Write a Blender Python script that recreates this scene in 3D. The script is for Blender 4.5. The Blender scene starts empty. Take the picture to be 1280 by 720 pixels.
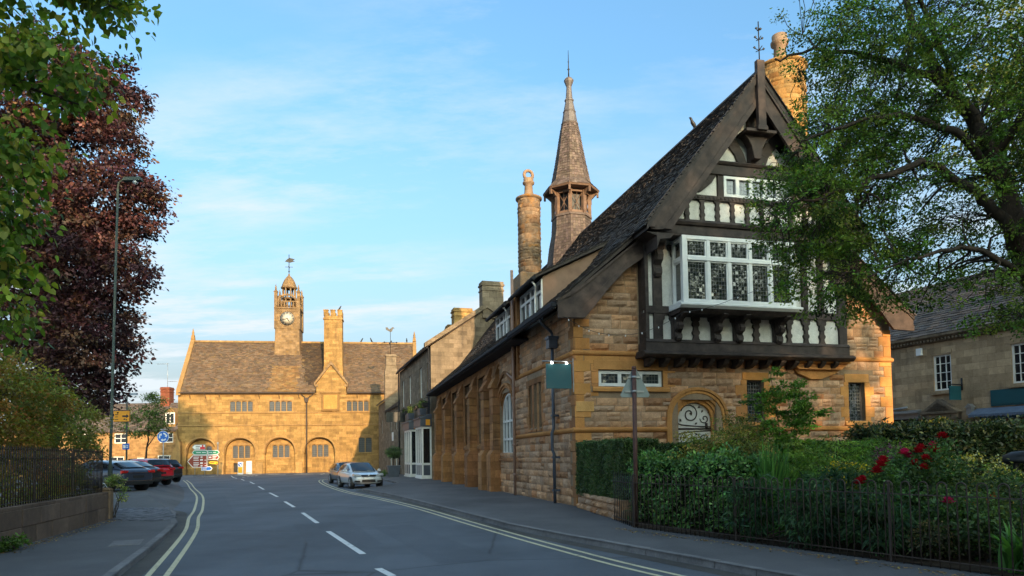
SUN_E, SKY_E, EXPO, CLOUD = 2.0, .15, 1.92, (1.5, 1.67, 1.78)
import bpy, math, random
import numpy as np
from mathutils import Matrix, Vector
random.seed(7)
rng = np.random.default_rng(7)
SC = bpy.context.scene
COL = SC.collection
R = math.radians
PI = math.pi

# ------------------------------------------------------------------ materials
def new_mat(name):
    m = bpy.data.materials.new(name); m.use_nodes = True
    nt = m.node_tree; nt.nodes.clear()
    out = nt.nodes.new('ShaderNodeOutputMaterial')
    bs = nt.nodes.new('ShaderNodeBsdfPrincipled')
    nt.links.new(bs.outputs[0], out.inputs[0])
    return m, nt, bs, out
class NT:
    """tiny node helper"""
    def __init__(s, nt): s.nt = nt
    def n(s, t, **kw):
        x = s.nt.nodes.new(t)
        for k, v in kw.items(): setattr(x, k, v)
        return x
    def l(s, a, b): s.nt.links.new(a, b)
    def coord(s, kind='Object'):
        return s.n('ShaderNodeTexCoord').outputs[kind]
    def noise(s, vec, scale, detail=4, rough=.55, out='Fac', stretch=None):
        if stretch:
            mp = s.n('ShaderNodeMapping'); mp.inputs['Scale'].default_value = stretch
            s.l(vec, mp.inputs[0]); vec = mp.outputs[0]
        x = s.n('ShaderNodeTexNoise'); x.inputs['Scale'].default_value = scale
        x.inputs['Detail'].default_value = detail; x.inputs['Roughness'].default_value = rough
        s.l(vec, x.inputs['Vector']); return x.outputs[out]
    def ramp(s, fac, stops):
        x = s.n('ShaderNodeValToRGB'); e = x.color_ramp.elements
        while len(e) < len(stops): e.new(.5)
        for q, (p, c) in zip(e, stops):
            q.position = p; q.color = (c, c, c, 1) if isinstance(c, (int, float)) else (*c[:3], 1)
        s.l(fac, x.inputs[0]); return x.outputs[0]
    def mix(s, fac, a, b, mode='MIX'):
        x = s.n('ShaderNodeMix', data_type='RGBA', blend_type=mode)
        for sock, v in ((x.inputs[0], fac), (x.inputs[6], a), (x.inputs[7], b)):
            if hasattr(v, 'is_output'): s.l(v, sock)
            elif isinstance(v, (int, float)): sock.default_value = v
            else: sock.default_value = (*v[:3], 1)
        return x.outputs[2]
    def math(s, op, a, b=0., clamp=False):
        x = s.n('ShaderNodeMath', operation=op, use_clamp=clamp)
        for sock, v in ((x.inputs[0], a), (x.inputs[1], b)):
            if hasattr(v, 'is_output'): s.l(v, sock)
            else: sock.default_value = v
        return x.outputs[0]
    def bump(s, h, strength=.5, dist=.01, normal=None):
        x = s.n('ShaderNodeBump'); x.inputs['Strength'].default_value = strength
        x.inputs['Distance'].default_value = dist; s.l(h, x.inputs['Height'])
        if normal: s.l(normal, x.inputs['Normal'])
        return x.outputs[0]
    def attr(s, name='Col'):
        return s.n('ShaderNodeAttribute', attribute_name=name).outputs['Color']

def plain(name, col, rough=.6, metal=0., spec=.5, vary=.15, scale=6, bump=0., coat=0.):
    m, nt, bs, o = new_mat(name); h = NT(nt)
    n = h.noise(h.coord(), scale, 5)
    c = h.mix(1, col, h.ramp(n, [(.25, 1 - vary), (.75, 1 + vary)]), 'MULTIPLY')
    h.l(c, bs.inputs['Base Color'])
    bs.inputs['Roughness'].default_value = rough; bs.inputs['Metallic'].default_value = metal
    bs.inputs['Specular IOR Level'].default_value = spec
    bs.inputs['Coat Weight'].default_value = coat; bs.inputs['Coat Roughness'].default_value = .05
    if bump: h.l(h.bump(h.noise(h.coord(), scale * 8, 4), .6, bump), bs.inputs['Normal'])
    return m

def stone(name, a, b, stain=(.16, .10, .06), stain_amt=.5, bump=.012, fine=30, use_col=True, joints=None, lichen=None):
    """weathered stone: per-stone colour from the mesh, mottling, dark wet streaks, grain"""
    m, nt, bs, o = new_mat(name); h = NT(nt); oc = h.coord()
    n1 = h.noise(oc, 1.3, 6, .6); n2 = h.noise(oc, 7, 5, .6); n3 = h.noise(oc, fine, 4, .65)
    c = h.mix(h.ramp(n2, [(.3, 0), (.7, 1)]), a, b)
    if use_col: c = h.mix(1, c, h.attr(), 'MULTIPLY')
    st = h.noise(oc, 1.1, 5, .6, stretch=(1.6, 1.6, .35))
    c = h.mix(h.math('MULTIPLY', h.ramp(st, [(.5, 0), (.78, 1)]), stain_amt), c, stain)
    c = h.mix(1, c, h.ramp(n3, [(.25, .78), (.75, 1.18)]), 'MULTIPLY')
    c = h.mix(1, c, h.ramp(n1, [(.3, .82), (.7, 1.14)]), 'MULTIPLY')
    hgt = h.math('ADD', h.math('MULTIPLY', n3, .5), n2)
    if lichen:
        lf = h.ramp(h.noise(oc, 3.1, 6, .7), [(.56, 0), (.68, 1)])
        c = h.mix(h.math('MULTIPLY', lf, .75), c, lichen)
    nrm = h.bump(hgt, .8, bump)
    if joints:
        bt = h.n('ShaderNodeTexBrick'); bt.offset = .5
        bt.inputs['Scale'].default_value = 1; bt.inputs['Mortar Size'].default_value = .012
        bt.inputs['Mortar Smooth'].default_value = .4
        bt.inputs['Brick Width'].default_value = joints[0]; bt.inputs['Row Height'].default_value = joints[1]
        bt.inputs['Color1'].default_value = (.70, .67, .62, 1); bt.inputs['Color2'].default_value = (1.2, 1.16, 1.1, 1)
        bt.inputs['Mortar'].default_value = (.72, .68, .62, 1); bt.inputs['Bias'].default_value = 0
        wob = h.mix(.012, h.coord('UV'), h.noise(oc, 2.0, 3, out='Color'))
        h.l(wob, bt.inputs['Vector'])
        c = h.mix(1, c, bt.outputs[0], 'MULTIPLY')
        nrm = h.bump(h.math('SUBTRACT', 1, bt.outputs['Fac']), .6, .012, nrm)
    h.l(c, bs.inputs['Base Color']); h.l(nrm, bs.inputs['Normal'])
    bs.inputs['Roughness'].default_value = .9; bs.inputs['Specular IOR Level'].default_value = .25
    return m

def slate_mat(name, a, b, lichen=None, amt=.5, rough=.85):
    m, nt, bs, o = new_mat(name); h = NT(nt); oc = h.coord()
    c = h.mix(h.ramp(h.noise(oc, .5, 6, .65), [(.3, 0), (.7, 1)]), a, b)
    c = h.mix(1, c, h.attr(), 'MULTIPLY')
    c = h.mix(1, c, h.ramp(h.noise(oc, 16, 5, .7), [(.25, .6), (.75, 1.35)]), 'MULTIPLY')
    if lichen:
        l2 = h.ramp(h.noise(oc, 1.7, 8, .72), [(.54, 0), (.66, 1)])
        c = h.mix(h.math('MULTIPLY', l2, amt), c, lichen)
    h.l(c, bs.inputs['Base Color'])
    h.l(h.bump(h.noise(oc, 22, 5, .7), .8, .015), bs.inputs['Normal'])
    bs.inputs['Roughness'].default_value = rough; bs.inputs['Specular IOR Level'].default_value = .3
    return m

def leaf_mat(name, trans=.3, rough=.5, spec=.35, tint=(1, 1, 1)):
    m, nt, bs, o = new_mat(name); h = NT(nt)
    c = h.mix(1, h.attr(), tint, 'MULTIPLY')
    h.l(c, bs.inputs['Base Color']); bs.inputs['Roughness'].default_value = rough
    bs.inputs['Specular IOR Level'].default_value = spec
    t = h.n('ShaderNodeBsdfTranslucent'); h.l(h.mix(1, c, (1.25, 1.15, .5), 'MULTIPLY'), t.inputs[0])
    mx = h.n('ShaderNodeMixShader'); mx.inputs[0].default_value = trans
    h.l(bs.outputs[0], mx.inputs[1]); h.l(t.outputs[0], mx.inputs[2]); h.l(mx.outputs[0], o.inputs[0])
    return m

def glass_mat(name, lead=None, base=(.012, .014, .016), wob=.05, ior=1.7, rough=.03, lead_w=.012, bar=(.035, .035, .037)):
    """dark window glass; optional leaded quarries, each tilted a little like hand-set glass"""
    m, nt, bs, o = new_mat(name); h = NT(nt); uv = h.coord('UV')
    bs.inputs['Base Color'].default_value = (*base, 1); bs.inputs['Roughness'].default_value = rough
    bs.inputs['IOR'].default_value = ior
    geo = h.n('ShaderNodeNewGeometry')
    if lead:
        dv = h.n('ShaderNodeVectorMath', operation='DIVIDE'); h.l(uv, dv.inputs[0]); dv.inputs[1].default_value = (lead[0], lead[1], 1)
        fl = h.n('ShaderNodeVectorMath', operation='FLOOR'); h.l(dv.outputs[0], fl.inputs[0])
        fr = h.n('ShaderNodeVectorMath', operation='FRACTION'); h.l(dv.outputs[0], fr.inputs[0])
        wn = h.n('ShaderNodeTexWhiteNoise', noise_dimensions='3D'); h.l(fl.outputs[0], wn.inputs['Vector'])
        rnd = wn.outputs['Color']
        sp = h.n('ShaderNodeSeparateXYZ'); h.l(fr.outputs[0], sp.inputs[0])
        lx = h.math('LESS_THAN', sp.outputs[0], lead_w / lead[0]); lz = h.math('LESS_THAN', sp.outputs[1], lead_w / lead[1])
        isl = h.math('MAXIMUM', lx, lz)
        h.l(h.mix(isl, base, bar), bs.inputs['Base Color'])
        h.l(h.ramp(isl, [(0, rough), (1, .6)]), bs.inputs['Roughness'])
        src = h.mix(.5, rnd, h.noise(h.coord(), 14, 3, out='Color'))
    else:
        src = h.noise(h.coord(), 2.2, 2, out='Color')
    sb = h.n('ShaderNodeVectorMath', operation='SUBTRACT'); h.l(src, sb.inputs[0]); sb.inputs[1].default_value = (.5, .5, .5)
    sc = h.n('ShaderNodeVectorMath', operation='SCALE'); h.l(sb.outputs[0], sc.inputs[0]); sc.inputs[3].default_value = wob
    ad = h.n('ShaderNodeVectorMath', operation='ADD'); h.l(geo.outputs['Normal'], ad.inputs[0]); h.l(sc.outputs[0], ad.inputs[1])
    nm = h.n('ShaderNodeVectorMath', operation='NORMALIZE'); h.l(ad.outputs[0], nm.inputs[0])
    h.l(nm.outputs[0], bs.inputs['Normal'])
    return m

def wood_mat(name, a, b, rough=.65, grain=(1, 1, 14)):
    m, nt, bs, o = new_mat(name); h = NT(nt); oc = h.coord('UV')
    g = h.noise(oc, 3.0, 6, .6, stretch=grain)
    n = h.noise(h.coord(), 1.8, 5, .6)
    c = h.mix(h.ramp(g, [(.3, 0), (.7, 1)]), a, b)
    c = h.mix(1, c, h.ramp(n, [(.3, .7), (.75, 1.3)]), 'MULTIPLY')
    h.l(c, bs.inputs['Base Color']); h.l(h.bump(g, .5, .008), bs.inputs['Normal'])
    bs.inputs['Roughness'].default_value = rough; bs.inputs['Specular IOR Level'].default_value = .3
    return m

M = {}
M['rubble'] = stone('rock_faced_stone', (.585, .36, .215), (.45, .255, .14), stain=(.15, .10, .07), stain_amt=.45, bump=.025, fine=26)
M['mortar'] = stone('lime_mortar', (.34, .235, .145), (.26, .18, .115), use_col=False, bump=.008)
M['dressed'] = stone('orange_dressed_stone', (.57, .27, .088), (.49, .215, .064), stain=(.25, .12, .05), stain_amt=.32, bump=.004, fine=40)
M['dressed_dirty'] = stone('weathered_dressed_stone', (.42, .205, .085), (.32, .155, .068), stain=(.07, .052, .042), stain_amt=.8, bump=.008, fine=30, joints=(.62, .36))
M['golden'] = stone('golden_ashlar', (.37, .238, .095), (.27, .155, .052), stain=(.13, .078, .045), stain_amt=.75, bump=.014, fine=14, joints=(.85, .34))
M['golden_trim'] = stone('golden_trim_stone', (.34, .205, .08), (.27, .155, .06), stain=(.12, .08, .05), stain_amt=.55, bump=.008)
M['tower_stone'] = stone('weathered_tower_stone', (.27, .185, .105), (.21, .138, .075), stain=(.10, .07, .05), stain_amt=.6, bump=.008, joints=(.5, .3), lichen=(.34, .19, .035))
M['grey_ashlar'] = stone('grey_buff_ashlar', (.255, .20, .142), (.185, .147, .108), stain=(.075, .062, .052), stain_amt=.75, bump=.006, joints=(.7, .33))
M['buff_ashlar'] = stone('buff_ashlar', (.50, .375, .245), (.40, .29, .185), stain=(.12, .092, .07), stain_amt=.6, bump=.005, joints=(.8, .36))
M['house_stone'] = stone('house_stone', (.38, .225, .10), (.31, .18, .08), stain=(.13, .085, .055), stain_amt=.5, bump=.008, joints=(.5, .25))
M['blockwork'] = stone('brown_block_wall', (.20, .13, .09), (.145, .098, .07), stain=(.065, .05, .04), stain_amt=.6, bump=.006, fine=60)
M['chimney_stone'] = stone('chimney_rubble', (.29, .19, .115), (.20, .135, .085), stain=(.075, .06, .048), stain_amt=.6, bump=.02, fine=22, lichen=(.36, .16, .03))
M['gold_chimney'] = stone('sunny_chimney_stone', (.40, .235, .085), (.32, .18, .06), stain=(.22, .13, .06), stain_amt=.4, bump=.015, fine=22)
M['pot'] = stone('chimney_pot_clay', (.30, .20, .13), (.22, .15, .10), use_col=False, bump=.006, lichen=(.33, .23, .10))
M['brick'] = stone('red_brick', (.26, .085, .05), (.20, .065, .04), stain_amt=.4, bump=.006, use_col=False, joints=(.24, .08))
M['slate'] = slate_mat('dark_stone_slates', (.050, .042, .039), (.080, .066, .058), lichen=(.14, .12, .095), amt=.35)
M['hall_slate'] = slate_mat('brown_stone_slates', (.105, .070, .048), (.16, .108, .070), lichen=(.24, .15, .045), amt=.5)
M['house_slate'] = slate_mat('grey_brown_slates', (.085, .066, .058), (.13, .10, .085), lichen=(.17, .15, .11), amt=.35)
M['shingle'] = slate_mat('weathered_oak_shingles', (.105, .078, .068), (.165, .125, .105), lichen=(.075, .06, .055), amt=.5)
M['lead'] = plain('grey_lead', (.13, .112, .104), .6, .1, vary=.3, scale=3)
M['timber'] = wood_mat('dark_brown_timber', (.022, .017, .015), (.080, .058, .050))
M['timber_brown'] = wood_mat('brown_bargeboard_timber', (.036, .024, .020), (.105, .070, .055))
M['oak'] = wood_mat('silvered_oak', (.12, .068, .042), (.21, .13, .088))
M['white_paint'] = plain('white_paint', (.78, .765, .72), .5, vary=.09, scale=4)
M['render_white'] = stone('white_pebbledash', (.74, .72, .67), (.62, .60, .55), stain=(.34, .30, .25), stain_amt=.4, bump=.016, fine=55, use_col=False)
M['render_tan'] = plain('tan_render', (.26, .165, .115), .9, spec=.2, vary=.22, scale=2.2, bump=.002)
M['door_cream'] = plain('cream_door_paint', (.62, .59, .53), .55, vary=.07, scale=3)
M['iron'] = plain('black_iron', (.020, .020, .021), .5, .3, vary=.25, scale=8)
M['rust_iron'] = plain('dark_rusty_iron', (.055, .038, .030), .75, .2, vary=.45, scale=9)
M['rust_post'] = plain('rusty_brown_post', (.085, .038, .032), .65, .2, vary=.35, scale=9)
M['grey_metal'] = plain('galvanised_grey', (.33, .34, .35), .4, .6, vary=.1)
M['sign_back'] = plain('grey_sign_back', (.21, .25, .255), .5, .3, vary=.08)
M['slate_paint'] = plain('slate_blue_paint', (.058, .070, .095), .5, vary=.2, scale=3)
M['gutter'] = plain('black_gutter_paint', (.022, .023, .028), .8, spec=.25, vary=.2)
M['pipe_brown'] = plain('brown_vent_pipe', (.33, .20, .145), .6, vary=.2, scale=3)
M['teal'] = plain('teal_paint', (.010, .085, .105), .45, vary=.06)
M['green_post'] = plain('green_grey_post', (.06, .075, .064), .75, .0, spec=.25, vary=.2, scale=4)
M['glass'] = glass_mat('window_glass')
M['glass_lead'] = glass_mat('leaded_glass', lead=(.10, .125), wob=.045, ior=2.2, lead_w=.010, bar=(.012, .012, .013))
M['glass_dark'] = glass_mat('dark_leaded_glass', lead=(.10, .12), wob=.06, base=(.02, .026, .03), lead_w=.012, bar=(.085, .09, .09))
M['glass_hall'] = glass_mat('grey_leaded_glass', lead=(.18, .24), wob=.08, base=(.055, .06, .066), lead_w=.02, bar=(.09, .09, .09))
M['glass_tint'] = glass_mat('car_glass', base=(.01, .013, .016), wob=.0, ior=1.55)
M['bark'] = stone('tree_bark', (.060, .045, .034), (.034, .026, .021), use_col=False, bump=.03, fine=18)
M['leaf'] = leaf_mat('green_leaves', .42, tint=(1.75, 1.75, 1.5))
M['leaf_gloss'] = leaf_mat('glossy_leaves', .2, .4, .4, tint=(1.6, 1.65, 1.5))
M['leaf_beech'] = leaf_mat('copper_leaves', .25, .5, .3, tint=(1.35, 1.35, 1.35))
M['petal'] = leaf_mat('petals', .25, .6, .2)
M['tyre'] = plain('tyre_rubber', (.012, .012, .013), .85, vary=.1)
M['rim'] = plain('alloy_rim', (.42, .43, .45), .3, .9, vary=.05)
M['black_plastic'] = plain('black_plastic', (.013, .013, .014), .55, vary=.1)
M['light_red'] = plain('red_lens', (.38, .012, .012), .2, vary=.1, coat=.6)
M['light_clear'] = plain('clear_lens', (.42, .45, .48), .12, .3, vary=.15, coat=.8)
M['plate_white'] = plain('white_number_plate', (.75, .75, .73), .4, vary=.03)
M['plate_yellow'] = plain('yellow_number_plate', (.70, .52, .05), .4, vary=.03)
M['chrome'] = plain('chrome', (.6, .6, .62), .12, 1., vary=.03)
def paint(name, col): return plain(name, col, .3, .15, vary=.03, coat=1.)
M['sign_white'] = plain('sign_white', (.72, .72, .72), .5, vary=.03)
M['sign_blue'] = plain('sign_blue', (.012, .13, .52), .45, vary=.04)
M['sign_green'] = plain('sign_green', (.006, .20, .10), .45, vary=.04)
M['sign_brown'] = plain('sign_brown', (.23, .036, .016), .45, vary=.04)
M['sign_yellow'] = plain('sign_yellow', (.75, .40, .012), .45, vary=.04)
M['sign_orange'] = plain('sign_orange', (.83, .33, .012), .45, vary=.04)
M['sign_red'] = plain('sign_red', (.55, .02, .03), .45, vary=.04)
M['sign_black'] = plain('sign_black', (.012, .012, .013), .5, vary=.04)
M['soil'] = plain('garden_soil', (.045, .032, .022), .95, spec=.1, vary=.4, scale=5, bump=.02)

def lamp_mat(name, col, s):
    m, nt, bs, o = new_mat(name)
    bs.inputs['Base Color'].default_value = (*col, 1); bs.inputs['Emission Color'].default_value = (*col, 1)
    bs.inputs['Emission Strength'].default_value = s; return m
M['bulb'] = lamp_mat('warm_bulb', (1, .72, .4), 6)
M['led'] = lamp_mat('white_sign_lamp', (1, .95, .85), 2.5)

# ------------------------------------------------------------------ meshes
def frame(O, S, N, Z=(0, 0, 1)):
    m = Matrix.Identity(4)
    for i in range(3):
        m[i][0] = S[i]; m[i][1] = N[i]; m[i][2] = Z[i]; m[i][3] = O[i]
    return m
class MB:
    def __init__(s, M=None): s.v = []; s.f = []; s.c = []; s.m = []; s.s = []; s.M = M
    def add(s, vs, fs, col=(1, 1, 1), mat=0, sm=False):
        b = len(s.v)
        if s.M is not None: vs = [tuple(s.M @ Vector(p)) for p in vs]
        s.v.extend(tuple(p) for p in vs)
        for f in fs:
            s.f.append(tuple(i + b for i in f)); s.c.append(col); s.m.append(mat); s.s.append(sm)
        return s
    def box(s, x0, x1, y0, y1, z0, z1, **k):
        return s.add([(x0, y0, z0), (x1, y0, z0), (x1, y1, z0), (x0, y1, z0), (x0, y0, z1), (x1, y0, z1), (x1, y1, z1), (x0, y1, z1)],
                     [(0, 3, 2, 1), (4, 5, 6, 7), (0, 1, 5, 4), (1, 2, 6, 5), (2, 3, 7, 6), (3, 0, 4, 7)], **k)
    def taper(s, x0, x1, y0, y1, z0, z1, d, **k):
        return s.add([(x0, y0, z0), (x1, y0, z0), (x1, y1, z0), (x0, y1, z0), (x0 + d, y0 + d, z1), (x1 - d, y0 + d, z1), (x1 - d, y1 - d, z1), (x0 + d, y1 - d, z1)],
                     [(0, 3, 2, 1), (4, 5, 6, 7), (0, 1, 5, 4), (1, 2, 6, 5), (2, 3, 7, 6), (3, 0, 4, 7)], **k)
    def prism(s, poly, d0, d1, axis='y', **k):
        n = len(poly)
        if axis == 'y': f = lambda p, d: (p[0], d, p[1])
        elif axis == 'x': f = lambda p, d: (d, p[0], p[1])
        else: f = lambda p, d: (p[0], p[1], d)
        vs = [f(p, d0) for p in poly] + [f(p, d1) for p in poly]
        fs = [tuple(range(n)), tuple(range(2 * n - 1, n - 1, -1))] + [(i, (i + 1) % n, n + (i + 1) % n, n + i) for i in range(n)]
        return s.add(vs, fs, **k)
    def strip(s, A, B, d0, d1, axis='y', **k):
        """band between two polylines A and B (same count), extruded d0..d1"""
        for i in range(len(A) - 1):
            s.prism([A[i], A[i + 1], B[i + 1], B[i]], d0, d1, axis, **k)
        return s
    def tube(s, pts, r, n=8, cap=True, sm=True, **k):
        pts = [Vector(p) for p in pts]; m = len(pts)
        rs = r if isinstance(r, (list, tuple)) else [r] * m
        vs = []; prev = None
        for i, p in enumerate(pts):
            t = (pts[min(i + 1, m - 1)] - pts[max(i - 1, 0)])
            t = t.normalized() if t.length > 1e-9 else Vector((0, 0, 1))
            a = prev if prev is not None else (Vector((0, 0, 1)) if abs(t.z) < .9 else Vector((1, 0, 0)))
            a = (a - t * a.dot(t)); a = a.normalized() if a.length > 1e-6 else t.orthogonal().normalized()
            b = t.cross(a); prev = a
            for j in range(n):
                q = 2 * PI * j / n; vs.append(p + (a * math.cos(q) + b * math.sin(q)) * rs[i])
        fs = [(i * n + j, i * n + (j + 1) % n, (i + 1) * n + (j + 1) % n, (i + 1) * n + j) for i in range(m - 1) for j in range(n)]
        s.add(vs, fs, sm=sm, **k)
        if cap:
            b = len(s.v) - m * n
            s.f.append(tuple(range(b + n - 1, b - 1, -1))); s.f.append(tuple(range(b + (m - 1) * n, b + m * n)))
            for _ in (0, 1): s.c.append(k.get('col', (1, 1, 1))); s.m.append(k.get('mat', 0)); s.s.append(False)
        return s
    def lathe(s, prof, c=(0, 0, 0), n=16, sm=True, rot=0, axis='z', **k):
        vs = []
        for r, z in prof:
            for j in range(n):
                q = 2 * PI * j / n + rot; a, b = r * math.cos(q), r * math.sin(q)
                vs.append({'z': (c[0] + a, c[1] + b, c[2] + z), 'y': (c[0] + a, c[1] + z, c[2] + b), 'x': (c[0] + z, c[1] + a, c[2] + b)}[axis])
        m = len(prof)
        fs = [(i * n + j, i * n + (j + 1) % n, (i + 1) * n + (j + 1) % n, (i + 1) * n + j) for i in range(m - 1) for j in range(n)]
        if prof[0][0] > 1e-4: fs.append(tuple(range(n - 1, -1, -1)))
        if prof[-1][0] > 1e-4: fs.append(tuple(range((m - 1) * n, m * n)))
        return s.add(vs, fs, sm=sm, **k)
    def quad(s, a, b, c, d, **k): return s.add([a, b, c, d], [(0, 1, 2, 3)], **k)
    def build(s, name, mats, parent=None, bevel=0., uv=True, fix=True):
        me = bpy.data.meshes.new(name); me.from_pydata(s.v, [], s.f)
        if not isinstance(mats, (list, tuple)): mats = [mats]
        for m in mats: me.materials.append(M[m] if isinstance(m, str) else m)
        n = len(s.f)
        me.polygons.foreach_set('material_index', np.array(s.m, np.int32)); me.polygons.foreach_set('use_smooth', np.array(s.s, bool))
        tot = np.array([len(f) for f in s.f]); ca = me.color_attributes.new('Col', 'FLOAT_COLOR', 'CORNER')
        cc = np.ones((n, 4), np.float32); cc[:, :3] = np.array(s.c, np.float32).reshape(n, 3)
        ca.data.foreach_set('color', np.repeat(cc, tot, axis=0).ravel())
        me.update()
        if fix and n < 4000:
            import bmesh
            b = bmesh.new(); b.from_mesh(me); bmesh.ops.recalc_face_normals(b, faces=b.faces); b.to_mesh(me); b.free()
        if uv: box_uv(me)
        o = bpy.data.objects.new(name, me); COL.objects.link(o)
        if parent is not None: o.parent = parent
        if bevel:
            md = o.modifiers.new('bevel', 'BEVEL'); md.width = bevel; md.segments = 1; md.limit_method = 'ANGLE'; md.angle_limit = R(50)
        return o
def box_uv(me):
    n = len(me.polygons)
    nor = np.empty(n * 3, np.float32); me.polygons.foreach_get('normal', nor); nor = nor.reshape(n, 3).astype(float)
    tot = np.empty(n, np.int32); me.polygons.foreach_get('loop_total', tot)
    vi = np.empty(len(me.loops), np.int32); me.loops.foreach_get('vertex_index', vi)
    co = np.empty(len(me.vertices) * 3, np.float32); me.vertices.foreach_get('co', co); co = co.reshape(-1, 3)[vi]
    t = np.cross(np.array([0, 0, 1.]), nor); ln = np.linalg.norm(t, axis=1)
    flat = ln < .05; t[flat] = (1, 0, 0); ln[flat] = 1; t /= ln[:, None]
    b = np.cross(nor, t)
    t = np.repeat(t, tot, axis=0); b = np.repeat(b, tot, axis=0)
    uv = np.stack([(co * t).sum(1), (co * b).sum(1)], 1).astype(np.float32)
    l = me.uv_layers.new(name='UVMap'); l.data.foreach_set('uv', uv.ravel())

def thing(name, label, cat, loc=(0, 0, 0), rz=0., group=None):
    o = bpy.data.objects.new(name, None); COL.objects.link(o); o.empty_display_size = .3
    o.location = loc; o.rotation_euler = (0, 0, rz); o['label'] = label; o['category'] = cat
    if group: o['group'] = group
    return o
def tag(o, label, cat, group=None, kind=None):
    o['label'] = label; o['category'] = cat
    if group: o['group'] = group
    if kind: o['kind'] = kind
    return o
def struct(o, label=None):
    o['kind'] = 'structure'
    if label: o['label'] = label
    return o
def copy_tree(o, parent=None, loc=None, rz=None, label=None):
    c = o.copy(); COL.objects.link(c)
    if parent is not None: c.parent = parent
    for ch in o.children: copy_tree(ch, c)
    if loc is not None: c.location = loc
    if rz is not None: c.rotation_euler = (0, 0, rz)
    if label: c['label'] = label
    return c

# ---- stone by stone walling, slate by slate roofing
def subtract(a, b, holes):
    iv = [(a, b)]
    for h0, h1 in holes:
        nx = []
        for p, q in iv:
            if h1 <= p or h0 >= q: nx.append((p, q)); continue
            if h0 > p: nx.append((p, h0))
            if h1 < q: nx.append((h1, q))
        iv = nx
    return [(p, q) for p, q in iv if q - p > .05]
def rubble(mb, s0, s1, z0, z1, blocked=None, course=(.17, .30), length=(.30, .80), relief=.045, tint=None, base=0., seed=1):
    """rock-faced coursed stones on the plane of mb.M (s, outward, z)"""
    rd = random.Random(seed); z = z0
    while z < z1 - .06:
        hgt = min(rd.uniform(*course), z1 - z)
        if z1 - z - hgt < .1: hgt = z1 - z
        lim = blocked(z, z + hgt) if blocked else []
        for a, b in subtract(s0, s1, lim):
            s = a
            while s < b - .04:
                ln = rd.uniform(*length)
                if b - s - ln < .16: ln = b - s
                rows = [(z, z + hgt)]
                if hgt > .22 and ln < .5 and rd.random() < .25: rows = [(z, z + hgt * .5), (z + hgt * .5, z + hgt)]
                for za, zb in rows:
                    g = rd.uniform(.004, .010); nx = max(2, int(ln / .085)); nz = 3 if zb - za > .13 else 2
                    rel = relief * rd.uniform(.35, 1.25); k = rd.uniform(.74, 1.2); w = rd.uniform(-.09, .10)
                    col = (k * (1 + w), k, k * (1 - w * 1.3))
                    if rd.random() < .14: col = (col[0] * .8, col[1] * .66, col[2] * .55)
                    if tint: col = tuple(c * t for c, t in zip(col, tint))
                    vs = []; tx = rd.uniform(-.4, .4); tz = rd.uniform(-.4, .4)
                    for j in range(nz + 1):
                        for i in range(nx + 1):
                            e = i in (0, nx) or j in (0, nz)
                            p = s + g + (ln - 2 * g) * i / nx; q = za + g + (zb - za - 2 * g) * j / nz
                            d = base + (.002 + rel * .12 * rd.random() if e else rel * (.55 + .45 * rd.random() + tx * (i / nx - .5) + tz * (j / nz - .5)))
                            if not e: p += rd.uniform(-.012, .012); q += rd.uniform(-.012, .012)
                            vs.append((p, d, q))
                    w_ = nx + 1
                    mb.add(vs, [(j * w_ + i, j * w_ + i + 1, (j + 1) * w_ + i + 1, (j + 1) * w_ + i) for j in range(nz) for i in range(nx)], col=col)
                s += ln
        z += hgt
def wall_cells(mb, s0, s1, z0, z1, holes, d0=0., d1=-.3, col=(1, 1, 1)):
    """solid wall with rectangular openings, on mb.M (s, outward, z)"""
    xs = sorted({s0, s1, *[h[0] for h in holes], *[h[1] for h in holes]}); zs = sorted({z0, z1, *[h[2] for h in holes], *[h[3] for h in holes]})
    inside = lambda x, z: any(h[0] < x < h[1] and h[2] < z < h[3] for h in holes)
    for i in range(len(xs) - 1):
        j = 0
        while j < len(zs) - 1:
            xm = (xs[i] + xs[i + 1]) / 2
            if inside(xm, (zs[j] + zs[j + 1]) / 2): j += 1; continue
            k = j
            while k + 1 < len(zs) - 1 and not inside(xm, (zs[k + 1] + zs[k + 2]) / 2): k += 1
            mb.box(xs[i], xs[i + 1], d1, d0, zs[j], zs[k + 1], col=col); j = k + 1
def slates(mb, O, U, V, v0, v1, rng_u, w=.28, e=.17, th=.022, seed=3, jit=.25, bright=(.6, 1.4)):
    """courses of separate slates; U along the eave, V up the slope; rng_u(v)->(lo,hi)"""
    rd = random.Random(seed); O, U, V = Vector(O), Vector(U).normalized(), Vector(V).normalized(); N = U.cross(V).normalized()
    if N.z < 0: N = -N
    v = v0
    while v < v1:
        ee = e * (1.25 - .5 * (v - v0) / (v1 - v0)); lo, hi = rng_u(v)
        u = lo - rd.random() * w
        while u < hi:
            ww = w * rd.uniform(.6, 1.5); a, b = max(u, lo), min(u + ww - .006, hi); u += ww
            if b - a < .03: continue
            dv = rd.uniform(-.03, .015) * e / .17; t = th * rd.uniform(.7, 1.6); k = rd.uniform(*bright); q = rd.uniform(-.1, .1)
            col = (k * (1 + q), k, k * (1 - q)); top = min(v + ee * 1.15, v1 + .02)
            t2 = t + rd.uniform(-.3, .3) * th
            P = [O + U * a + V * (v + dv) + N * t, O + U * b + V * (v + dv) + N * t2, O + U * b + V * top + N * .004, O + U * a + V * top + N * .004,
                 O + U * a + V * (v + dv) - N * .005, O + U * b + V * (v + dv) - N * .005]
            mb.add(P, [(0, 1, 2, 3), (4, 5, 1, 0), (4, 0, 3), (5, 2, 1)], col=col)
        v += ee
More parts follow.
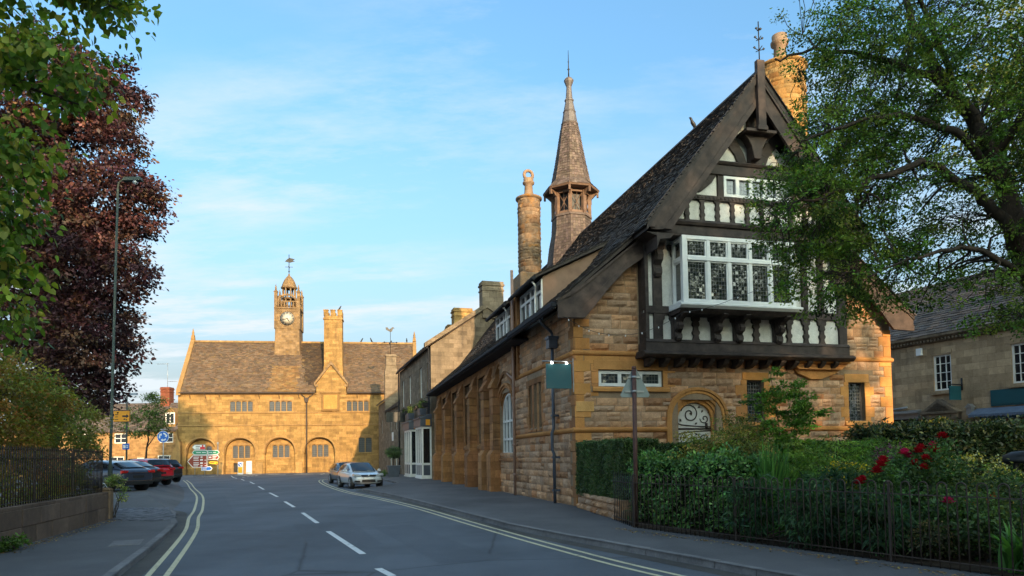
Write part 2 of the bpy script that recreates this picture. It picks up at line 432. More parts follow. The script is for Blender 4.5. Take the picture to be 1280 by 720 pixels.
def arch_pts(x0, x1, zs, zt, n=10, point=.0):
    """arch from spring (x0,zs) over (mid,zt) to (x1,zs)"""
    c = (x0 + x1) / 2; r = (x1 - x0) / 2; out = []
    for i in range(n + 1):
        a = PI - PI * i / n; y = math.sin(a) ** (.8); x = math.cos(a)
        out.append((c + r * x, zs + (zt - zs) * (y * (1 - point) + point * (1 - abs(x)))))
    return out
def casement(parent, Mx, x0, x1, z0, z1, d, nx=2, ny=1, fw=.06, bar=.04, mat='white_paint', pane='glass', name='window', thick=.06, splits=None, rail=None):
    """framed window on Mx (s, outward, z): frame mesh with its panes as a sub-part"""
    f = MB(Mx)
    f.box(x0, x0 + fw, d - thick, d, z0, z1); f.box(x1 - fw, x1, d - thick, d, z0, z1)
    f.box(x0 + fw, x1 - fw, d - thick, d, z0, z0 + fw); f.box(x0 + fw, x1 - fw, d - thick, d, z1 - fw, z1)
    for i in range(1, nx):
        x = x0 + (x1 - x0) * i / nx; f.box(x - bar / 2, x + bar / 2, d - thick + .004, d - .006, z0 + fw, z1 - fw)
    zz = splits if splits else [z0 + (z1 - z0) * j / ny for j in range(1, ny)]
    for z in zz: f.box(x0 + fw, x1 - fw, d - thick + .008, d - .011, z - bar / 2, z + bar / 2)
    o = f.build(name, mat, parent)
    p = MB(Mx); p.quad((x0 + fw * .5, d - thick * .6, z0 + fw * .5), (x1 - fw * .5, d - thick * .6, z0 + fw * .5), (x1 - fw * .5, d - thick * .6, z1 - fw * .5), (x0 + fw * .5, d - thick * .6, z1 - fw * .5))
    p.build('pane', pane, o)
    return o

# ---- foliage
def leaf_mesh(name, C, D, Nn, L, W, cols, mat, parent=None, shape='rhomb'):
    """C centres, D directions, Nn normals (N,3); L,W sizes (N,), cols (N,3)"""
    n = len(C); D = D / (np.linalg.norm(D, axis=1, keepdims=True) + 1e-9)
    S = np.cross(D, Nn); S /= (np.linalg.norm(S, axis=1, keepdims=True) + 1e-9); Nn = np.cross(S, D)
    L = np.asarray(L)[:, None]; W = np.asarray(W)[:, None]
    if shape == 'heart':
        pts = [(-.5, 0, 0), (-.38, .42, .06), (.05, .40, .05), (.5, 0, -.10), (.05, -.40, .05), (-.38, -.42, .06)]; q = [(0, 1, 2, 3), (0, 3, 4, 5)]
    elif shape == 'long':
        pts = [(-.5, 0, 0), (-.1, .5, .05), (.5, 0, -.12), (-.1, -.5, .05)]; q = [(0, 1, 2, 3)]
    else:
        pts = [(-.5, 0, 0), (.0, .5, .10), (.5, 0, -.05), (.0, -.5, .10)]; q = [(0, 1, 2, 3)]
    k = len(pts); V = np.empty((n, k, 3))
    for i, (a, b, c) in enumerate(pts): V[:, i] = C + D * L * a + S * W * b + Nn * W * c
    F = np.concatenate([np.arange(n)[:, None] * k + np.array(x)[None] for x in q], axis=1).reshape(-1)
    nf = n * len(q); me = bpy.data.meshes.new(name)
    me.vertices.add(n * k); me.vertices.foreach_set('co', V.astype(np.float32).ravel())
    me.loops.add(nf * 4); me.loops.foreach_set('vertex_index', F.astype(np.int32))
    me.polygons.add(nf); me.polygons.foreach_set('loop_start', np.arange(nf, dtype=np.int32) * 4); me.polygons.foreach_set('loop_total', np.full(nf, 4, np.int32))
    me.update(calc_edges=True)
    ca = me.color_attributes.new('Col', 'FLOAT_COLOR', 'POINT'); cc = np.ones((n, k, 4), np.float32); cc[:, :, :3] = np.asarray(cols)[:, None, :]
    ca.data.foreach_set('color', cc.ravel()); me.materials.append(M[mat])
    o = bpy.data.objects.new(name, me); COL.objects.link(o)
    if parent is not None: o.parent = parent
    return o
def unit(n, g): 
    v = g.normal(size=(n, 3)); return v / np.linalg.norm(v, axis=1, keepdims=True)
def palette(n, g, cols, jit=.2, group=None):
    c = np.array(cols, float); i = g.integers(0, len(c), n) if group is None else group % len(c)
    return np.clip(c[i] * (1 + g.normal(0, jit, (n, 1))) * (1 + g.normal(0, jit * .25, (n, 3))), .003, 1)
def pts_path(*p, n=6, wob=0., g=None):
    """smooth polyline through control points"""
    P = [Vector(q) for q in p]; out = []
    for i in range(len(P) - 1):
        a, b, c, d = P[max(i - 1, 0)], P[i], P[i + 1], P[min(i + 2, len(P) - 1)]
        for k in range(n):
            t = k / n; out.append(.5 * ((2 * b) + (c - a) * t + (2 * a - 5 * b + 4 * c - d) * t * t + (3 * b - a - 3 * c + d) * t ** 3))
    out.append(P[-1])
    if wob and g is not None:
        out = [q + Vector(g.normal(0, wob, 3)) if 0 < i < len(out) - 1 else q for i, q in enumerate(out)]
    return out
# ================================================================== camera, sky, sun
cam = bpy.data.cameras.new('camera'); co = bpy.data.objects.new('camera', cam); COL.objects.link(co)
th, rh = R(2.5), R(.9)
Fv = Vector((0, math.cos(th), math.sin(th))); R0 = Vector((1, 0, 0)); U0 = Vector((0, -math.sin(th), math.cos(th)))
Rv = R0 * math.cos(rh) - U0 * math.sin(rh); Uv = R0 * math.sin(rh) + U0 * math.cos(rh)
mw = Matrix.Identity(4)
for i in range(3): mw[i][0] = Rv[i]; mw[i][1] = Uv[i]; mw[i][2] = -Fv[i]
mw[2][3] = 1.7
co.matrix_world = mw
cam.lens = 24; cam.sensor_width = 36; cam.sensor_fit = 'HORIZONTAL'; cam.shift_y = .135; cam.clip_start = .05; cam.clip_end = 3000
SC.camera = co
SUN_EL, SUN_DIR = R(12.5), Vector((.36, -.93, 0)).normalized()      # towards the sun, on the ground plane
sd = Vector((SUN_DIR.x * math.cos(SUN_EL), SUN_DIR.y * math.cos(SUN_EL), math.sin(SUN_EL)))
sl = bpy.data.lights.new('sun', 'SUN'); so = bpy.data.objects.new('sun', sl); COL.objects.link(so)
sl.energy = SUN_E; sl.angle = R(.5); sl.color = (1, .70, .40)
so.rotation_euler = sd.to_track_quat('Z', 'Y').to_euler(); so.location = (20, -40, 40)
w = bpy.data.worlds.new('World'); SC.world = w; w.use_nodes = True
nt = w.node_tree; nt.nodes.clear(); h = NT(nt)
sky = h.n('ShaderNodeTexSky', sky_type='NISHITA'); sky.sun_disc = False
sky.sun_elevation = SUN_EL; sky.sun_rotation = math.atan2(SUN_DIR.x, SUN_DIR.y)
sky.air_density = 1.0; sky.dust_density = 10.0; sky.ozone_density = 3.0; sky.altitude = 100
dirv = h.coord('Generated')
sx = h.n('ShaderNodeSeparateXYZ'); h.l(dirv, sx.inputs[0])
zz = h.math('ADD', h.math('MAXIMUM', sx.outputs[2], 0.), .12)
cx = h.n('ShaderNodeCombineXYZ'); h.l(h.math('DIVIDE', sx.outputs[0], zz), cx.inputs[0]); h.l(h.math('DIVIDE', sx.outputs[1], zz), cx.inputs[1])
mp = h.n('ShaderNodeMapping'); h.l(cx.outputs[0], mp.inputs[0]); mp.inputs['Rotation'].default_value = (0, 0, R(28)); mp.inputs['Scale'].default_value = (.42, 1.0, 1); mp.inputs['Location'].default_value = (.4, 1.3, 0)
c1 = h.noise(mp.outputs[0], 2.3, 10, .66); c2 = h.noise(mp.outputs[0], 1.0, 4, .5)
wisp = h.math('MULTIPLY', h.ramp(c1, [(.45, 0), (.66, 1)]), h.ramp(c2, [(.40, .05), (.58, 1)]))
low = h.ramp(sx.outputs[2], [(.03, .95), (.14, .62), (.30, .22), (.5, 0)])
cov = h.math('ADD', h.math('MULTIPLY', wisp, .9), h.math('MULTIPLY', low, h.ramp(c1, [(.3, .75), (.65, 1)])), True)
col = h.mix(cov, h.mix(1, sky.outputs[0], (.80, 1.03, .99), 'MULTIPLY'), CLOUD)
bg = h.n('ShaderNodeBackground'); h.l(col, bg.inputs[0]); bg.inputs[1].default_value = SKY_E
wo = h.n('ShaderNodeOutputWorld'); h.l(bg.outputs[0], wo.inputs[0])
SC.view_settings.view_transform = 'Standard'; SC.view_settings.look = 'None'; SC.view_settings.gamma = 1
SC.view_settings.use_curve_mapping = False; SC.view_settings.exposure = EXPO
SC.cycles.use_denoising = True; SC.cycles.max_bounces = 6; SC.cycles.diffuse_bounces = 3; SC.cycles.glossy_bounces = 3
SC.cycles.transmission_bounces = 3; SC.cycles.transparent_max_bounces = 4; SC.cycles.use_adaptive_sampling = True; SC.cycles.adaptive_threshold = .015
SC.cycles.sample_clamp_indirect = 6

# ================================================================== ground, road, pavements
def asphalt(name, a, b, agg=220, patch=.25, crack=False):
    m, nt, bs, o = new_mat(name); h = NT(nt); oc = h.coord()
    f = h.noise(oc, agg, 3, .7); g = h.noise(oc, .35, 6, .6); g2 = h.noise(oc, 3.5, 5, .65)
    c = h.mix(h.ramp(f, [(.35, 0), (.7, 1)]), a, b)
    c = h.mix(1, c, h.ramp(g, [(.3, 1 - patch), (.7, 1 + patch)]), 'MULTIPLY')
    c = h.mix(1, c, h.ramp(g2, [(.3, .86), (.7, 1.12)]), 'MULTIPLY')
    lane = h.noise(oc, .5, 4, .5, stretch=(1, .12, 1))
    c = h.mix(1, c, h.ramp(lane, [(.35, .84), (.65, 1.1)]), 'MULTIPLY')
    if crack:
        v = h.n('ShaderNodeTexVoronoi', feature='DISTANCE_TO_EDGE'); v.inputs['Scale'].default_value = .16
        h.l(h.mix(.05, oc, h.noise(oc, 1.5, 5, out='Color')), v.inputs['Vector'])
        c = h.mix(h.ramp(v.outputs[0], [(.0, .6), (.006, 0)]), c, (.02, .02, .02))
    h.l(c, bs.inputs['Base Color']); h.l(h.bump(f, .55, .006), bs.inputs['Normal'])
    h.l(h.ramp(g2, [(.3, .68), (.7, .9)]), bs.inputs['Roughness']); bs.inputs['Specular IOR Level'].default_value = .4
    return m
M['road'] = asphalt('road_asphalt', (.064, .072, .087), (.134, .147, .170), crack=True)
M['pave'] = asphalt('pavement_asphalt', (.068, .066, .069), (.130, .126, .130), agg=160, patch=.3)
M['park'] = asphalt('car_park_asphalt', (.066, .064, .066), (.125, .12, .12), agg=180, patch=.3)
M['kerb'] = stone('kerb_stone', (.21, .20, .20), (.15, .145, .15), stain=(.06, .055, .055), stain_amt=.5, use_col=True, bump=.006)
M['land'] = plain('earth', (.06, .055, .035), .95, vary=.3, scale=.5)
def worn(name, colr, wear=.5):
    m, nt, bs, o = new_mat(name); h = NT(nt); oc = h.coord()
    n = h.noise(oc, 9, 6, .75); n2 = h.noise(oc, 1.2, 4, .6)
    k = h.ramp(h.math('ADD', h.math('MULTIPLY', n, .7), h.math('MULTIPLY', n2, .3)), [(wear - .07, 1), (wear + .06, 0)])
    h.l(h.mix(h.math('MULTIPLY', k, .85), colr, (.065, .065, .068)), bs.inputs['Base Color']); bs.inputs['Roughness'].default_value = .75
    return m
M['line_white'] = worn('worn_white_road_paint', (.66, .66, .65), .41)
M['line_yellow'] = worn('worn_yellow_road_paint', (.56, .50, .32), .42)

def sheet(name, poly, z, mat):
    mb = MB(); mb.add([(x, y, z) for x, y in poly], [tuple(range(len(poly)))]); return struct(mb.build(name, mat))
sheet('ground', [(-700, -300), (700, -300), (700, 900), (-700, 900)], -.03, 'land')
sheet('road', [(-110, -40), (40, -40), (40, 92), (-110, 92)], 0., 'road')
KR = [(9.5, -2), (7.2, 2.4), (5.9, 4.9), (4.65, 7.0), (3.3, 9.4), (2.2, 11.55), (.95, 13.9), (-.1, 16.1), (-2.0, 21.2), (-3.6, 25.5), (-5.6, 30.6), (-7.5, 34.8),
      (-7.95, 36.0), (-7.8, 37.4), (-7.3, 42.0), (-7.5, 44.4), (-8.8, 48.5), (-11., 55.5), (-13.6, 63.), (-17., 72), (-19, 79)]
KL = [(-1.6, -2), (-3.3, 3.), (-4.7, 6.9), (-5.85, 10.2), (-6.85, 12.95), (-8.1, 16.2), (-8.95, 18.3), (-9.55, 19.4), (-10.15, 20.6), (-10.7, 21.8), (-11.6, 23.2), (-13.0, 24.2)]
def slab(name, line, close, z, mat):
    poly = line + close; mb = MB()
    mb.add([(x, y, z) for x, y in poly], [tuple(range(len(poly)))]); return struct(mb.build(name, mat))
slab('pavement', KR, [(-12, 90), (30, 90), (40, 60), (40, -2)], .104, 'pave')
slab('pavement', KL, [(-17, 24.3), (-30, 22), (-30, -2)], .084, 'pave')
def kerb(name, line, z, wd=.15, side=1, step=.9, seed=1):
    """kerb stones with joints"""
    rd = random.Random(seed); mb = MB(); P = [Vector((x, y, 0)) for x, y in line]
    for a, b in zip(P, P[1:]):
        d = (b - a); n = max(1, round(d.length / step)); t = d.normalized(); nn = Vector((-t.y, t.x, 0)) * side
        for k in range(n):
            p = a + d * (k / n) + t * .006; q = a + d * ((k + 1) / n) - t * .006; g = rd.uniform(.85, 1.12)
            zt = z + rd.uniform(-.004, .004)
            vs = [p + nn * 0, q + nn * 0, q + nn * wd, p + nn * wd]
            mb.add([(v.x, v.y, -.02) for v in vs] + [((v + nn * .022).x if i < 2 else v.x, (v + nn * .022).y if i < 2 else v.y, zt) for i, v in enumerate(vs)],
                   [(0, 1, 5, 4), (4, 5, 6, 7), (3, 2, 6, 7), (0, 3, 7, 4), (1, 2, 6, 5)], col=(g, g, g))
    return struct(mb.build(name, 'kerb'))
kerb('kerb', KR, .112, side=-1, seed=2)
kerb('kerb', KL, .092, side=1, seed=5)

M['grit'] = asphalt('gutter_grit', (.040, .036, .033), (.10, .088, .075), agg=90, patch=.5)
M['patch'] = asphalt('repair_asphalt', (.056, .063, .077), (.120, .132, .154), agg=240, patch=.15)
def ribbon(line, wd, z, off=0.):
    P = pts_path(*[(x, y, 0) for x, y in line], n=5); L = []
    for i, p in enumerate(P):
        t = (P[min(i + 1, len(P) - 1)] - P[max(i - 1, 0)]).normalized(); nn = Vector((-t.y, t.x, 0))
        L.append((p + nn * (off - wd / 2), p + nn * (off + wd / 2)))
    mb = MB()
    for (a, b), (c, d) in zip(L, L[1:]): mb.quad((a.x, a.y, z), (b.x, b.y, z), (d.x, d.y, z), (c.x, c.y, z))
    return mb
YR = [(6.2, 1.5), (4.6, 5.4), (2.2, 9.5), (.86, 12.5), (-.9, 17.0), (-3.4, 23.6), (-6.0, 29.6), (-8.6, 35.2), (-11.9, 43.9), (-14.6, 52.0), (-15.6, 56.5), (-15.0, 58.6), (-13.2, 59.2)]
YL = [(-1.8, 1.), (-3.6, 5.6), (-5.3, 10.2), (-7.75, 16.45), (-9.6, 20.6), (-11.2, 24.4), (-15.2, 33.2), (-19.9, 42.5), (-24.8, 52.4), (-29, 60.5)]
for line in (YR, YL):
    for off in (-.13, .13): struct(ribbon(line, .085, .005, off).build('yellow_line', 'line_yellow'))
for line, off in ((KR[:16], .17), (KL, -.15)):
    struct(ribbon(line, .30, .003, off).build('gutter_grit', 'grit'))
sheet('road_patch', [(-3.9, 13.2), (-2.6, 13.6), (-4.4, 18.6), (-5.8, 18.0)], .003, 'patch')
sheet('road_patch', [(-1.2, 11.0), (-.2, 11.4), (-2.6, 17.4), (-3.5, 17.0)], .003, 'patch')
sheet('road_patch', [(-9.9, 21.6), (-8.9, 21.9), (-14.3, 34.0), (-15.2, 33.6)], .003, 'patch')
sheet('road_patch', [(-1.0, 8.2), (1.9, 8.9), (1.7, 9.4), (-1.2, 8.8)], .0035, 'patch')
dash = MB()
for a, b in [((-.2, 6.), (-1.1, 8.1)), ((-1.75, 9.9), (-2.1, 10.6)), ((-2.68, 12.2), (-4.35, 16.1)), ((-5.2, 18.2), (-6.7, 21.8)), ((-7.8, 24.4), (-9.25, 27.75)), ((-10.8, 31.4), (-12.55, 35.3)), ((-14.3, 39.3), (-16.4, 44.1)), ((-18.4, 48.7), (-20.6, 53.6)), ((-22.6, 57.6), (-24.3, 61.2)), ((-26.0, 64.5), (-27.6, 67.6))]:
    a, b = Vector((*a, 0)), Vector((*b, 0)); t = (b - a).normalized(); nn = Vector((-t.y, t.x, 0)) * .06
    q = [a - nn, a + nn, b + nn, b - nn]; dash.quad(*[(p.x, p.y, .006) for p in q])
# splitter lines round the traffic island and the give-way line beyond
for line in ([(-27.6, 67.6), (-30.6, 74.), (-31.5, 76.5)], [(-26.6, 67.3), (-28.0, 72.), (-28.4, 76.5)]):
    for k in range(4):
        a = Vector((*line[0], 0)).lerp(Vector((*line[-1], 0)), k / 4); b = Vector((*line[0], 0)).lerp(Vector((*line[-1], 0)), k / 4 + .15)
        t = (b - a).normalized(); nn = Vector((-t.y, t.x, 0)) * .07; q = [a - nn, a + nn, b + nn, b - nn]; dash.quad(*[(p.x, p.y, .006) for p in q])
for x in np.arange(-43, -33, 1.9): dash.box(x, x + 1.3, 73.6, 73.85, .002, .008)
for x in np.arange(-28, -15, 3.1): dash.box(x, x + 2.2, 77.6, 77.9, .002, .008)
struct(dash.build('white_road_marking', 'line_white'))
cpk = MB(); E0 = [(-11.7, 23.5), (-14.9, 31.0), (-19.2, 40.0), (-24.4, 50.), (-29.6, 60.2), (-32.5, 66)]; E1 = [(-14.2, 26.6), (-16.4, 31.0), (-20.4, 39.6), (-25.6, 49.6), (-31, 60), (-34, 66)]
for k in range(5): cpk.quad((*E0[k], .004), (*E0[k + 1], .004), (*E1[k + 1], .42), (*E1[k], .42))
for k in range(5): cpk.quad((*E1[k], .42), (*E1[k + 1], .42), (-75, 30 + k * 8, .42), (-75, 24 + k * 8, .42))
cpk.quad((-11.7, 23.5, .004), (-14.2, 26.6, .42), (-75, 26.6, .42), (-75, 23.5, .004)); struct(cpk.build('car_park', 'park'))
pl = MB()
for a, b in [((-20.0, 28.4), (-15.6, 27.6)), ((-22, 33.2), (-17.6, 31.6)), ((-23.5, 36.8), (-19.0, 35.6)), ((-25.6, 40.6), (-20.7, 39.4))]:
    a, b = Vector((*a, 0)), Vector((*b, 0)); t = (b - a).normalized(); nn = Vector((-t.y, t.x, 0)) * .05
    q = [a - nn, a + nn, b + nn, b - nn]; pl.quad(*[(p.x, p.y, .426) for p in q])
struct(pl.build('parking_line', 'line_white'))
# block-paved crossover at the car park mouth: separate setts laid in arcs
bl = MB(); rd = random.Random(4)
for r in range(40):
    rad = 1.0 + r * .155
    n = int(rad * 1.9 / .2)
    for k in range(n):
        a = -.95 + 1.9 * k / n; cx_, cy_ = -16.4 + rad * math.cos(a) * 1.0, 21.3 + rad * math.sin(a)
        lim = -9.9 + (cy_ - 20.2) * -.55
        if not (-15.6 < cx_ < lim - .12 and 18.75 + (-cx_ - 10.) * .36 < cy_ < 23.95): continue
        g = rd.uniform(.55, 1.45); rr = Matrix.Rotation(a, 4, 'Z'); rr.translation = (cx_, cy_, .084)
        b0 = len(bl.v); bl.M = rr; bl.taper(-.067, .067, -.088, .088, 0, .014 + rd.uniform(0, .005), .008, col=(g, g, g * 1.04)); bl.M = None
M['setts'] = stone('grey_setts', (.16, .165, .18), (.11, .115, .13), stain=(.05, .05, .055), stain_amt=.4, bump=.004)
struct(bl.build('cobbled_crossover', 'setts'))
dc = thing('drain_cover', 'pale rectangular drain cover set in the left pavement near the kerb', 'drain cover', (-7.75, 13.75, .085), R(24))
mb = MB(); mb.box(-.27, .27, -.5, .5, 0, .006); mb.build('frame', 'kerb', dc)
mb = MB(); mb.box(-.22, .22, -.45, .45, .006, .011); mb.build('lid', 'kerb', dc)
# litter of dry leaves along the foot of the left wall and the garden edge
g = np.random.default_rng(21); n = 420; t = g.random(n)
A0, B0 = np.array([-9.3, 12.3]), np.array([-11.3, 19.2]); C = np.zeros((n, 3)); C[:, :2] = A0 + (B0 - A0) * t[:, None] + np.array([.96, .28]) * (np.abs(g.normal(0, .16, (n, 1))) + .02); C[:, 2] = .092
n2 = 420; t = g.random(n2); A1, B1 = np.array([2.2, 14.8]), np.array([6.2, 7.6]); C2 = np.zeros((n2, 3)); C2[:, :2] = A1 + (B1 - A1) * t[:, None] - np.array([.88, .477]) * (np.abs(g.normal(0, .16, (n2, 1))) - .12); C2[:, 2] = .112
C = np.concatenate([C, C2]); n = len(C); Nn = np.tile([0, 0, 1.], (n, 1)) + g.normal(0, .3, (n, 3))
tag(leaf_mesh('fallen_leaves', C, g.normal(size=(n, 3)) * [1, 1, .1], Nn, g.uniform(.03, .07, n), g.uniform(.02, .04, n), palette(n, g, [(.22, .13, .05), (.16, .09, .04), (.28, .2, .09), (.09, .06, .03)], .3), 'leaf'), 'scattered dry brown leaves lying along the foot of the wall and garden fence', 'fallen leaves', kind='stuff')
# ================================================================== the timbered stone hall (local: x along the front, y back along the lane, z up)
PHI = R(14.5)
hall = thing('timbered_hall', 'tall stone building with black and white timbered gable, white oriel window and shingled bell turret', 'building', (1.99, 21.37, 0), PHI)
FR = frame((0, 0, 0), (1, 0, 0), (0, -1, 0)); SF = frame((0, 0, 0), (0, 1, 0), (-1, 0, 0))
LEN = 30.0
rdh = random.Random(11)
fh = [(.80, 3.04, 3.86, 4.40), (3.55, 4.95, -.3, 3.46), (6.12, 6.78, 2.72, 4.13), (10.17, 10.85, 2.75, 4.1)]
mb = MB(FR); wall_cells(mb, 0, 12, -.3, 4.9, fh, 0, -.35)
mb.prism([(0, 4.9), (12, 4.9), (12, 6.3), (10.05, 8.4), (6, 13.4), (1.95, 8.4), (0, 6.3)], 0, -.35)
lan = [(3.56, 3.92, 2.75, 4.4), (4.20, 4.56, 2.75, 4.4), (4.84, 5.20, 2.75, 4.4)]
nave = [(12.75, 14.85, 2.3, 5.75), (16.35, 18.75, 2.3, 5.75), (20.4, 23.1, 2.3, 5.75), (24.8, 27.2, 2.3, 5.75)]
sh_ = lan + [(7.75, 10.05, 1.75, 4.5)] + nave
mb.M = SF; wall_cells(mb, .35, LEN, -.3, 6.6, sh_, 0, -.4)
mb.M = None
mb.box(11.6, 12, .35, LEN, -.3, 6.4); mb.box(.4, 11.6, LEN - .35, LEN, -.3, 6.4); mb.prism([(.4, 6.4), (11.6, 6.4), (10.05, 8.4), (6, 13.4), (1.95, 8.4)], LEN - .35, LEN)
mb.build('wall', 'mortar', hall)

# -- rock-faced facing of the gable end
def alt(z, a, b, h=.36): return a if int(math.floor(z / h)) % 2 else b
def blk_front(za, zb):
    z = (za + zb) / 2; L = [(-1, alt(z, .30, .52)), (12 - alt(z, .50, .30), 13)]
    if 3.62 < zb and z < 4.86: L += [(-1, .30), (.56, 3.04 + alt(z, .14, .44))] if 3.7 < za and zb < 4.5 else ([(-1, 3.30)] if z > 4.2 else [(.56, 3.3)])
    if za < 3.86:
        if z < 2.8: L.append((3.12, 5.38))
        else:
            q = max(0., 1 - ((z - 2.75) / 1.12) ** 2) ** .62; L.append((4.25 - 1.13 * q, 4.25 + 1.13 * q))
    if 2.5 < zb and za < 4.42: L += [(6.12 - alt(z, .2, .42), 6.78 + alt(z, .2, .42)), (10.17 - alt(z, .18, .32), 10.85 + alt(z, .2, .36))]
    if 4.2 < z < 4.95: L.append((7.6, 9.9) if z > 4.55 else (8.1, 9.4))
    if z > 4.80: L.append((2.2, 9.8))
    if z > 6.3:
        e = (z - 6.3) * .93; L += [(-1, e), (12 - e, 13)]
    return L
mb = MB(FR)
rubble(mb, 0, 12, -.15, 2.40, blk_front, relief=.07, seed=3); rubble(mb, 0, 12, 2.56, 4.84, blk_front, relief=.07, seed=4); rubble(mb, 0, 12, 5.0, 8.2, blk_front, course=(.16, .30), relief=.065, seed=5)
mb.build('rock_faced_front', 'rubble', hall)
def blk_side(za, zb):
    z = (za + zb) / 2; L = [(-1, alt(z, .28, .5))]
    if 2.5 < zb and za < 4.62: L.append((3.56 - alt(z, .18, .38), 5.20 + alt(z, .18, .36)))
    if za > -.2 and z < 4.75: L.append((7.3, 11.0) if z > 1.75 else (7.62, 7.63))
    if z > 6.3 and 0: L.append((0, 30))
    return L
mb = MB(SF); rubble(mb, .0, 10.6, -.15, 2.40, blk_side, relief=.06, seed=6); rubble(mb, 0, 10.6, 2.56, 4.84, blk_side, relief=.06, seed=7); rubble(mb, 0, 12, 5.0, 6.5, blk_side, relief=.05, seed=8)
bt = [(10.1, 10.8), (11.6, 12.3), (15.2, 15.9), (19.2, 19.9), (23.6, 24.3), (27.7, 28.4)]
for k in range(len(bt) - 1): rubble(mb, bt[k][1], bt[k + 1][0], -.15, 1.9, None, relief=.05, seed=20 + k)
mb.build('rock_faced_side', 'rubble', hall)

# -- orange dressed quoins and window surrounds
def dcol(): k = rdh.uniform(.86, 1.14); return (k, k * rdh.uniform(.96, 1.04), k * rdh.uniform(.92, 1.06))
q = MB(FR)
def column(mb, s_in, sign, z0, z1, a, b, d=.02, h=.36, back=-.05):
    z = z0
    while z < z1 - .02:
        zt = min((math.floor(z / h + 1e-6) + 1) * h, z1); w_ = alt((z + zt) / 2, a, b, h); e = d + rdh.uniform(-.004, .006)
        x0, x1 = sorted((s_in, s_in + sign * w_)); mb.box(x0, x1, back, e, z + .003, zt - .003, col=dcol()); z = zt
column(q, -.02, 1, -.2, 2.40, .32, .54); column(q, -.02, 1, 2.56, 4.84, .32, .54); column(q, -.02, 1, 5.0, 6.0, .32, .54)
column(q, 12.02, -1, -.2, 2.40, .52, .32); column(q, 12.02, -1, 2.56, 4.84, .52, .32); column(q, 12.02, -1, 5.0, 6.0, .52, .32)
q.box(.02, .62, -.04, .045, 3.06, 3.38, col=(1.25, 1.5, 1.7))                      # the pale replacement stone
def surround(mb, x0, x1, z0, z1, a, b, c, d_, sill=.16, lint=.28, d=.02):
    column(mb, x0, -1, z0, z1, a, b, d); column(mb, x1, 1, z0, z1, c, d_, d)
    mb.box(x0 - .16, x1 + .18, -.1, d + .005, z1, z1 + lint, col=dcol())
    mb.prism([(-.1, z0 - sill), (d + .06, z0 - sill), (d + .06, z0 - .05), (d, z0), (-.2, z0)], x0 - .2, x1 + .22, 'x', col=dcol())
surround(q, .80, 3.04, 3.86, 4.40, .24, .24, .16, .44, lint=.3)
for k in range(5): q.box(.33 + k * .6, .92 + k * .6, -.05, .016 + .004 * (k % 2), 4.58, 4.835, col=dcol())
for z0, z1 in ((3.56, 3.68), (4.36, 4.57)): q.box(.54, .79, -.05, .013, z0, z1, col=dcol())
surround(q, 6.12, 6.78, 2.72, 4.13, .22, .44, .22, .44, lint=.26); surround(q, 10.17, 10.85, 2.75, 4.1, .2, .34, .22, .38, lint=.3)
# nested door mouldings
for k in range(5):
    i = .10 * k; A_ = [(3.12 + i, -.1)] + arch_pts(3.12 + i, 5.38 - i, 2.72, 3.87 - i, 14) + [(5.38 - i, -.1)]
    j = i + .098; B_ = [(3.12 + j, -.1)] + arch_pts(3.12 + j, 5.38 - j, 2.72, 3.87 - j, 14) + [(5.38 - j, -.1)]
    q.strip(A_, B_, (.075, .03, -.03, -.09, -.15)[k], -.3, col=dcol())
# corbelled stone under the right end of the jetty
q.prism([(7.75, 4.82), (9.95, 4.82), (9.92, 4.66), (9.55, 4.38), (8.95, 4.18), (8.55, 4.18), (8.05, 4.38), (7.78, 4.66)], 0, .14, col=dcol())
q.prism([(7.62, 4.84), (10.05, 4.84), (9.95, 4.70), (7.72, 4.70)], 0, .42, col=dcol()); q.prism([(7.72, 4.70), (9.95, 4.70), (9.7, 4.5), (8.0, 4.5)], 0, .28, col=dcol())
q.build('dressed_stone', 'dressed', hall, bevel=.008)
st = MB(FR)
prof = [(0, 0), (.07, .03), (.10, .08), (.10, .12), (0, .17)]
for x0, x1 in ((-.10, 3.12), (5.38, 12.1)): st.prism([(n, z + 2.40) for n, z in prof], x0, x1, 'x')
for x0, x1 in ((-.08, 2.15), (9.85, 12.08)): st.prism([(n * .8, z + 4.84) for n, z in prof], x0, x1, 'x')
st.M = SF
st.prism([(n, z + 2.40) for n, z in prof], .0, 7.2, 'x'); st.prism([(n * .8, z + 4.84) for n, z in prof], .0, 7.2, 'x')
st.build('string_course', 'dressed', hall)
qs = MB(SF); column(qs, -.02, 1, -.2, 2.40, .5, .30); column(qs, -.02, 1, 2.56, 4.84, .5, .30); column(qs, -.02, 1, 5.0, 6.0, .5, .3)
column(qs, 3.56, -1, 2.60, 4.62, .2, .4); column(qs, 5.20, 1, 2.60, 4.62, .2, .38); qs.box(3.5, 5.26, -.1, .021, 4.4, 4.62, col=dcol())
for a, b in ((3.92, 4.20), (4.56, 4.84)): qs.prism([(a, .0), (b, .0), (b - .08, .022), (a + .08, .022)], 2.6, 4.4, 'z', col=dcol())
for x0, x1, *_ in lan: qs.prism([(-.3, 2.98), (-.3, 2.6), (.05, 2.6), (.05, 2.66)], x0, x1, 'x', col=dcol())
qs.build('lancet_surround', 'dressed_dirty', hall, bevel=.008)
mb = MB(SF); 
for x0, x1, z0, z1 in lan: mb.quad((x0, -.24, z0), (x1, -.24, z0), (x1, -.24, z1), (x0, -.24, z1))
mb.build('lancet_glass', 'glass_dark', hall)

# -- windows of the gable end
Wf = casement(hall, FR, .82, 3.02, 3.88, 4.38, -.06, nx=3, fw=.10, bar=.12, pane='glass_dark')
for x0, x1, z0, z1 in (fh[2], fh[3]): casement(hall, FR, x0, x1, z0, z1, -.16, nx=1, fw=.035, mat='lead', pane='glass_dark')
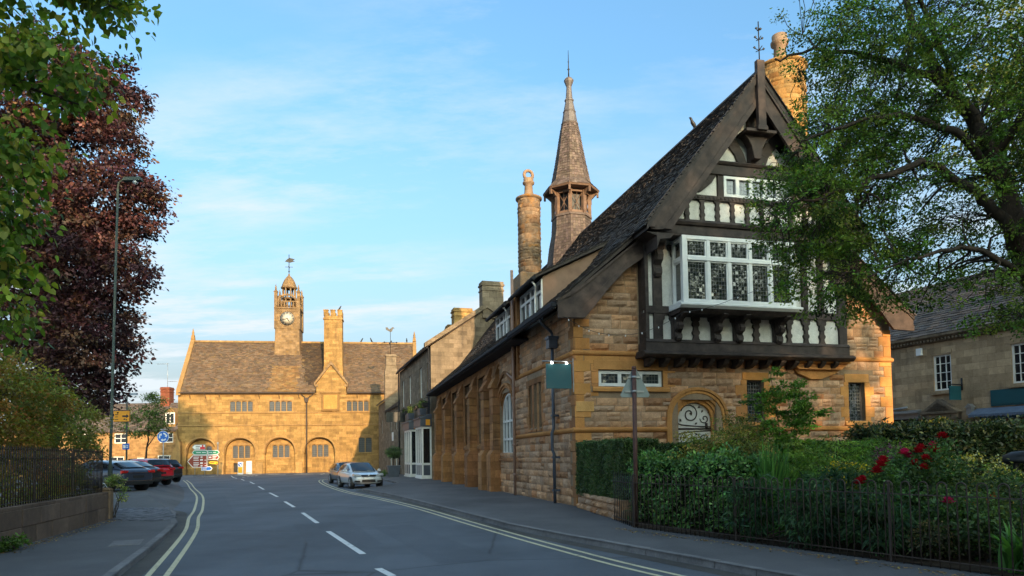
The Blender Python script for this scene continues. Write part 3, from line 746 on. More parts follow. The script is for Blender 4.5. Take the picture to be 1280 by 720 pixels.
# -- door with scrolled hinge ironwork
dr = MB(FR)
for i in range(6): dr.box(3.53 + i * .24, 3.53 + i * .24 + .234, -.34, -.28, -.1, 3.6)
door = dr.build('door', 'door_cream', hall)
sc = MB(FR)
def spiral(cx, cz, r0, turns, a0, sgn=1, n=40): return [(cx + r0 * (1 - .86 * t / n) * math.cos(a0 + sgn * turns * 2 * PI * t / n), -.262, cz + r0 * (1 - .86 * t / n) * math.sin(a0 + sgn * turns * 2 * PI * t / n)) for t in range(n + 1)]
def leafy(x, z, a, l=.11): 
    c, s_ = math.cos(a), math.sin(a); sc.prism([(x, z), (x + l * .5 * c - .035 * s_, z + l * .5 * s_ + .035 * c), (x + l * c, z + l * s_), (x + l * .5 * c + .035 * s_, z + l * .5 * s_ - .035 * c)], -.272, -.255)
for sg, zb in ((1, 2.55), (-1, 2.47)):
    P = [(3.6, -.262, zb - sg * 0.0)] + [(3.62, -.262, zb + sg * .30), (3.75, -.262, zb + sg * .58)]
    sc.tube(spiral(4.12, zb + sg * .45, .34, 1.55, PI * .9, -sg), .020, 6)
    sc.tube(pts_path((3.56, -.262, zb + sg * .75), (3.64, -.262, zb + sg * .3), (3.8, -.262, zb + sg * .1), (4.9, -.262, zb + sg * .02)), .019, 6)
    sc.tube(spiral(4.66, zb + sg * .30, .17, 1.2, PI, sg, 24), .016, 6); sc.tube(spiral(3.66, zb + sg * .86, .13, 1.1, -PI / 2, sg, 20), .015, 6)
    for x, z, a in ((4.15, .80, 1.2), (4.42, .66, .5), (4.55, .5, 1.0), (3.85, .62, 2.3), (4.10, .45, .4), (4.78, .48, .6), (3.62, .5, 1.8), (4.3, .1, .7), (3.8, .2, 2.0)): leafy(x, zb + sg * z, sg * a)
sc.tube([(3.55, -.258, 2.51), (4.95, -.258, 2.51)], .028, 6); sc.tube([(4.72, -.25, 2.7), (4.72, -.25, 2.5)], .05, 6)
sc.build('scroll_hinge', 'rust_iron', door)

# -- jettied timber storey
pl_ = MB(FR)
pl_.box(2.30, 9.70, -.02, .44, 4.98, 8.75)
pl_.prism([(2.5, 8.75), (9.5, 8.75), (6, 13.0)], -.02, .79)
pl_.build('plaster_infill', 'render_white', hall)
tf = MB(FR); T0, T1 = .40, .525
def wavy(x0, x1, z0, z1, d0=T0, d1=T1, amp=1.):
    P = [(0, .075), (.05, .075), (.10, .03), (.16, .0), (.25, -.015), (.32, .03), (.38, .035), (.44, -.01), (.55, -.02), (.62, .03), (.70, .015), (.78, -.02), (.86, .0), (.91, .055), (.95, .085), (1, .10)]
    hh = z1 - z0; tf.prism([(x1 + e * amp, z0 + t * hh) for t, e in P] + [(x0 - e * amp, z0 + t * hh) for t, e in reversed(P)], d0, d1)
tf.box(2.20, 9.80, .0, .57, 4.86, 5.24)
tf.prism([(0, 4.76), (.60, 4.76), (.72, 4.84), (.72, 4.90), (.60, 4.96), (0, 4.96)], 2.08, 9.92, 'x')
tf.prism([(.44, 5.24), (.60, 5.24), (.545, 5.34), (.44, 5.34)], 2.20, 9.80, 'x')
for x0, x1 in ((2.24, 2.36), (2.52, 2.83), (7.28, 7.44), (8.02, 8.24), (8.66, 8.88), (9.42, 9.76)): tf.box(x0, x1, .2 if x0 < 2.3 or x1 > 9.7 else T0, T1, 6.30, 8.6)
tf.box(2.24, 3.24, T0, .54, 6.16, 6.40); tf.box(7.2, 9.76, T0, .54, 6.16, 6.40)
tf.box(2.24, 2.36, .2, T1, 5.24, 6.2); tf.box(9.45, 9.76, .2, T1, 5.24, 6.2); tf.box(2.52, 2.83, T0, T1, 5.24, 6.2)
for x0, x1 in ((3.90, 4.10), (6.12, 6.32), (7.40, 7.55), (8.06, 8.22), (8.68, 8.86)): wavy(x0, x1, 5.26, 6.18)
for x0, x1 in ((3.14, 3.46), (4.55, 4.86), (5.36, 5.66), (6.85, 7.16)): tf.box(x0, x1, T0, .56, 5.24, 6.2)
for x0, x1 in ((2.83, 3.14), (3.46, 3.95), (4.05, 4.55), (4.86, 5.36), (5.66, 6.15), (6.30, 6.85), (7.16, 7.42), (7.54, 8.08), (8.20, 8.70), (8.84, 9.45)):   # small cusps in the panel heads
    for xx, sg in ((x0, 1), (x1, -1)): w_ = min(.15, (x1 - x0) * .36); tf.prism([(xx, 6.2), (xx + sg * w_, 6.2), (xx + sg * w_ * .95, 6.14), (xx + sg * w_ * .62, 6.08), (xx + sg * w_ * .66, 6.02), (xx + sg * w_ * .5, 5.97), (xx + sg * w_ * .2, 5.95), (xx + sg * w_ * .16, 5.88), (xx, 5.80)], T0, T1)
for xx, sg in ((2.83, 1), (3.2, -1)): tf.prism([(xx, 8.4), (xx + sg * .15, 8.4), (xx + sg * .12, 8.25), (xx + sg * .05, 8.2), (xx, 8.0)], T0, T1)
# left and right returns of the jetty
for s0 in (0, 1):
    xx = (2.24, 2.30) if not s0 else (9.70, 9.76)
    tf.box(xx[0], xx[1], .0, .2, 4.96, 8.6)
# bressummer and the upper, further projecting gable
tf.box(2.35, 9.65, .3, 1.10, 8.56, 8.90)
tf.prism([(.6, 8.86), (1.16, 8.86), (1.22, 8.95), (1.10, 9.06), (.6, 9.06)], 2.30, 9.70, 'x'); tf.prism([(.6, 8.50), (1.14, 8.50), (1.16, 8.60), (.6, 8.62)], 2.35, 9.65, 'x')
U0_, U1_ = .76, .87
for k in range(12):
    x = 3.06 + k * .545
    wavy(x - .07, x + .07, 9.06, 9.84, U0_, U1_, .6)
tf.box(2.9, 9.1, U0_, .90, 9.82, 9.97)
for k in range(44): tf.box(3.0 + k * .137, 3.07 + k * .137, U0_, .925, 9.86, 9.93)
for x0, x1 in ((4.72, 4.92), (7.42, 7.62), (3.62, 3.76)): tf.box(x0, x1, U0_, U1_, 9.97, 10.7)
tf.strip([(3.76, 10.0), (4.15, 10.12), (4.5, 10.4), (4.7, 10.7)], [(3.76, 10.3), (3.98, 10.36), (4.25, 10.55), (4.4, 10.75)], U0_, U1_)
tf.strip([(8.24, 10.0), (7.85, 10.12), (7.6, 10.4), (7.5, 10.7)], [(8.24, 10.3), (8.02, 10.36), (7.75, 10.55), (7.7, 10.75)], U0_, U1_)
tf.box(4.0, 8.0, U0_, .93, 10.68, 11.02); tf.prism([(.7, 11.0), (.97, 11.0), (1.02, 11.07), (.93, 11.14), (.7, 11.14)], 4.1, 7.9, 'x')
tf.box(5.86, 6.16, U0_, .95, 11.1, 12.9)
for sg in (-1, 1): tf.strip([(6 + sg * .16, 11.1), (6 + sg * .3, 11.5), (6 + sg * .62, 12.0), (6 + sg * 1.05, 12.35)], [(6 + sg * .5, 11.1), (6 + sg * .62, 11.4), (6 + sg * .9, 11.75), (6 + sg * 1.3, 12.0)], U0_, U1_)
tf.build('timber_frame', 'timber', hall, bevel=.006)
fw_ = casement(hall, FR, 4.92, 7.42, 9.98, 10.66, .90, nx=5, fw=.09, bar=.13, pane='glass_lead', thick=.14)
# consoles, joist ends
def console(x, w_, z0, z1, n0, n1, name='bracket'):
    P = [(0, 0), (.16, -.03), (.27, .06), (.24, .20), (.12, .30), (.24, .36), (.42, .42), (.50, .56), (.40, .70), (.52, .80), (.78, .86), (1., .97), (1., 1.04), (0, 1.04)]
    b = MB(FR); b.prism([(n0 + a * (n1 - n0), z0 + c * (z1 - z0)) for a, c in P], x - w_ / 2, x + w_ / 2, 'x'); b.prism([(n0 + a * (n1 - n0) * .8, z0 + .05 + c * (z1 - z0) * .93) for a, c in P], x - w_ * .72, x + w_ * .72, 'x')
    return b.build(name, 'timber', hall, bevel=.006)
for x in (3.30, 4.70, 5.51, 7.00): console(x, .17, 5.30, 6.10, .55, 1.16)
console(2.66, .20, 7.35, 8.50, .50, 1.10); console(9.30, .20, 7.35, 8.50, .50, 1.10)
for k in range(14):
    b = MB(FR); x = 2.45 + k * .53
    b.prism([(0, 4.50), (.22, 4.52), (.42, 4.60), (.52, 4.70), (.52, 4.765), (0, 4.765)], x - .09, x + .09, 'x'); b.build('joist_end', 'timber', hall, bevel=.01)
# -- white oriel window
ow = MB(FR); X0, X1, N0, N1, Z0, Z1 = 3.20, 7.26, .5, 1.2, 6.34, 8.52
zs_ = 7.80
def light_frame(mb, x0, x1, z0, z1, d, f=.055, t=.05):
    mb.box(x0, x0 + f, d - t, d, z0, z1); mb.box(x1 - f, x1, d - t, d, z0, z1); mb.box(x0 + f, x1 - f, d - t, d, z0, z0 + f); mb.box(x0 + f, x1 - f, d - t, d, z1 - f, z1)
for x in (X0, X1 - .16): ow.box(x, x + .16, N1 - .16, N1, Z0, Z1)
wd = (X1 - X0 - .32) / 5
for k in range(1, 5): ow.box(X0 + .16 + k * wd - .05, X0 + .16 + k * wd + .05, N1 - .16, N1 - .012, Z0 + .14, Z1 - .1)
ow.box(X0 + .16, X1 - .16, N1 - .16, N1 - .003, Z0, Z0 + .14); ow.box(X0 + .16, X1 - .16, N1 - .16, N1 - .003, Z1 - .12, Z1); ow.box(X0 + .16, X1 - .16, N1 - .16, N1 + .012, zs_ - .06, zs_ + .06)
for k in range(5):
    a, b = X0 + .16 + k * wd + .05, X0 + .16 + (k + 1) * wd - .05
    if k == 0: a = X0 + .16
    if k == 4: b = X1 - .16
    light_frame(ow, a, b, Z0 + .14, zs_ - .06, N1 - .04, .045); light_frame(ow, a, b, zs_ + .06, Z1 - .12, N1 - .04, .045)
for Mx in (frame((X0, -N0, 0), (0, -1, 0), (-1, 0, 0)), frame((X1, -N0, 0), (0, -1, 0), (1, 0, 0))):
    ow.M = Mx; ow.box(.02, .10, -.12, .006, Z0, Z1); ow.box(.10, .54, -.12, -.005, Z0, Z0 + .14); ow.box(.10, .54, -.12, -.005, Z1 - .12, Z1); ow.box(.10, .54, -.12, -.004, zs_ - .06, zs_ + .06)
    light_frame(ow, .10, .54, Z0 + .14, zs_ - .06, -.04, .045); light_frame(ow, .10, .54, zs_ + .06, Z1 - .12, -.04, .045)
ow.M = FR
ow.prism([(.5, 6.22), (1.24, 6.22), (1.33, 6.30), (1.33, 6.36), (1.2, 6.40), (.5, 6.40)], X0 - .16, X1 + .16, 'x')
orl = ow.build('oriel_window', 'white_paint', hall, bevel=.006)
op = MB(FR); op.quad((X0 + .1, N1 - .075, Z0 + .05), (X1 - .1, N1 - .075, Z0 + .05), (X1 - .1, N1 - .075, Z1 - .05), (X0 + .1, N1 - .075, Z1 - .05))
for x in (X0 + .06, X1 - .06): op.quad((x, N0, Z0 + .05), (x, N1 - .1, Z0 + .05), (x, N1 - .1, Z1 - .05), (x, N0, Z1 - .05))
op.build('pane', 'glass_lead', orl)
os_ = MB(FR); os_.prism([(.52, 6.08), (1.12, 6.08), (1.2, 6.15), (1.26, 6.215), (.52, 6.215)], X0 - .12, X1 + .12, 'x'); os_.box(X0 - .1, X1 + .1, .5, 1.0, 6.12, 6.2)
os_.build('oriel_soffit', 'timber', hall)

# -- bargeboards
def mir(P): return [(12 - x, z) for x, z in P]
UB = [(1.90, 8.74), (2.10, 8.56), (2.76, 8.60), (6.0, 12.98), (6.0, 14.0)]; UB2 = [(1.86, 8.80), (2.0, 8.62), (2.18, 8.62), (6.0, 13.70), (6.0, 14.06)]; UB3 = [(2.50, 8.60), (2.76, 8.60), (6.0, 12.98), (6.0, 13.25)]
LBo = [(2.35, 8.66), (1.60, 8.10), (.95, 7.58), (.30, 7.06), (-.25, 6.68), (-.66, 6.46)]; LBi = [(2.35, 8.04), (1.60, 7.50), (1.02, 6.90), (.58, 6.36), (.22, 5.95), (-.64, 5.92)]
for f in (lambda P: P, mir):
    b = MB(FR); b.prism(f(UB), 1.30, 1.37); b.prism(f(UB2), 1.37, 1.43); b.prism(f(UB3), 1.37, 1.40); b.build('bargeboard', 'timber_brown', hall)
    b = MB(FR); b.strip(f(LBo), f(LBi), .36, .43)
    mid = [(x * .35 + p * .65, z * .35 + q_ * .65) for (x, z), (p, q_) in zip(LBo, LBi)]; b.strip(f(mid), f(LBi), .43, .465); top = [(x * .9 + p * .1, z * .9 + q_ * .1 + .03) for (x, z), (p, q_) in zip(LBo, LBi)]; b.strip(f([(x, z + .05) for x, z in LBo]), f(top), .43, .48)
    b.build('curved_bargeboard', 'timber_brown', hall)
    b = MB(FR); b.prism(f([(1.95, 8.5), (2.9, 8.5), (2.75, 8.35), (2.4, 8.3), (2.3, 8.0), (2.3, 8.4)]), .5, 1.3); b.build('verge_bracket', 'timber', hall)
b = MB(FR); b.box(5.86, 6.14, 1.36, 1.52, 12.1, 14.30); b.box(5.82, 6.18, 1.34, 1.54, 12.0, 12.14); b.prism([(5.5, 12.0), (6.5, 12.0), (6.35, 11.85), (6.2, 11.6), (6.12, 11.2), (5.88, 11.2), (5.8, 11.6), (5.65, 11.85)], .9, 1.2)
b.box(5.45, 6.55, .85, 1.45, 11.96, 12.06); b.build('king_post_finial', 'timber_brown', hall, bevel=.01)
b = MB(FR); b.tube([(6, 1.44, 14.25), (6, 1.44, 15.6)], .02, 6)
for z, l in ((14.65, .17), (15.0, .13), (15.3, .08)):
    for a in (0, PI / 2): b.tube([(6 - l * math.cos(a), 1.44 - l * math.sin(a), z + .05), (6, 1.44, z), (6 + l * math.cos(a), 1.44 + l * math.sin(a), z + .05)], .014, 5)
    for sg in (-1, 1): b.lathe([(0, -.05), (.045, 0), (0, .05)], (6 + sg * l, 1.44, z + .07), 8)
b.build('iron_finial', 'iron', hall)

# -- roofs
rf = MB()
SLU, SLL = (13.98 - 8.62) / (6 - 1.9), (8.62 - 6.42) / (1.9 + .68)
for sg in (0, 1):
    f = (lambda P: P) if not sg else mir
    rf.prism(f([(1.9, 8.50), (1.9, 8.66), (6.0, 13.98), (6.0, 13.80)]), -1.44, LEN)
    rf.prism(f([(-.68, 6.30), (-.68, 6.42), (1.9, 8.62), (1.9, 8.48)]), -.46, LEN)
roof = rf.build('roof', 'timber', hall)
sl_ = MB()
def Vs(x0, z0, x1, z1): return Vector((x1 - x0, 0, z1 - z0)).normalized(), math.hypot(x1 - x0, z1 - z0)
vL, lL = Vs(-.70, 6.44, 1.95, 8.70); vU, lU = Vs(1.82, 8.62, 6.0, 14.02)
slates(sl_, (1.82, -1.50, 8.62), (0, 1, 0), vU, 0, lU, lambda v: (0, LEN + 1.5), w=.24, e=.15, th=.030, seed=31, bright=(.5, 1.5))
slates(sl_, (-.70, -.52, 6.44), (0, 1, 0), vL, 0, lL, lambda v: (0, LEN + .5), w=.24, e=.16, th=.030, seed=32, bright=(.5, 1.5))
vR, _ = Vs(10.18, 8.62, 6.0, 14.02); vR2, _ = Vs(12.7, 6.44, 10.05, 8.70)
slates(sl_, (10.18, -1.50, 8.62), (0, 1, 0), vR, 0, lU, lambda v: (0, LEN + 1.5), w=.5, e=.3, th=.03, seed=33)
slates(sl_, (12.7, -.52, 6.44), (0, 1, 0), vR2, 0, lL, lambda v: (0, LEN + .5), w=.5, e=.3, th=.03, seed=34)
sl_.build('roof_slates', 'slate', roof)
rt = MB(); 
for k in range(62): rt.prism([(5.86, 13.90), (6.0, 14.09), (6.14, 13.90), (6.0, 14.02)], -1.45 + k * .5, -1.45 + k * .5 + .49, col=(rdh.uniform(.8, 1.2),) * 3)
rt.build('ridge_tiles', 'slate', roof)

# -- wall dormers over the lane
for y0, y1 in ((3.35, 6.35), (7.75, 10.7)):
    d = MB(); zt = 8.22
    d.prism([(.05, 6.5), (.05, zt), (2.5, 9.45), (2.2, 9.0), (1.0, 7.6)], y0, y0 + .08); dm = d.build('dormer', 'render_tan', hall)
    d = MB(); d.prism([(.05, 6.5), (.05, zt), (2.5, 9.45), (2.2, 9.0), (1.0, 7.6)], y1 - .08, y1); d.build('dormer_cheek', 'render_tan', dm)
    casement(dm, frame((0, 0, 0), (0, 1, 0), (-1, 0, 0)), y0 + .02, y1 - .02, 6.62, zt - .08, .0, nx=4, fw=.10, bar=.11, pane='glass', thick=.12, splits=[7.72], name='dormer_window')
    r_ = MB(); r_.prism([(-.28, 8.12), (-.28, 8.20), (2.75, 9.72), (2.75, 9.6)], y0 - .2, y1 + .2)
    vD, lD = Vs(-.32, 8.2, 2.8, 9.76); slates(r_, (-.32, y0 - .24, 8.2), (0, 1, 0), vD, 0, lD, lambda v: (0, y1 - y0 + .48), w=.24, e=.16, th=.03, seed=int(y0 * 7))
    r_.build('dormer_roof', 'slate', dm)
    gt = MB(); gt.tube([(-.36, y0 - .25, 8.10), (-.36, y1 + .3, 8.10)], .075, 8); gt.build('gutter', 'gutter', dm)
    pp = MB(); pp.tube(pts_path((-.34, y0 + .1, 8.05), (-.2, y0 + .15, 7.9), (-.1, y0 + .5, 7.7), (-.09, y0 + .5, 6.9)), .035, 8); pp.build('downpipe', 'white_paint', dm)
gt = MB(); gt.box(-.86, -.66, -.40, 5.25, 6.26, 6.42); gt.box(-.84, -.70, -.38, 5.2, 6.2, 6.27); gt.build('gutter', 'gutter', hall, bevel=.03)
gt = MB(); gt.box(-.82, -.66, 5.1, LEN, 6.22, 6.36); gt.box(-.70, .0, 5.1, LEN, 6.18, 6.26); gt.build('gutter', 'gutter', hall, bevel=.03)
gt = MB(); gt.tube(pts_path((-.74, 1.2, 6.2), (-.62, 1.3, 6.05), (-.25, 1.55, 5.85), (-.2, 1.6, 5.7), n=4), .05, 8); gt.box(-.36, -.06, 1.44, 1.78, 5.30, 5.66); gt.box(-.39, -.03, 1.41, 1.81, 5.6, 5.7)
gt.tube([(-.2, 1.6, 5.35), (-.2, 1.6, 2.75), (-.2, 1.6, 2.6), (-.26, 1.6, 2.45), (-.26, 1.6, 1.9), (-.2, 1.6, 1.75), (-.2, 1.6, .05)], .055, 10)
for z in (4.2, 3.0, 1.6, .5): gt.box(-.27, -.0, 1.52, 1.68, z, z + .07)
gt.build('downpipe', 'slate_paint', hall)
gt = MB(); gt.tube([(-.22, 6.75, -.05), (-.22, 6.75, 9.35)], .062, 10)
for z in (.9, 2.1, 4.0, 6.0): gt.lathe([(.062, 0), (.08, .01), (.08, .09), (.062, .1)], (-.22, 6.75, z), 10)
gt.tube(pts_path((-.22, 6.75, 4.85), (-.22, 7.2, 5.0), (-.14, 8.1, 5.25)), .045, 8)
gt.build('vent_pipe', 'pipe_brown', hall)
# brown brick pier rising beside the dormers
mb = MB(); mb.box(-.12, .3, 6.45, 6.62, 4.9, 8.3); mb.box(-.12, .3, 6.88, 7.5, 4.9, 8.3); mb.box(-.06, .3, 6.62, 6.88, 4.9, 8.3); mb.build('pier', 'dressed_dirty', hall)

# -- arched window and buttressed nave wall of the lane side
q = MB(SF)
for k in range(4):
    i = .11 * k; A_ = [(7.3 + i, 1.6)] + arch_pts(7.3 + i, 10.5 - i, 3.35, 4.92 - i, 14) + [(10.5 - i, 1.6)]
    j = i + .108; B_ = [(7.3 + j, 1.6)] + arch_pts(7.3 + j, 10.5 - j, 3.35, 4.92 - j, 14) + [(10.5 - j, 1.6)]
    q.strip(A_, B_, (.11, .05, -.02, -.09)[k], -.3, col=dcol())
q.prism([(-.3, 1.76), (-.3, 1.5), (.1, 1.5), (.1, 1.58)], 7.25, 10.05, 'x', col=dcol())
q.prism([(7.2, 4.2), (7.3, 4.4), (7.75, 4.85), (8.4, 5.2), (8.9, 5.32), (9.4, 5.2), (10.05, 4.85), (10.05, 4.95), (9.45, 5.32), (8.9, 5.45), (8.35, 5.32), (7.65, 4.95), (7.2, 4.5)], 0, .12, col=dcol())
q.build('arch_moulding', 'dressed_dirty', hall)
aw = MB(SF); A_ = [(7.72, 1.75)] + arch_pts(7.72, 10.08, 3.35, 4.5, 14) + [(10.08, 1.75)]; B_ = [(7.82, 1.85)] + arch_pts(7.82, 9.98, 3.35, 4.38, 14) + [(9.98, 1.85)]
aw.strip(A_, B_, -.12, -.24); aw.box(7.72, 10.08, -.24, -.12, 1.75, 1.87)
for k in range(1, 4): aw.box(7.72 + k * .59 - .05, 7.72 + k * .59 + .05, -.23, -.125, 1.8, 4.35)
for z in (2.45, 3.25): aw.box(7.75, 10.05, -.22, -.13, z - .045, z + .045)
awo = aw.build('arched_window', 'white_paint', hall)
mb = MB(SF); mb.quad((7.7, -.2, 1.75), (10.1, -.2, 1.75), (10.1, -.2, 4.5), (7.7, -.2, 4.5)); mb.build('pane', 'glass', awo)
nw = MB(SF)
wall_cells(nw, 10.85, LEN, 1.9, 6.4, nave, .03, -.1)
for x0, x1, z0, z1 in nave:
    nw.prism([(-.35, z0 + .3), (-.35, z0), (.06, z0 - .22), (.12, z0 - .2), (.12, z0 - .05)], x0 - .1, x1 + .1, 'x', col=dcol())
    m_ = (x0 + x1) / 2; nw.box(m_ - .08, m_ + .08, -.2, -.02, z0, z1); nw.box(x0, x1, -.18, -.04, 4.7, 4.82); nw.box(x0 - .12, x1 + .12, -.1, .07, z1, z1 + .16, col=dcol())
nw.build('nave_wall', 'dressed_dirty', hall)
mb = MB(SF)
for x0, x1, z0, z1 in nave: mb.quad((x0, -.2, z0), (x1, -.2, z0), (x1, -.2, z1), (x0, -.2, z1))
mb.build('nave_glass', 'glass_dark', hall)
for k, (a, b) in enumerate(bt):
    p = .44 if k else .34; bb = MB(SF)
    bb.prism([(-.05, -.3), (p + .16, -.3), (p + .16, 1.75), (p, 2.0), (-.05, 2.0)], a - .06, b + .06, 'x', col=dcol())
    z = 2.0
    while z < 4.6: bb.prism([(-.05, z + .004), (p, z + .004), (p, z + .396), (-.05, z + .396)], a, b, 'x', col=dcol()); z += .4
    bb.prism([(-.05, 4.8), (p, 4.8), (p + .08, 4.86), (p + .05, 4.98), (p * .62, 5.3), (p * .62, 5.38), (p * .7, 5.42), (p * .3, 5.85), (-.05, 6.1)], a - .03, b + .03, 'x', col=dcol())
    bb.build('buttress', 'dressed_dirty', hall, bevel=.012)
nb = MB(SF); nb.box(25.35, 26.2, .035, .06, 4.15, 4.6); nb.build('wall_notice', 'white_paint', hall)

# -- round chimneys with stone courses wrapped on a drum
def drum(parent, name, cx, cy, r, z0, z1, mat, pot_h, pot_r, seed, cap=.14, cowl=False):
    t = MB(); rubble(t, 0, 2 * PI * r, z0, z1 - .1, None, course=(.14, .24), length=(.2, .42), relief=.045, seed=seed)
    t.v = [(cx + (r + d) * math.cos(s / r), cy + (r + d) * math.sin(s / r), z) for s, d, z in t.v]
    t.lathe([(r, z0), (r, z1 - .1)], (cx, cy, 0), 24)
    t.lathe([(r, z1 - .12), (r + cap, z1 - .06), (r + cap, z1), (r * .8, z1 + .1), (.0, z1 + .12)], (cx, cy, 0), 24)
    o = t.build(name, mat, parent, fix=False)
    p = MB(); p.lathe([(pot_r * 1.25, 0), (pot_r * 1.1, .1), (pot_r * .92, pot_h * .3), (pot_r * .85, pot_h * .65), (pot_r * 1.25, pot_h * .72), (pot_r * 1.3, pot_h * .8), (pot_r * 1.05, pot_h * .84), (pot_r * 1.1, pot_h), (pot_r * .8, pot_h)], (cx, cy, z1 + .06), 16)
    if cowl: p.tube([(cx + .2 * math.cos(a), cy, z1 + pot_h + .24 + .2 * math.sin(a)) for a in np.linspace(-1.4, PI * 2 - 1.4, 20)], .075, 8)
    p.build('chimney_pot', 'pot', o)
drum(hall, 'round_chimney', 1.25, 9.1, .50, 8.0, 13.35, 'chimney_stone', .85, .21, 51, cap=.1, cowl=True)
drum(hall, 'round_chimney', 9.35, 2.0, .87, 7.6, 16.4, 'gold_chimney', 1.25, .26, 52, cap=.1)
b = MB(); b.box(.55, 1.95, 8.2, 10.0, 8.0, 9.75); b.build('chimney_base', 'chimney_stone', hall, bevel=.05)

# -- shingled bell turret astride the ridge
FX, FY = 5.95, 16.5
t = MB(); O8 = PI / 8
t.lathe([(1.45, 12.4), (1.30, 13.6), (1.14, 14.4), (1.10, 15.2), (1.18, 15.22), (1.18, 15.34)], (FX, FY, 0), 8, sm=False, rot=O8)
tur = t.build('bell_turret', 'shingle', hall)
def shingle_cone(parent, name, prof, e=.16, seed=1):
    s = MB(); rd = random.Random(seed)
    for (r0, z0), (r1, z1) in zip(prof, prof[1:]):
        n = max(1, round(math.hypot(r1 - r0, z1 - z0) / e))
        for k in range(n):
            ra, rb = r0 + (r1 - r0) * k / n, r0 + (r1 - r0) * (k + 1.12) / n; za, zb = z0 + (z1 - z0) * k / n, z0 + (z1 - z0) * (k + 1.12) / n
            for side in range(8):
                a0, a1 = side * PI / 4 + O8, (side + 1) * PI / 4 + O8; m = max(2, round(ra * .765 / .15))
                for j in range(m):
                    u0, u1 = j / m + .01, (j + 1) / m - .01; g = rd.uniform(.6, 1.4); t0 = rd.uniform(.018, .035)
                    def P(r, u, z): return (FX + r * (math.cos(a0) * (1 - u) + math.cos(a1) * u), FY + r * (math.sin(a0) * (1 - u) + math.sin(a1) * u), z)
                    dz = rd.uniform(-.02, .01)
                    s.add([P(ra + t0, u0, za + dz), P(ra + t0, u1, za + dz), P(rb + .004, u1, zb), P(rb + .004, u0, zb), P(ra - .01, u0, za + dz), P(ra - .01, u1, za + dz)], [(0, 1, 2, 3), (4, 5, 1, 0)], col=(g, g * rd.uniform(.95, 1.03), g * rd.uniform(.9, 1.02)))
    return s.build(name, 'shingle', parent, fix=False)
shingle_cone(tur, 'base_shingles', [(1.47, 12.5), (1.32, 13.6), (1.16, 14.4), (1.12, 15.2)], seed=3)
shingle_cone(tur, 'spire_shingles', [(1.62, 16.86), (1.14, 17.35), (.88, 18.6), (.55, 20.5), (.45, 20.95)], seed=4)
s = MB(); s.lathe([(1.58, 16.78), (1.64, 16.84), (1.13, 17.34), (.87, 18.6), (.54, 20.5), (.44, 20.97)], (FX, FY, 0), 8, sm=False, rot=O8); s.lathe([(1.64, 16.82), (1.60, 16.74), (1.0, 16.72)], (FX, FY, 0), 8, sm=False, rot=O8); s.build('spire', 'oak', tur)
s = MB(); s.lathe([(.48, 20.85), (.45, 21.0), (.35, 21.6), (.23, 22.2), (.27, 22.25), (.27, 22.33), (.20, 22.4), (.16, 22.9), (.15, 23.1), (.27, 23.4), (.29, 23.5), (.2, 23.6), (.05, 23.7)], (FX, FY, 0), 8, sm=False, rot=O8)
s.lathe([(.48, 20.85), (.51, 20.9), (.48, 20.95)], (FX, FY, 0), 8, rot=O8); s.lathe([(.36, 21.55), (.39, 21.6), (.35, 21.66)], (FX, FY, 0), 8, rot=O8)
s.build('lead_cap', 'lead', tur)
s = MB(); s.tube([(FX, FY, 23.6), (FX, FY, 24.4), (FX, FY, 25.3)], [.045, .03, .012], 8); s.lathe([(0, -.09), (.08, 0), (0, .09)], (FX, FY, 24.15), 8); s.lathe([(0, -.06), (.05, 0), (0, .06)], (FX, FY, 24.6), 8); s.build('lightning_rod', 'iron', tur)
for k in range(8):
    a = k * PI / 4 + O8; c, s_ = math.cos(a), math.sin(a)
    p = MB(frame((FX, FY, 0), (-s_, c, 0), (c, s_, 0))); p.box(-.10, .10, .95, 1.15, 15.3, 16.75); p.prism([(1.15, 16.35), (1.5, 16.72), (1.5, 16.78), (1.15, 16.78)], -.05, .05, 'x'); p.box(-.06, .06, 1.46, 1.58, 16.45, 16.8); p.build('lantern_post', 'oak', tur)
    a = k * PI / 4 + PI / 4; c, s_ = math.cos(a), math.sin(a)
    l = MB(frame((FX, FY, 0), (-s_, c, 0), (c, s_, 0))); l.box(-.36, .36, .86, 1.02, 15.3, 15.5); l.box(-.36, .36, .86, 1.02, 16.55, 16.72)
    l.tube([(-.3, .95, 15.5), (.3, .95, 16.5)], .02, 5); l.tube([(.3, .95, 15.5), (-.3, .95, 16.5)], .02, 5); l.tube([(0, .95, 15.5), (0, .95, 16.5)], .02, 5)
    l.build('lantern_tracery', 'oak', tur)
s = MB(); s.lathe([(.80, 15.3), (.80, 16.7)], (FX, FY, 0), 8, sm=False, rot=O8); s.build('bell_chamber', 'sign_black', tur)
s = MB(); s.lathe([(.25, 13.2), (.25, 13.9)], (2.6, 13.0, 0), 6); 

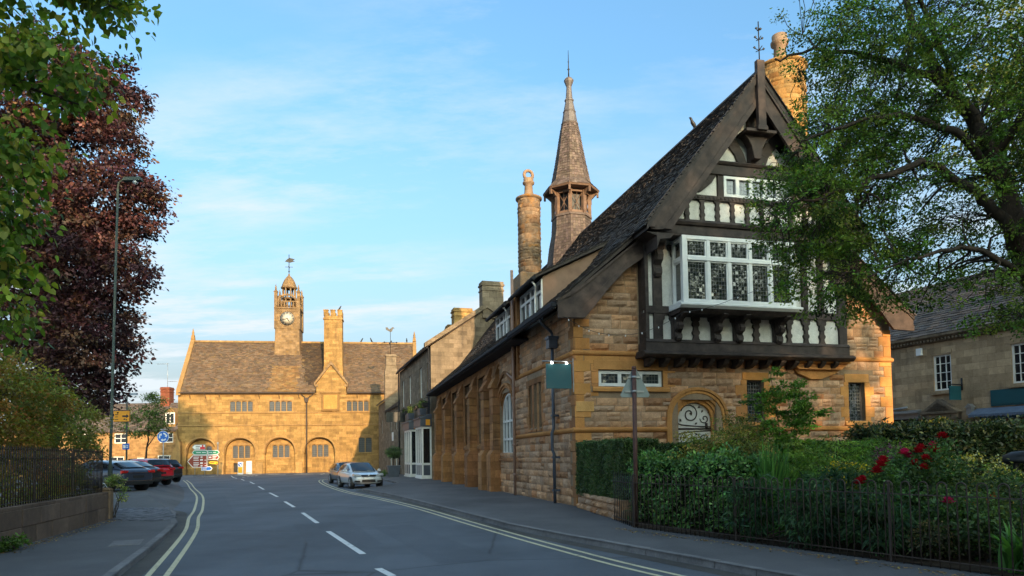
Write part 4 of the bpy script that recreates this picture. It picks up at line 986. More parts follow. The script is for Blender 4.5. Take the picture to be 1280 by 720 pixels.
# -- hanging sign, lights on a cable, birds
hs = thing('hanging_sign', 'blank teal sign board with two small lamps hanging from the near stone corner', 'hanging sign', (1.99, 21.37, 0), PHI)
mb = MB(); mb.box(-.93, -.10, .0, .045, 3.78, 4.56); mb.build('board', 'teal', hs, bevel=.006)
mb = MB(); mb.tube([(-1.05, .02, 4.64), (.0, .02, 4.64)], .018, 6); mb.box(-.045, -.012, .0, .04, 3.68, 4.74); mb.build('bracket', 'grey_metal', hs)
for x in (-.28, -.76):
    mb = MB(); mb.tube([(x, .0, 4.62), (x, -.07, 4.58)], .02, 6); mb.lathe([(.03, 0), (.045, -.05), (.0, -.06)], (x, -.08, 4.6), 8); mb.build('sign_lamp', 'led', hs)
ca = thing('string_lights', 'thin cable of small bulbs drooping across the front of the timbered gable', 'string lights', (1.99, 21.37, 0), PHI)
P = []
for a, b, sag in (((-.5, -.5, 5.98), (1.0, -.45, 5.45), .12), ((1.0, -.45, 5.45), (3.1, -1.36, 6.05), .25), ((3.1, -1.36, 6.05), (5.0, -1.36, 6.6), .08), ((5.0, -1.36, 6.6), (6.6, -1.4, 7.35), .08), ((6.6, -1.4, 7.35), (8.4, -1.2, 8.4), .1)):
    A_, B_ = Vector(a), Vector(b)
    for k in range(9): t_ = k / 9; p = A_.lerp(B_, t_); p.z -= sag * 4 * t_ * (1 - t_); P.append(p)
P.append(Vector((8.4, -1.2, 8.4)))
mb = MB(); mb.tube(P, .008, 5); mb.build('cable', 'sign_black', ca)
mb = MB()
for p in P[1:-1:2]: mb.lathe([(.008, 0), (.022, -.03), (.0, -.07)], tuple(p), 6)
mb.build('bulb', 'sign_white', ca)
# ================================================================== the market hall at the end of the street
rdm = random.Random(5)
def mcol(a=.85, b=1.15): k = rdm.uniform(a, b); return (k, k * rdm.uniform(.97, 1.03), k * rdm.uniform(.94, 1.05))
mk = thing('market_hall', 'long golden stone market hall with blind arches and a clock tower on its roof', 'building', (-41.16, 84, 0), R(9))
W_, EZ, RZ, DP = 29.2, 10.1, 17.45, 10.8
arches = [(.95, 4.5), (5.45, 9.1), (10.25, 13.9), (15.0, 18.8), (24.9, 28.5)]; ZS, ZT = 2.55, 4.5
ups = [(6.05, 8.85, 7.8, 9.15), (10.75, 13.6, 7.8, 9.15), (20.25, 23.1, 7.8, 9.15), (25.2, 28.0, 7.8, 9.15)]; rw = [(21.7, 23.45, 2.5, 4.45)]
hatch = [(6.35, 7.5, .2, 1.35)]
w0 = MB(FR); wall_cells(w0, 0, W_, -.3, EZ, [(a, b, -.3, ZT) for a, b in arches] + ups + rw, 0, -.5)
for a, b in arches:
    pts = arch_pts(a, b, ZS, ZT, 14); m_ = len(pts) // 2
    w0.prism([(a, ZT)] + [(x, z) for x, z in pts[:m_ + 1]], 0, -.499); w0.prism([(b, ZT)] + [(x, z) for x, z in reversed(pts[m_:])], 0, -.499)
    c = (a + b) / 2; wn = (c - 1.08, c + 1.08, 2.0, 3.62); wall_cells(w0, a - .1, b + .1, -.3, ZT + .1, [wn] + ([hatch[0]] if abs(a - 5.45) < .1 else []), -.8, -1.2)
w0.M = None
w0.box(0, .5, .5, DP, -.3, EZ); w0.box(W_ - .5, W_, .5, DP, -.3, EZ); w0.box(.5, W_ - .5, DP - .4, DP, -.3, EZ)
for x0 in (0, W_ - .45): w0.prism([(0, EZ), (DP, EZ), (DP / 2, RZ - .1)], x0, x0 + .45, 'x')
w0.build('wall', 'golden', mk)
tr = MB(FR)
for a, b in arches:
    A_ = [(a - .16, .2)] + arch_pts(a - .16, b + .16, ZS, ZT + .18, 14) + [(b + .16, .2)]; B_ = [(a, .2)] + arch_pts(a, b, ZS, ZT, 14) + [(b, .2)]
    tr.strip(A_[1:-1], B_[1:-1], .14, -.3, col=mcol()); tr.strip(B_[1:-1], [(x * .97 + (a + b) / 2 * .03, z - .08) for x, z in B_[1:-1]], -.12, -.85, col=mcol())
for z in (7.52, 5.95): tr.prism([(0, z), (.10, z + .05), (.10, z + .1), (0, z + .18)], -.05, W_ + .05, 'x')
tr.prism([(0, 9.85), (.16, 9.95), (.2, EZ), (0, EZ)], 0, W_, 'x')
for x0 in (-.35, 4.55, 9.2, 14.0, 18.9, 23.6): tr.prism([(-.05, -.3), (.32, -.3), (.30, 1.0), (.12, 1.35), (-.05, 1.45)], x0, x0 + .85, 'x', col=mcol())
tr.build('stone_trim', 'golden_trim', mk)
def mull(parent, x0, x1, z0, z1, n, d0):
    m = MB(FR); fw = .12
    m.box(x0 - .18, x1 + .18, d0 - .2, d0 + .05, z1, z1 + .22, col=mcol()); m.prism([(d0 - .2, z0), (d0 - .2, z0 - .2), (d0 + .12, z0 - .16), (d0 + .1, z0 - .02)], x0 - .1, x1 + .1, 'x', col=mcol())
    for k in range(n + 1):
        x = x0 + (x1 - x0) * k / n; m.box(x - fw / 2, x + fw / 2, d0 - .22, d0 + .02 - .03 * (0 < k < n), z0, z1, col=mcol())
    for k in range(n):
        a, b = x0 + (x1 - x0) * k / n + fw / 2, x0 + (x1 - x0) * (k + 1) / n - fw / 2
        m.prism([(a, z1 - .16), (a, z1), (b, z1), (b, z1 - .16), ((a * .8 + b * .2), z1 - .05), ((a * .2 + b * .8), z1 - .05)], d0 - .2, d0 - .03, col=(.9, .9, .9))
    o = m.build('mullioned_window', 'golden_trim', parent)
    g_ = MB(FR); g_.quad((x0, d0 - .14, z0), (x1, d0 - .14, z0), (x1, d0 - .14, z1), (x0, d0 - .14, z1)); g_.build('pane', 'glass_hall', o)
for a, b, z0, z1 in ups: mull(mk, a, b, z0, z1, 4, 0)
for a, b, z0, z1 in rw: mull(mk, a, b, z0, z1, 2, 0)
for a, b in arches: c = (a + b) / 2; mull(mk, c - 1.08, c + 1.08, 2.0, 3.62, 3, -.8)
hh = MB(FR); hh.box(6.38, 7.47, -1.1, -1.0, .2, 1.32)
for k in range(6): hh.tube([(6.5 + k * .18, -.9, .2), (6.5 + k * .18, -.9, 1.33)], .02, 5)
hh.build('cellar_hatch', 'sign_black', mk)
# diagonal buttress at the left corner
bb = MB(FR); bb.prism([(-.9, -.3), (.55, -.3), (.5, 3.8), (.25, 4.4), (.0, 5.6), (-.02, 3.6), (-.5, 2.6)], .02, .75); bb.build('buttress', 'golden_trim', mk)
# roof of stone slates, dark wash either side of the tower, lichen below it
ry = MB()
for xa, xb, yo in ((.35, 16.45, -.4), (16.45, 20.35, .3), (20.35, W_ - .35, -.4)): zo = EZ + .12 + (yo + .4) * 1.26; ry.prism([(yo, zo - .17), (yo, zo), (DP / 2, RZ), (DP + .4, EZ + .12), (DP + .4, EZ - .05), (DP / 2, RZ - .2)], xa, xb, 'x')
if 1: pass
rfm = ry.build('roof', 'hall_slate', mk)
sm_ = MB(); vM = Vector((0, DP / 2 + .45, RZ - EZ - .1)); lM = vM.length
for k_, (va, vb, ua, ub) in enumerate(((0, .9, 0, 16.05), (0, .9, 19.95, W_ - .8), (.9, lM, 0, W_ - .8))): slates(sm_, (.4, -.46, EZ + .12), (1, 0, 0), vM, va, vb, lambda v: (ua, ub), w=.34, e=.21, th=.04, seed=71 + k_, bright=(.72, 1.28))
for i, f in enumerate(sm_.f):
    p = sm_.v[f[0]]; dx = p[0] - 12.3; up = (p[2] - EZ) / (RZ - EZ); c = sm_.c[i]
    if abs(dx) < 1.7 and up < .5: k = .45 + .4 * rdm.random(); sm_.c[i] = (c[0] * (1 + k * .9), c[1] * (1 + k * .6), c[2] * (1 - .1 * k))
    elif 1.4 < dx < 4.6 + (1 - up) * .6 and up > .12 and dx > 1.2 + (1 - up) * 1.8: k = .5; sm_.c[i] = tuple(q * k for q in c)
vB = Vector((0, -DP / 2 - .45, RZ - EZ - .1)); slates(sm_, (.4, DP + .46, EZ + .12), (1, 0, 0), vB, 0, lM, lambda v: (0, W_ - .8), w=.9, e=.6, th=.05, seed=72)
sm_.build('roof_slates', 'hall_slate', rfm)
rg = MB()
for k in range(46): rg.prism([(DP / 2 - .25, RZ - .12), (DP / 2, RZ + .16), (DP / 2 + .25, RZ - .12), (DP / 2, RZ + .04)], .4 + k * .62, .4 + k * .62 + .6, 'x', col=mcol(.8, 1.3))
rg.build('ridge_tiles', 'golden_trim', rfm)
for x0 in (-.08, W_ - .42):
    cp = MB(); cp.prism([(-.55, EZ - .3), (-.5, EZ + .35), (DP / 2, RZ + .42), (DP + .5, EZ + .35), (DP + .55, EZ - .3), (DP / 2, RZ - .1)], x0, x0 + .5, 'x')
    cp.taper(x0 + .02, x0 + .48, DP / 2 - .23, DP / 2 + .23, RZ + .3, RZ + .8, .06); cp.lathe([(.22, 0), (.12, .15), (.16, .3), (.05, .8), (.0, .95)], (x0 + .25, DP / 2, RZ + .78), 8)
    cp.build('gable_coping', 'golden_trim', mk)
# small gable on the eaves, its plaque, and the tall crenellated chimney
gb = MB(FR); gb.prism([(16.55, EZ - .6), (16.55, 11.3), (18.4, 13.75), (20.25, 11.3), (20.25, EZ - .6)], .12, -2.6); gbo = gb.build('gablet', 'golden', mk)
gb = MB(FR); 
for P in ([(16.3, 11.05), (16.3, 11.4), (18.4, 14.2), (18.4, 13.72)], [(20.5, 11.05), (20.5, 11.4), (18.4, 14.2), (18.4, 13.72)]): gb.prism(P, .38, -2.6)
gb.box(16.35, 16.75, .02, .25, 10.9, 11.2); gb.box(20.05, 20.45, .02, .25, 10.9, 11.2); gb.build('coping', 'tower_stone', gbo)
gb = MB(FR); gb.box(17.2, 19.4, .13, .3, 7.8, 10.1, col=(.7, .66, .6)); gb.box(17.45, 19.15, .3, .33, 8.05, 9.85, col=(1.3, 1.25, .9)); gb.box(17.05, 19.55, .13, .45, 10.1, 10.28); gb.build('plaque', 'golden_trim', gbo, bevel=.02)
ch = MB(); ch.taper(17.3, 19.85, .5, 2.5, 10.8, 13.6, .08); ch.taper(17.42, 19.72, .6, 2.4, 13.6, 20.2, .02); ch.box(17.34, 19.80, .52, 2.48, 19.7, 19.9)
for x in (17.40, 18.27, 19.14): ch.box(x, x + .58, .56, .9, 20.2, 20.85); ch.box(x, x + .58, 2.1, 2.44, 20.2, 20.85); ch.box(x - .04, x + .62, .52, .94, 20.85, 20.97)
for y in (.94, 1.5): ch.box(17.40, 17.7, y, y + .4, 20.2, 20.85); ch.box(19.42, 19.72, y, y + .4, 20.2, 20.85)
ch.build('chimney', 'golden', mk)
# bell and clock tower
TX, TY = 12.35, 5.4
tw = MB(); tw.taper(TX - 1.66, TX + 1.66, TY - 1.66, TY + 1.66, 13.0, 19.1, .12); tw.box(TX - 1.75, TX + 1.75, TY - 1.75, TY + 1.75, 12.9, 13.62); tow = tw.build('clock_tower', 'tower_stone', mk)
tw = MB(); tw.box(TX - 1.5, TX + 1.5, TY - 1.5, TY + 1.5, 19.1, 21.75)
for z, e in ((19.0, .14), (21.3, .08), (21.7, .17)): tw.box(TX - 1.5 - e, TX + 1.5 + e, TY - 1.5 - e, TY + 1.5 + e, z, z + .14)
for sx in (-1, 1):
    for sy in (-1, 1):
        cx_, cy_ = TX + sx * 1.45, TY + sy * 1.45
        tw.box(cx_ - .2, cx_ + .2, cy_ - .2, cy_ + .2, 19.1, 23.9); tw.box(cx_ - .26, cx_ + .26, cy_ - .26, cy_ + .26, 23.9, 24.02); tw.lathe([(.2, 0), (.1, .3), (.13, .4), (.03, .9), (0, 1.0)], (cx_, cy_, 24.02), 6)
for a in range(4):
    c, s_ = math.cos(a * PI / 2), math.sin(a * PI / 2); tw.M = frame((TX, TY, 0), (c, s_, 0), (s_, -c, 0))
    for k in range(7): x = -1.15 + k * .385; tw.lathe([(.08, 0), (.12, .25), (.07, .6), (.10, .8)], (x, 1.45, 21.85), 6)
    tw.box(-1.3, 1.3, 1.35, 1.55, 22.62, 22.76)
    A_ = arch_pts(-1.25, 1.25, 22.76, 23.7, 10); B_ = arch_pts(-1.05, 1.05, 22.76, 23.5, 10); tw.strip(A_, B_, 1.38, 1.52)
tw.M = None
tw.build('clock_stage', 'tower_stone', tow)
tw = MB()
for k in range(8):
    a = k * PI / 4 + PI / 8; tw.tube([(TX + .82 * math.cos(a), TY + .82 * math.sin(a), 21.8), (TX + .82 * math.cos(a), TY + .82 * math.sin(a), 24.9)], .10, 6)
tw.lathe([(.98, 23.25), (.98, 23.4), (.7, 23.4), (.7, 23.25)], (TX, TY, 0), 8); tw.lathe([(1.06, 24.72), (1.08, 24.95), (.6, 24.95), (.6, 24.72)], (TX, TY, 0), 8)
tw.build('lantern', 'tower_stone', tow)
tw = MB(); tw.lathe([(1.0, 24.9), (.92, 25.2), (.78, 25.6), (.58, 26.0), (.32, 26.35), (.13, 26.5), (.10, 26.75), (0, 26.8)], (TX, TY, 0), 8, sm=False); tw.build('dome', 'tower_stone', tow)
tw = MB(); tw.tube([(TX, TY, 26.7), (TX, TY, 29.4)], .045, 6); tw.lathe([(0, -.14), (.13, 0), (0, .14)], (TX, TY, 27.1), 8)
for a in (0, PI / 2): tw.tube([(TX - .5 * math.cos(a), TY - .5 * math.sin(a), 27.7), (TX + .5 * math.cos(a), TY + .5 * math.sin(a), 27.7)], .03, 5)
tw.prism([(-.55, 28.45), (.15, 28.3), (.75, 28.5), (.5, 28.62), (.75, 28.8), (.1, 28.95), (-.2, 28.8)], TY - .03, TY + .03); tw.v[-14:] = [(x + TX, y, z) for x, y, z in tw.v[-14:]]
tw.build('weathervane', 'iron', tow)
ck = MB(FR); cz, cn = 20.35, -TY + 1.5
ck.lathe([(1.12, 0), (1.12, .08), (.98, .10), (.98, .04), (0, .04)], (TX, cn, cz), 28, axis='y'); ck.box(TX - 1.25, TX + 1.25, cn, cn + .05, cz - 1.22, cz + 1.22); dial = ck.build('clock', 'tower_stone', tow)
ck = MB(FR); ck.lathe([(.93, .09), (0, .092)], (TX, cn, cz), 32, axis='y'); ck.build('dial', plain('cream_dial', (.46, .42, .34), .6), dial)
ck = MB(FR); rr = 1
for k in range(12):
    a = k * PI / 6; c, s_ = math.cos(a), math.sin(a)
    f = lambda r, t: (TX + r * s_ + t * c, cz + r * c - t * s_)
    ck.prism([f(.66, -.05), f(.66, .05), f(.87, .075), f(.87, -.075)], cn + .093, cn + .103)
def hand(ang, l, w_):
    a = R(ang); s_, c = math.sin(a), math.cos(a); f = lambda r, t: (TX + r * s_ + t * c, cz + r * c - t * s_)
    ck.prism([f(-.15, -w_ * .5), f(-.15, w_ * .5), f(l * .7, w_), f(l, 0), f(l * .7, -w_)], cn + .11, cn + .125)
hand(258, .78, .05); hand(141, .55, .07); ck.build('hands', 'sign_black', dial)
dp = MB(FR); dp.tube([(15.35, .16, 0), (15.35, .16, 9.0)], .09, 8); dp.prism([(15.05, 9.5), (15.65, 9.5), (15.5, 8.9), (15.2, 8.9)], .04, .36); dp.tube([(14.7, .3, 9.95), (15.25, .2, 9.45)], .05, 6); dp.tube([(16.2, .3, 9.95), (15.5, .2, 9.45)], .05, 6); dp.build('downpipe', 'rust_iron', mk)
gt = MB(FR)
for a, b in ((.2, 16.4), (20.4, W_ - .3)): gt.box(a, b, .40, .54, EZ - .06, EZ + .08)
gt.build('gutter', 'rust_iron', mk)
for x in (1.4, 3.2, 4.9, 9.6, 12.0, 14.4, 21.6, 23.6, 27): 
    s = MB(FR); s.tube([(x, .5, EZ - .1), (x + .05, .08, 9.4)], .03, 5); s.build('gutter_stay', 'rust_iron', mk)

# ================================================================== simple houses
def house(root, x0, x1, dep, eave, ridge, wallm, roofm, holes, seed, ov=.25, base=-.3, gcop=False, w=.35, e=.22, slope_from=None):
    """wall with openings in the front, gabled roof with its ridge along x; returns the wall and roof objects"""
    m = MB(FR); wall_cells(m, x0, x1, base, eave, holes, 0, -.35); m.M = None
    m.box(x0, x0 + .35, .35, dep, base, eave); m.box(x1 - .35, x1, .35, dep, base, eave); m.box(x0 + .35, x1 - .35, dep - .35, dep, base, eave)
    for a in (x0, x1 - .35): m.prism([(0, eave), (dep, eave), (dep / 2, ridge - .12)], a, a + .35, 'x')
    wo = m.build('wall', wallm, root)
    r = MB(); r.prism([(-ov, eave - .06), (-ov, eave + .06), (dep / 2, ridge), (dep + ov, eave + .06), (dep + ov, eave - .06), (dep / 2, ridge - .16)], x0 - .05, x1 + .05, 'x')
    ro = r.build('roof', roofm, root); s = MB(); vv = Vector((0, dep / 2 + ov, ridge - eave - .06)); L_ = vv.length
    slates(s, (x0 - .1, -ov - .04, eave + .07), (1, 0, 0), vv, 0, L_, lambda v: (0, x1 - x0 + .2), w=w, e=e, th=.03, seed=seed, bright=(.6, 1.4))
    vb = Vector((0, -dep / 2 - ov, ridge - eave - .06)); slates(s, (x0 - .1, dep + ov + .04, eave + .07), (1, 0, 0), vb, 0, L_, lambda v: (0, x1 - x0 + .2), w=w * 1.6, e=e * 1.6, th=.03, seed=seed + 1)
    s.build('roof_slates', roofm, ro); return wo, ro
def stack(root, x0, x1, y0, y1, z0, z1, mat, pots=2, name='chimney'):
    c = MB(); c.box(x0, x1, y0, y1, z0, z1 - .35); c.box(x0 - .06, x1 + .06, y0 - .06, y1 + .06, z1 - .75, z1 - .63); c.box(x0 - .08, x1 + .08, y0 - .08, y1 + .08, z1 - .35, z1 - .2); c.box(x0 - .02, x1 + .02, y0 - .02, y1 + .02, z1 - .2, z1)
    o = c.build(name, mat, root, bevel=.015)
    for k in range(pots):
        p = MB(); p.lathe([(.15, 0), (.12, .1), (.11, .42), (.14, .46), (.14, .52), (.09, .52)], (x0 + (x1 - x0) * (k + .5) / pots, (y0 + y1) / 2, z1), 10); p.build('chimney_pot', 'pot', o)
    return o

# shop house with white bay windows, beyond the stone hall
PS = R(17.4)
shp = thing('shop_house', 'grey stone shop house with two white bay windows beyond the buttressed wall', 'house', (-5.96, 50.96, 0), PS - PI / 2)
uw = [(-1.9, -.8, 6.5, 9.0), (-5.4, -4.2, 6.5, 9.0), (-11.1, -9.9, 6.5, 9.0), (-15.2, -14.1, 6.5, 9.0)]
bays = [(-3.1, -.32), (-8.95, -5.85)]
dooro = [(-13.6, -12.4, -.3, 2.6)]
wo, ro = house(shp, -16.8, -.3, 8.8, 10.1, 13.25, 'grey_ashlar', 'house_slate', uw + [(a + .3, b - .3, .6, 3.9) for a, b in bays] + dooro, 90)
for a, b, z0, z1 in uw: casement(shp, FR, a, b, z0, z1, -.10, nx=2, ny=2, fw=.08, bar=.04, name='sash_window', thick=.08); s = MB(FR); s.box(a - .12, b + .12, -.05, .14, z0 - .18, z0 - .02); s.build('window_sill', 'grey_ashlar', shp)
for i, (a, b) in enumerate(bays):
    f = MB(FR)
    for x in (a, b - .12): f.box(x, x + .12, .62, .75, .25, 4.0)
    for k in (1, 2): x = a + (b - a) * k / 3; f.box(x - .045, x + .045, .63, .745, .3, 3.9)
    for x in (a, b - .1): f.box(x, x + .1, .0, .12, .25, 4.0)
    for z0, z1 in ((.2, .36), (1.12, 1.28), (3.85, 4.02)):
        f.box(a, b, .6, .76, z0, z1); f.box(a, a + .13, .0, .6, z0, z1); f.box(b - .13, b, .0, .6, z0, z1)
    f.box(a - .05, b + .05, -.0, .82, .06, .2)
    fo = f.build('bay_window', 'white_paint', shp, bevel=.008)
    p = MB(FR); p.quad((a + .05, .68, .3), (b - .05, .68, .3), (b - .05, .68, 3.95), (a + .05, .68, 3.95))
    for x in (a + .06, b - .06): p.quad((x, .02, .3), (x, .7, .3), (x, .7, 3.95), (x, .02, 3.95))
    p.build('pane', 'glass', fo)
    p = MB(FR); p.box(a + .13, b - .13, .69, .72, .36, 1.12); p.box(b - .10, b - .03, .12, .6, .36, 1.12); p.build('stall_riser', 'slate_paint', fo)
    p = MB(FR); p.box(a - .1, b + .1, -.0, .86, 4.02, 4.62); p.prism([(0, 4.62), (.95, 4.62), (.95, 4.7), (.3, 4.95), (0, 4.95)], a - .15, b + .15, 'x'); p.build('fascia', 'slate_paint', fo)
    p = MB(FR); p.box(b + .10, b + .115, .12, .45, 4.1, 4.55); p.build('fascia_panel', 'sign_orange', fo)
lp = MB(FR); 
for x, y, z in ((-1.9, .3, 1.75), (-2.2, .35, 1.72), (-6.9, .3, 3.3)): lp.lathe([(0, -.09), (.09, 0), (0, .09)], (x, y, z), 10)
lp.build('shop_lamp', 'bulb', shp)
g_ = MB(FR); g_.tube([(-16.9, .30, 10.0), (-.2, .30, 10.0)], .09, 8); g_.tube([(-.55, .12, 10.0), (-.55, .12, 0)], .06, 8); g_.tube([(-16.7, .12, 10.0), (-16.7, .12, 0)], .06, 8); g_.build('gutter', 'gutter', shp)
cpp = MB()
cpp.prism([(-.5, 9.95), (-.5, 10.3), (4.4, 13.6), (9.3, 10.3), (9.3, 9.95), (4.4, 13.2)], -.42, .02, 'x'); cpp.build('gable_coping', 'grey_ashlar', shp)
stack(shp, -1.1, -.1, 4.05, 5.75, 12.4, 15.3, 'grey_ashlar', 0); stack(shp, -10.6, -9.5, 3.9, 5.6, 12.4, 15.2, 'golden', 0); stack(shp, -12.0, -10.8, 3.6, 5.4, 12.0, 13.9, 'golden', 0); stack(shp, -16.6, -15.5, 3.3, 4.7, 11.8, 13.6, 'golden', 0)
for x, lab in ((-1.4, 'dark flower box under the nearest upper sash of the shop house'), (-4.8, 'dark flower box under the second upper sash of the shop house'), (-10.5, 'dark flower box under the third upper sash of the shop house')):
    bx = thing('flower_box', lab, 'flower box', shp.location, PS - PI / 2, 'flower boxes on the shop house')
    b = MB(FR); b.taper(x - .55, x + .55, .12, .52, 5.55, 5.85, -.04); b.build('box', 'sign_black', bx)
    g = np.random.default_rng(int(abs(x) * 10)); n = 160; C = np.stack([g.uniform(x - .6, x + .6, n), -g.uniform(.05, .65, n), 5.8 + np.abs(g.normal(0, .16, n)) - .08], 1)
    leaf_mesh('foliage', C, unit(n, g) + [0, 0, .5], unit(n, g), g.uniform(.12, .22, n), g.uniform(.05, .09, n), palette(n, g, [(.03, .055, .02), (.05, .08, .03), (.02, .03, .015)]), 'leaf', bx)
for x, lab in ((-1.7, 'grey planter of spiky grass on top of the nearer white bay window'), (-7.4, 'grey planter of spiky grass on top of the farther white bay window')):
    bx = thing('bay_top_planter', lab, 'planter', shp.location, PS - PI / 2, 'planters on the bay windows')
    b = MB(FR); b.taper(x - .5, x + .5, .25, .7, 4.96, 5.45, -.05); b.build('pot', 'slate_paint', bx)
    g = np.random.default_rng(int(abs(x) * 10)); n = 120; C = np.stack([g.uniform(x - .45, x + .45, n), -g.uniform(.3, .65, n), np.full(n, 5.65) + g.uniform(-.1, .25, n)], 1); D = g.normal(0, .35, (n, 3)); D[:, 2] = 1
    leaf_mesh('grass_leaves', C, D, unit(n, g), g.uniform(.4, .75, n), np.full(n, .045), palette(n, g, [(.10, .13, .03), (.15, .17, .05), (.06, .09, .03)]), 'leaf', bx)
bs_ = thing('black_hanging_sign', 'plain black hanging sign high on the shop house front above the potted bay tree', 'hanging sign', shp.location, PS - PI / 2)
b = MB(FR); b.box(-11.9, -11.84, .25, 1.95, 4.95, 5.85); b.build('board', 'sign_black', bs_); b = MB(FR); b.tube([(-11.87, 0, 5.98), (-11.87, 2.05, 5.98)], .025, 6); b.tube([(-11.87, .02, 5.5), (-11.87, .5, 5.98)], .02, 6); b.build('bracket', 'iron', bs_)

# low house and the gabled end house beyond it
lowh = thing('low_stone_house', 'low stone house with a dark slate roof squeezed beyond the shop house', 'house', shp.location, PS - PI / 2)
lw_ = [(-20.2, -19.3, 4.6, 6.1), (-24.6, -23.7, 4.6, 6.1), (-20.6, -19.0, .6, 2.7), (-24.8, -23.2, .4, 2.8)]
house(lowh, -28.0, -17.0, 7.0, 6.9, 9.6, 'grey_ashlar', 'house_slate', lw_, 110)
for a, b, z0, z1 in lw_: casement(lowh, FR, a, b, z0, z1, -.1, nx=2, ny=2, fw=.07, bar=.04)
s = MB(FR); s.box(-22.4, -21.5, .02, .1, 3.5, 4.4); s.build('wall_sign', 'sign_white', lowh)
endh = thing('gabled_end_house', 'narrow end house with a gable chimney before the right end of the market hall', 'house', shp.location, PS - PI / 2)
house(endh, -35.5, -28.05, 7.0, 8.2, 11.2, 'grey_ashlar', 'house_slate', [(-32.5, -31.5, 4.6, 6.2)], 120); casement(endh, FR, -32.5, -31.5, 4.6, 6.2, -.1, nx=2, ny=2, fw=.07)
c = MB(); c.box(-28.6, -28.0, -.1, 1.35, 6.0, 11.2); c.taper(-28.7, -27.95, -.15, 1.4, 11.2, 12.4, .18); c.box(-28.55, -28.05, .05, 1.2, 12.3, 13.6); c.box(-28.65, -27.95, -.02, 1.27, 13.3, 13.5); c.build('gable_chimney', 'grey_ashlar', endh, bevel=.02)
wv = thing('weathervane', 'black cockerel weathervane on a pole above the end house gable', 'weathervane', shp.location, PS - PI / 2)
b = MB(); b.tube([(-28.3, .6, 13.6), (-28.3, .6, 16.6)], .03, 6)
for a in (0, PI / 2): b.tube([(-28.3 - .7 * math.cos(a), .6 - .7 * math.sin(a), 15.0), (-28.3 + .7 * math.cos(a), .6 + .7 * math.sin(a), 15.0)], .022, 5); b.lathe([(.0, -.12), (.11, 0), (0, .12)], (-28.3 - .7 * math.cos(a), .6 - .7 * math.sin(a), 15.0), 6); b.lathe([(.0, -.12), (.11, 0), (0, .12)], (-28.3 + .7 * math.cos(a), .6 + .7 * math.sin(a), 15.0), 6)
b.build('pole', 'iron', wv); b = MB(frame((-28.3, .6, 16.3), (0, 1, 0), (-1, 0, 0))); b.prism([(-.5, .15), (-.2, 0), (.05, -.1), (.2, .0), (.3, .3), (.48, .35), (.3, .5), (.15, .42), (.0, .2), (-.15, .22), (-.35, .45), (-.55, .4)], -.025, .025); b.build('cockerel', 'iron', wv)

# dormered house at the far left
lh = thing('dormered_house', 'distant stone house with dark roof, white dormer and brick chimney left of the market hall', 'house', (-72, 96, 0), 0)
hw = [(22.4, 24.3, 4.35, 5.75), (16.0, 17.8, 4.35, 5.75), (11, 12.8, 4.35, 5.75), (22.1, 24.6, .6, 2.6), (19.2, 20.2, -.3, 2.3), (15.4, 17.4, .9, 2.5)]
house(lh, 0, 25.6, 8.5, 5.95, 10.3, 'house_stone', 'house_slate', hw, 130, w=.4, e=.28)
for a, b, z0, z1 in hw: casement(lh, FR, a, b, z0, z1, -.1, nx=3 if b - a > 2 else 2, ny=2, fw=.12, bar=.07)
d = MB(FR); d.prism([(23.05, 6.4), (23.05, 8.55), (23.75, 9.35), (24.45, 8.55), (24.45, 6.4)], -.3, -2.8); dm = d.build('dormer', 'golden_trim', lh); casement(dm, FR, 23.1, 24.4, 6.95, 8.6, -.22, nx=2, ny=1, fw=.13, bar=.1, name='dormer_window')
stack(lh, 20.6, 21.9, 3.6, 5.0, 9.0, 12.6, 'brick', 0)
an = thing('tv_aerial', 'thin television aerial on the distant brick chimney', 'aerial', (-50.7, 100.3, 12.6), 0)
b = MB(); b.tube([(0, 0, 0), (0, 0, 3.6)], .03, 5); b.tube([(-1.6, 0, 3.5), (.2, 0, 3.5)], .025, 5); b.tube([(0, 0, .9), (1.9, 0, .85)], .025, 5)
for k in range(6): b.tube([(-1.5 + k * .28, -.3, 3.5), (-1.5 + k * .28, .3, 3.5)], .018, 4); b.tube([(.3 + k * .28, -.3, .88), (.3 + k * .28, .3, .88)], .018, 4)
b.build('mast', 'grey_metal', an)

# the buff stone terrace across the lane on the right
rb = thing('buff_stone_terrace', 'buff stone terrace with white sashes, pedimented door and blue shopfront behind the garden', 'building', (22.2, 40.0, 0), math.atan2(-.92, .39))
rh_ = [(2.75, 3.75, 4.9, 6.85), (6.8, 7.85, 4.9, 6.85), (10.4, 11.45, 4.9, 6.85), (-1.5, -.5, 4.9, 6.85), (.05, 1.75, -.3, 3.6), (5.1, 9.4, .5, 3.35), (2.75, 3.65, -.3, 3.3)]
house(rb, -7, 15, 9.0, 7.95, 11.9, 'buff_ashlar', 'house_slate', rh_, 140, ov=.15)
for a, b, z0, z1 in rh_[:4]:
    casement(rb, FR, a, b, z0, z1, -.06, nx=3, ny=4, fw=.09, bar=.035, name='sash_window', thick=.09)
    s = MB(FR); s.box(a - .15, b + .15, -.05, .16, z0 - .2, z0 - .02); s.build('window_sill', 'buff_ashlar', rb); s = MB(FR); s.box(a - .05, b + .05, -.05, .03, z1 + .01, z1 + .25); s.build('lintel', 'buff_ashlar', rb)
s = MB(FR); s.prism([(0, 7.55), (.12, 7.6), (.12, 7.72), (.34, 7.86), (.34, 7.98), (0, 7.98)], -7, 15, 'x')
for k in range(110): s.box(-7 + k * .2, -6.9 + k * .2, .12, .24, 7.64, 7.76)
s.build('cornice', 'grey_ashlar', rb)
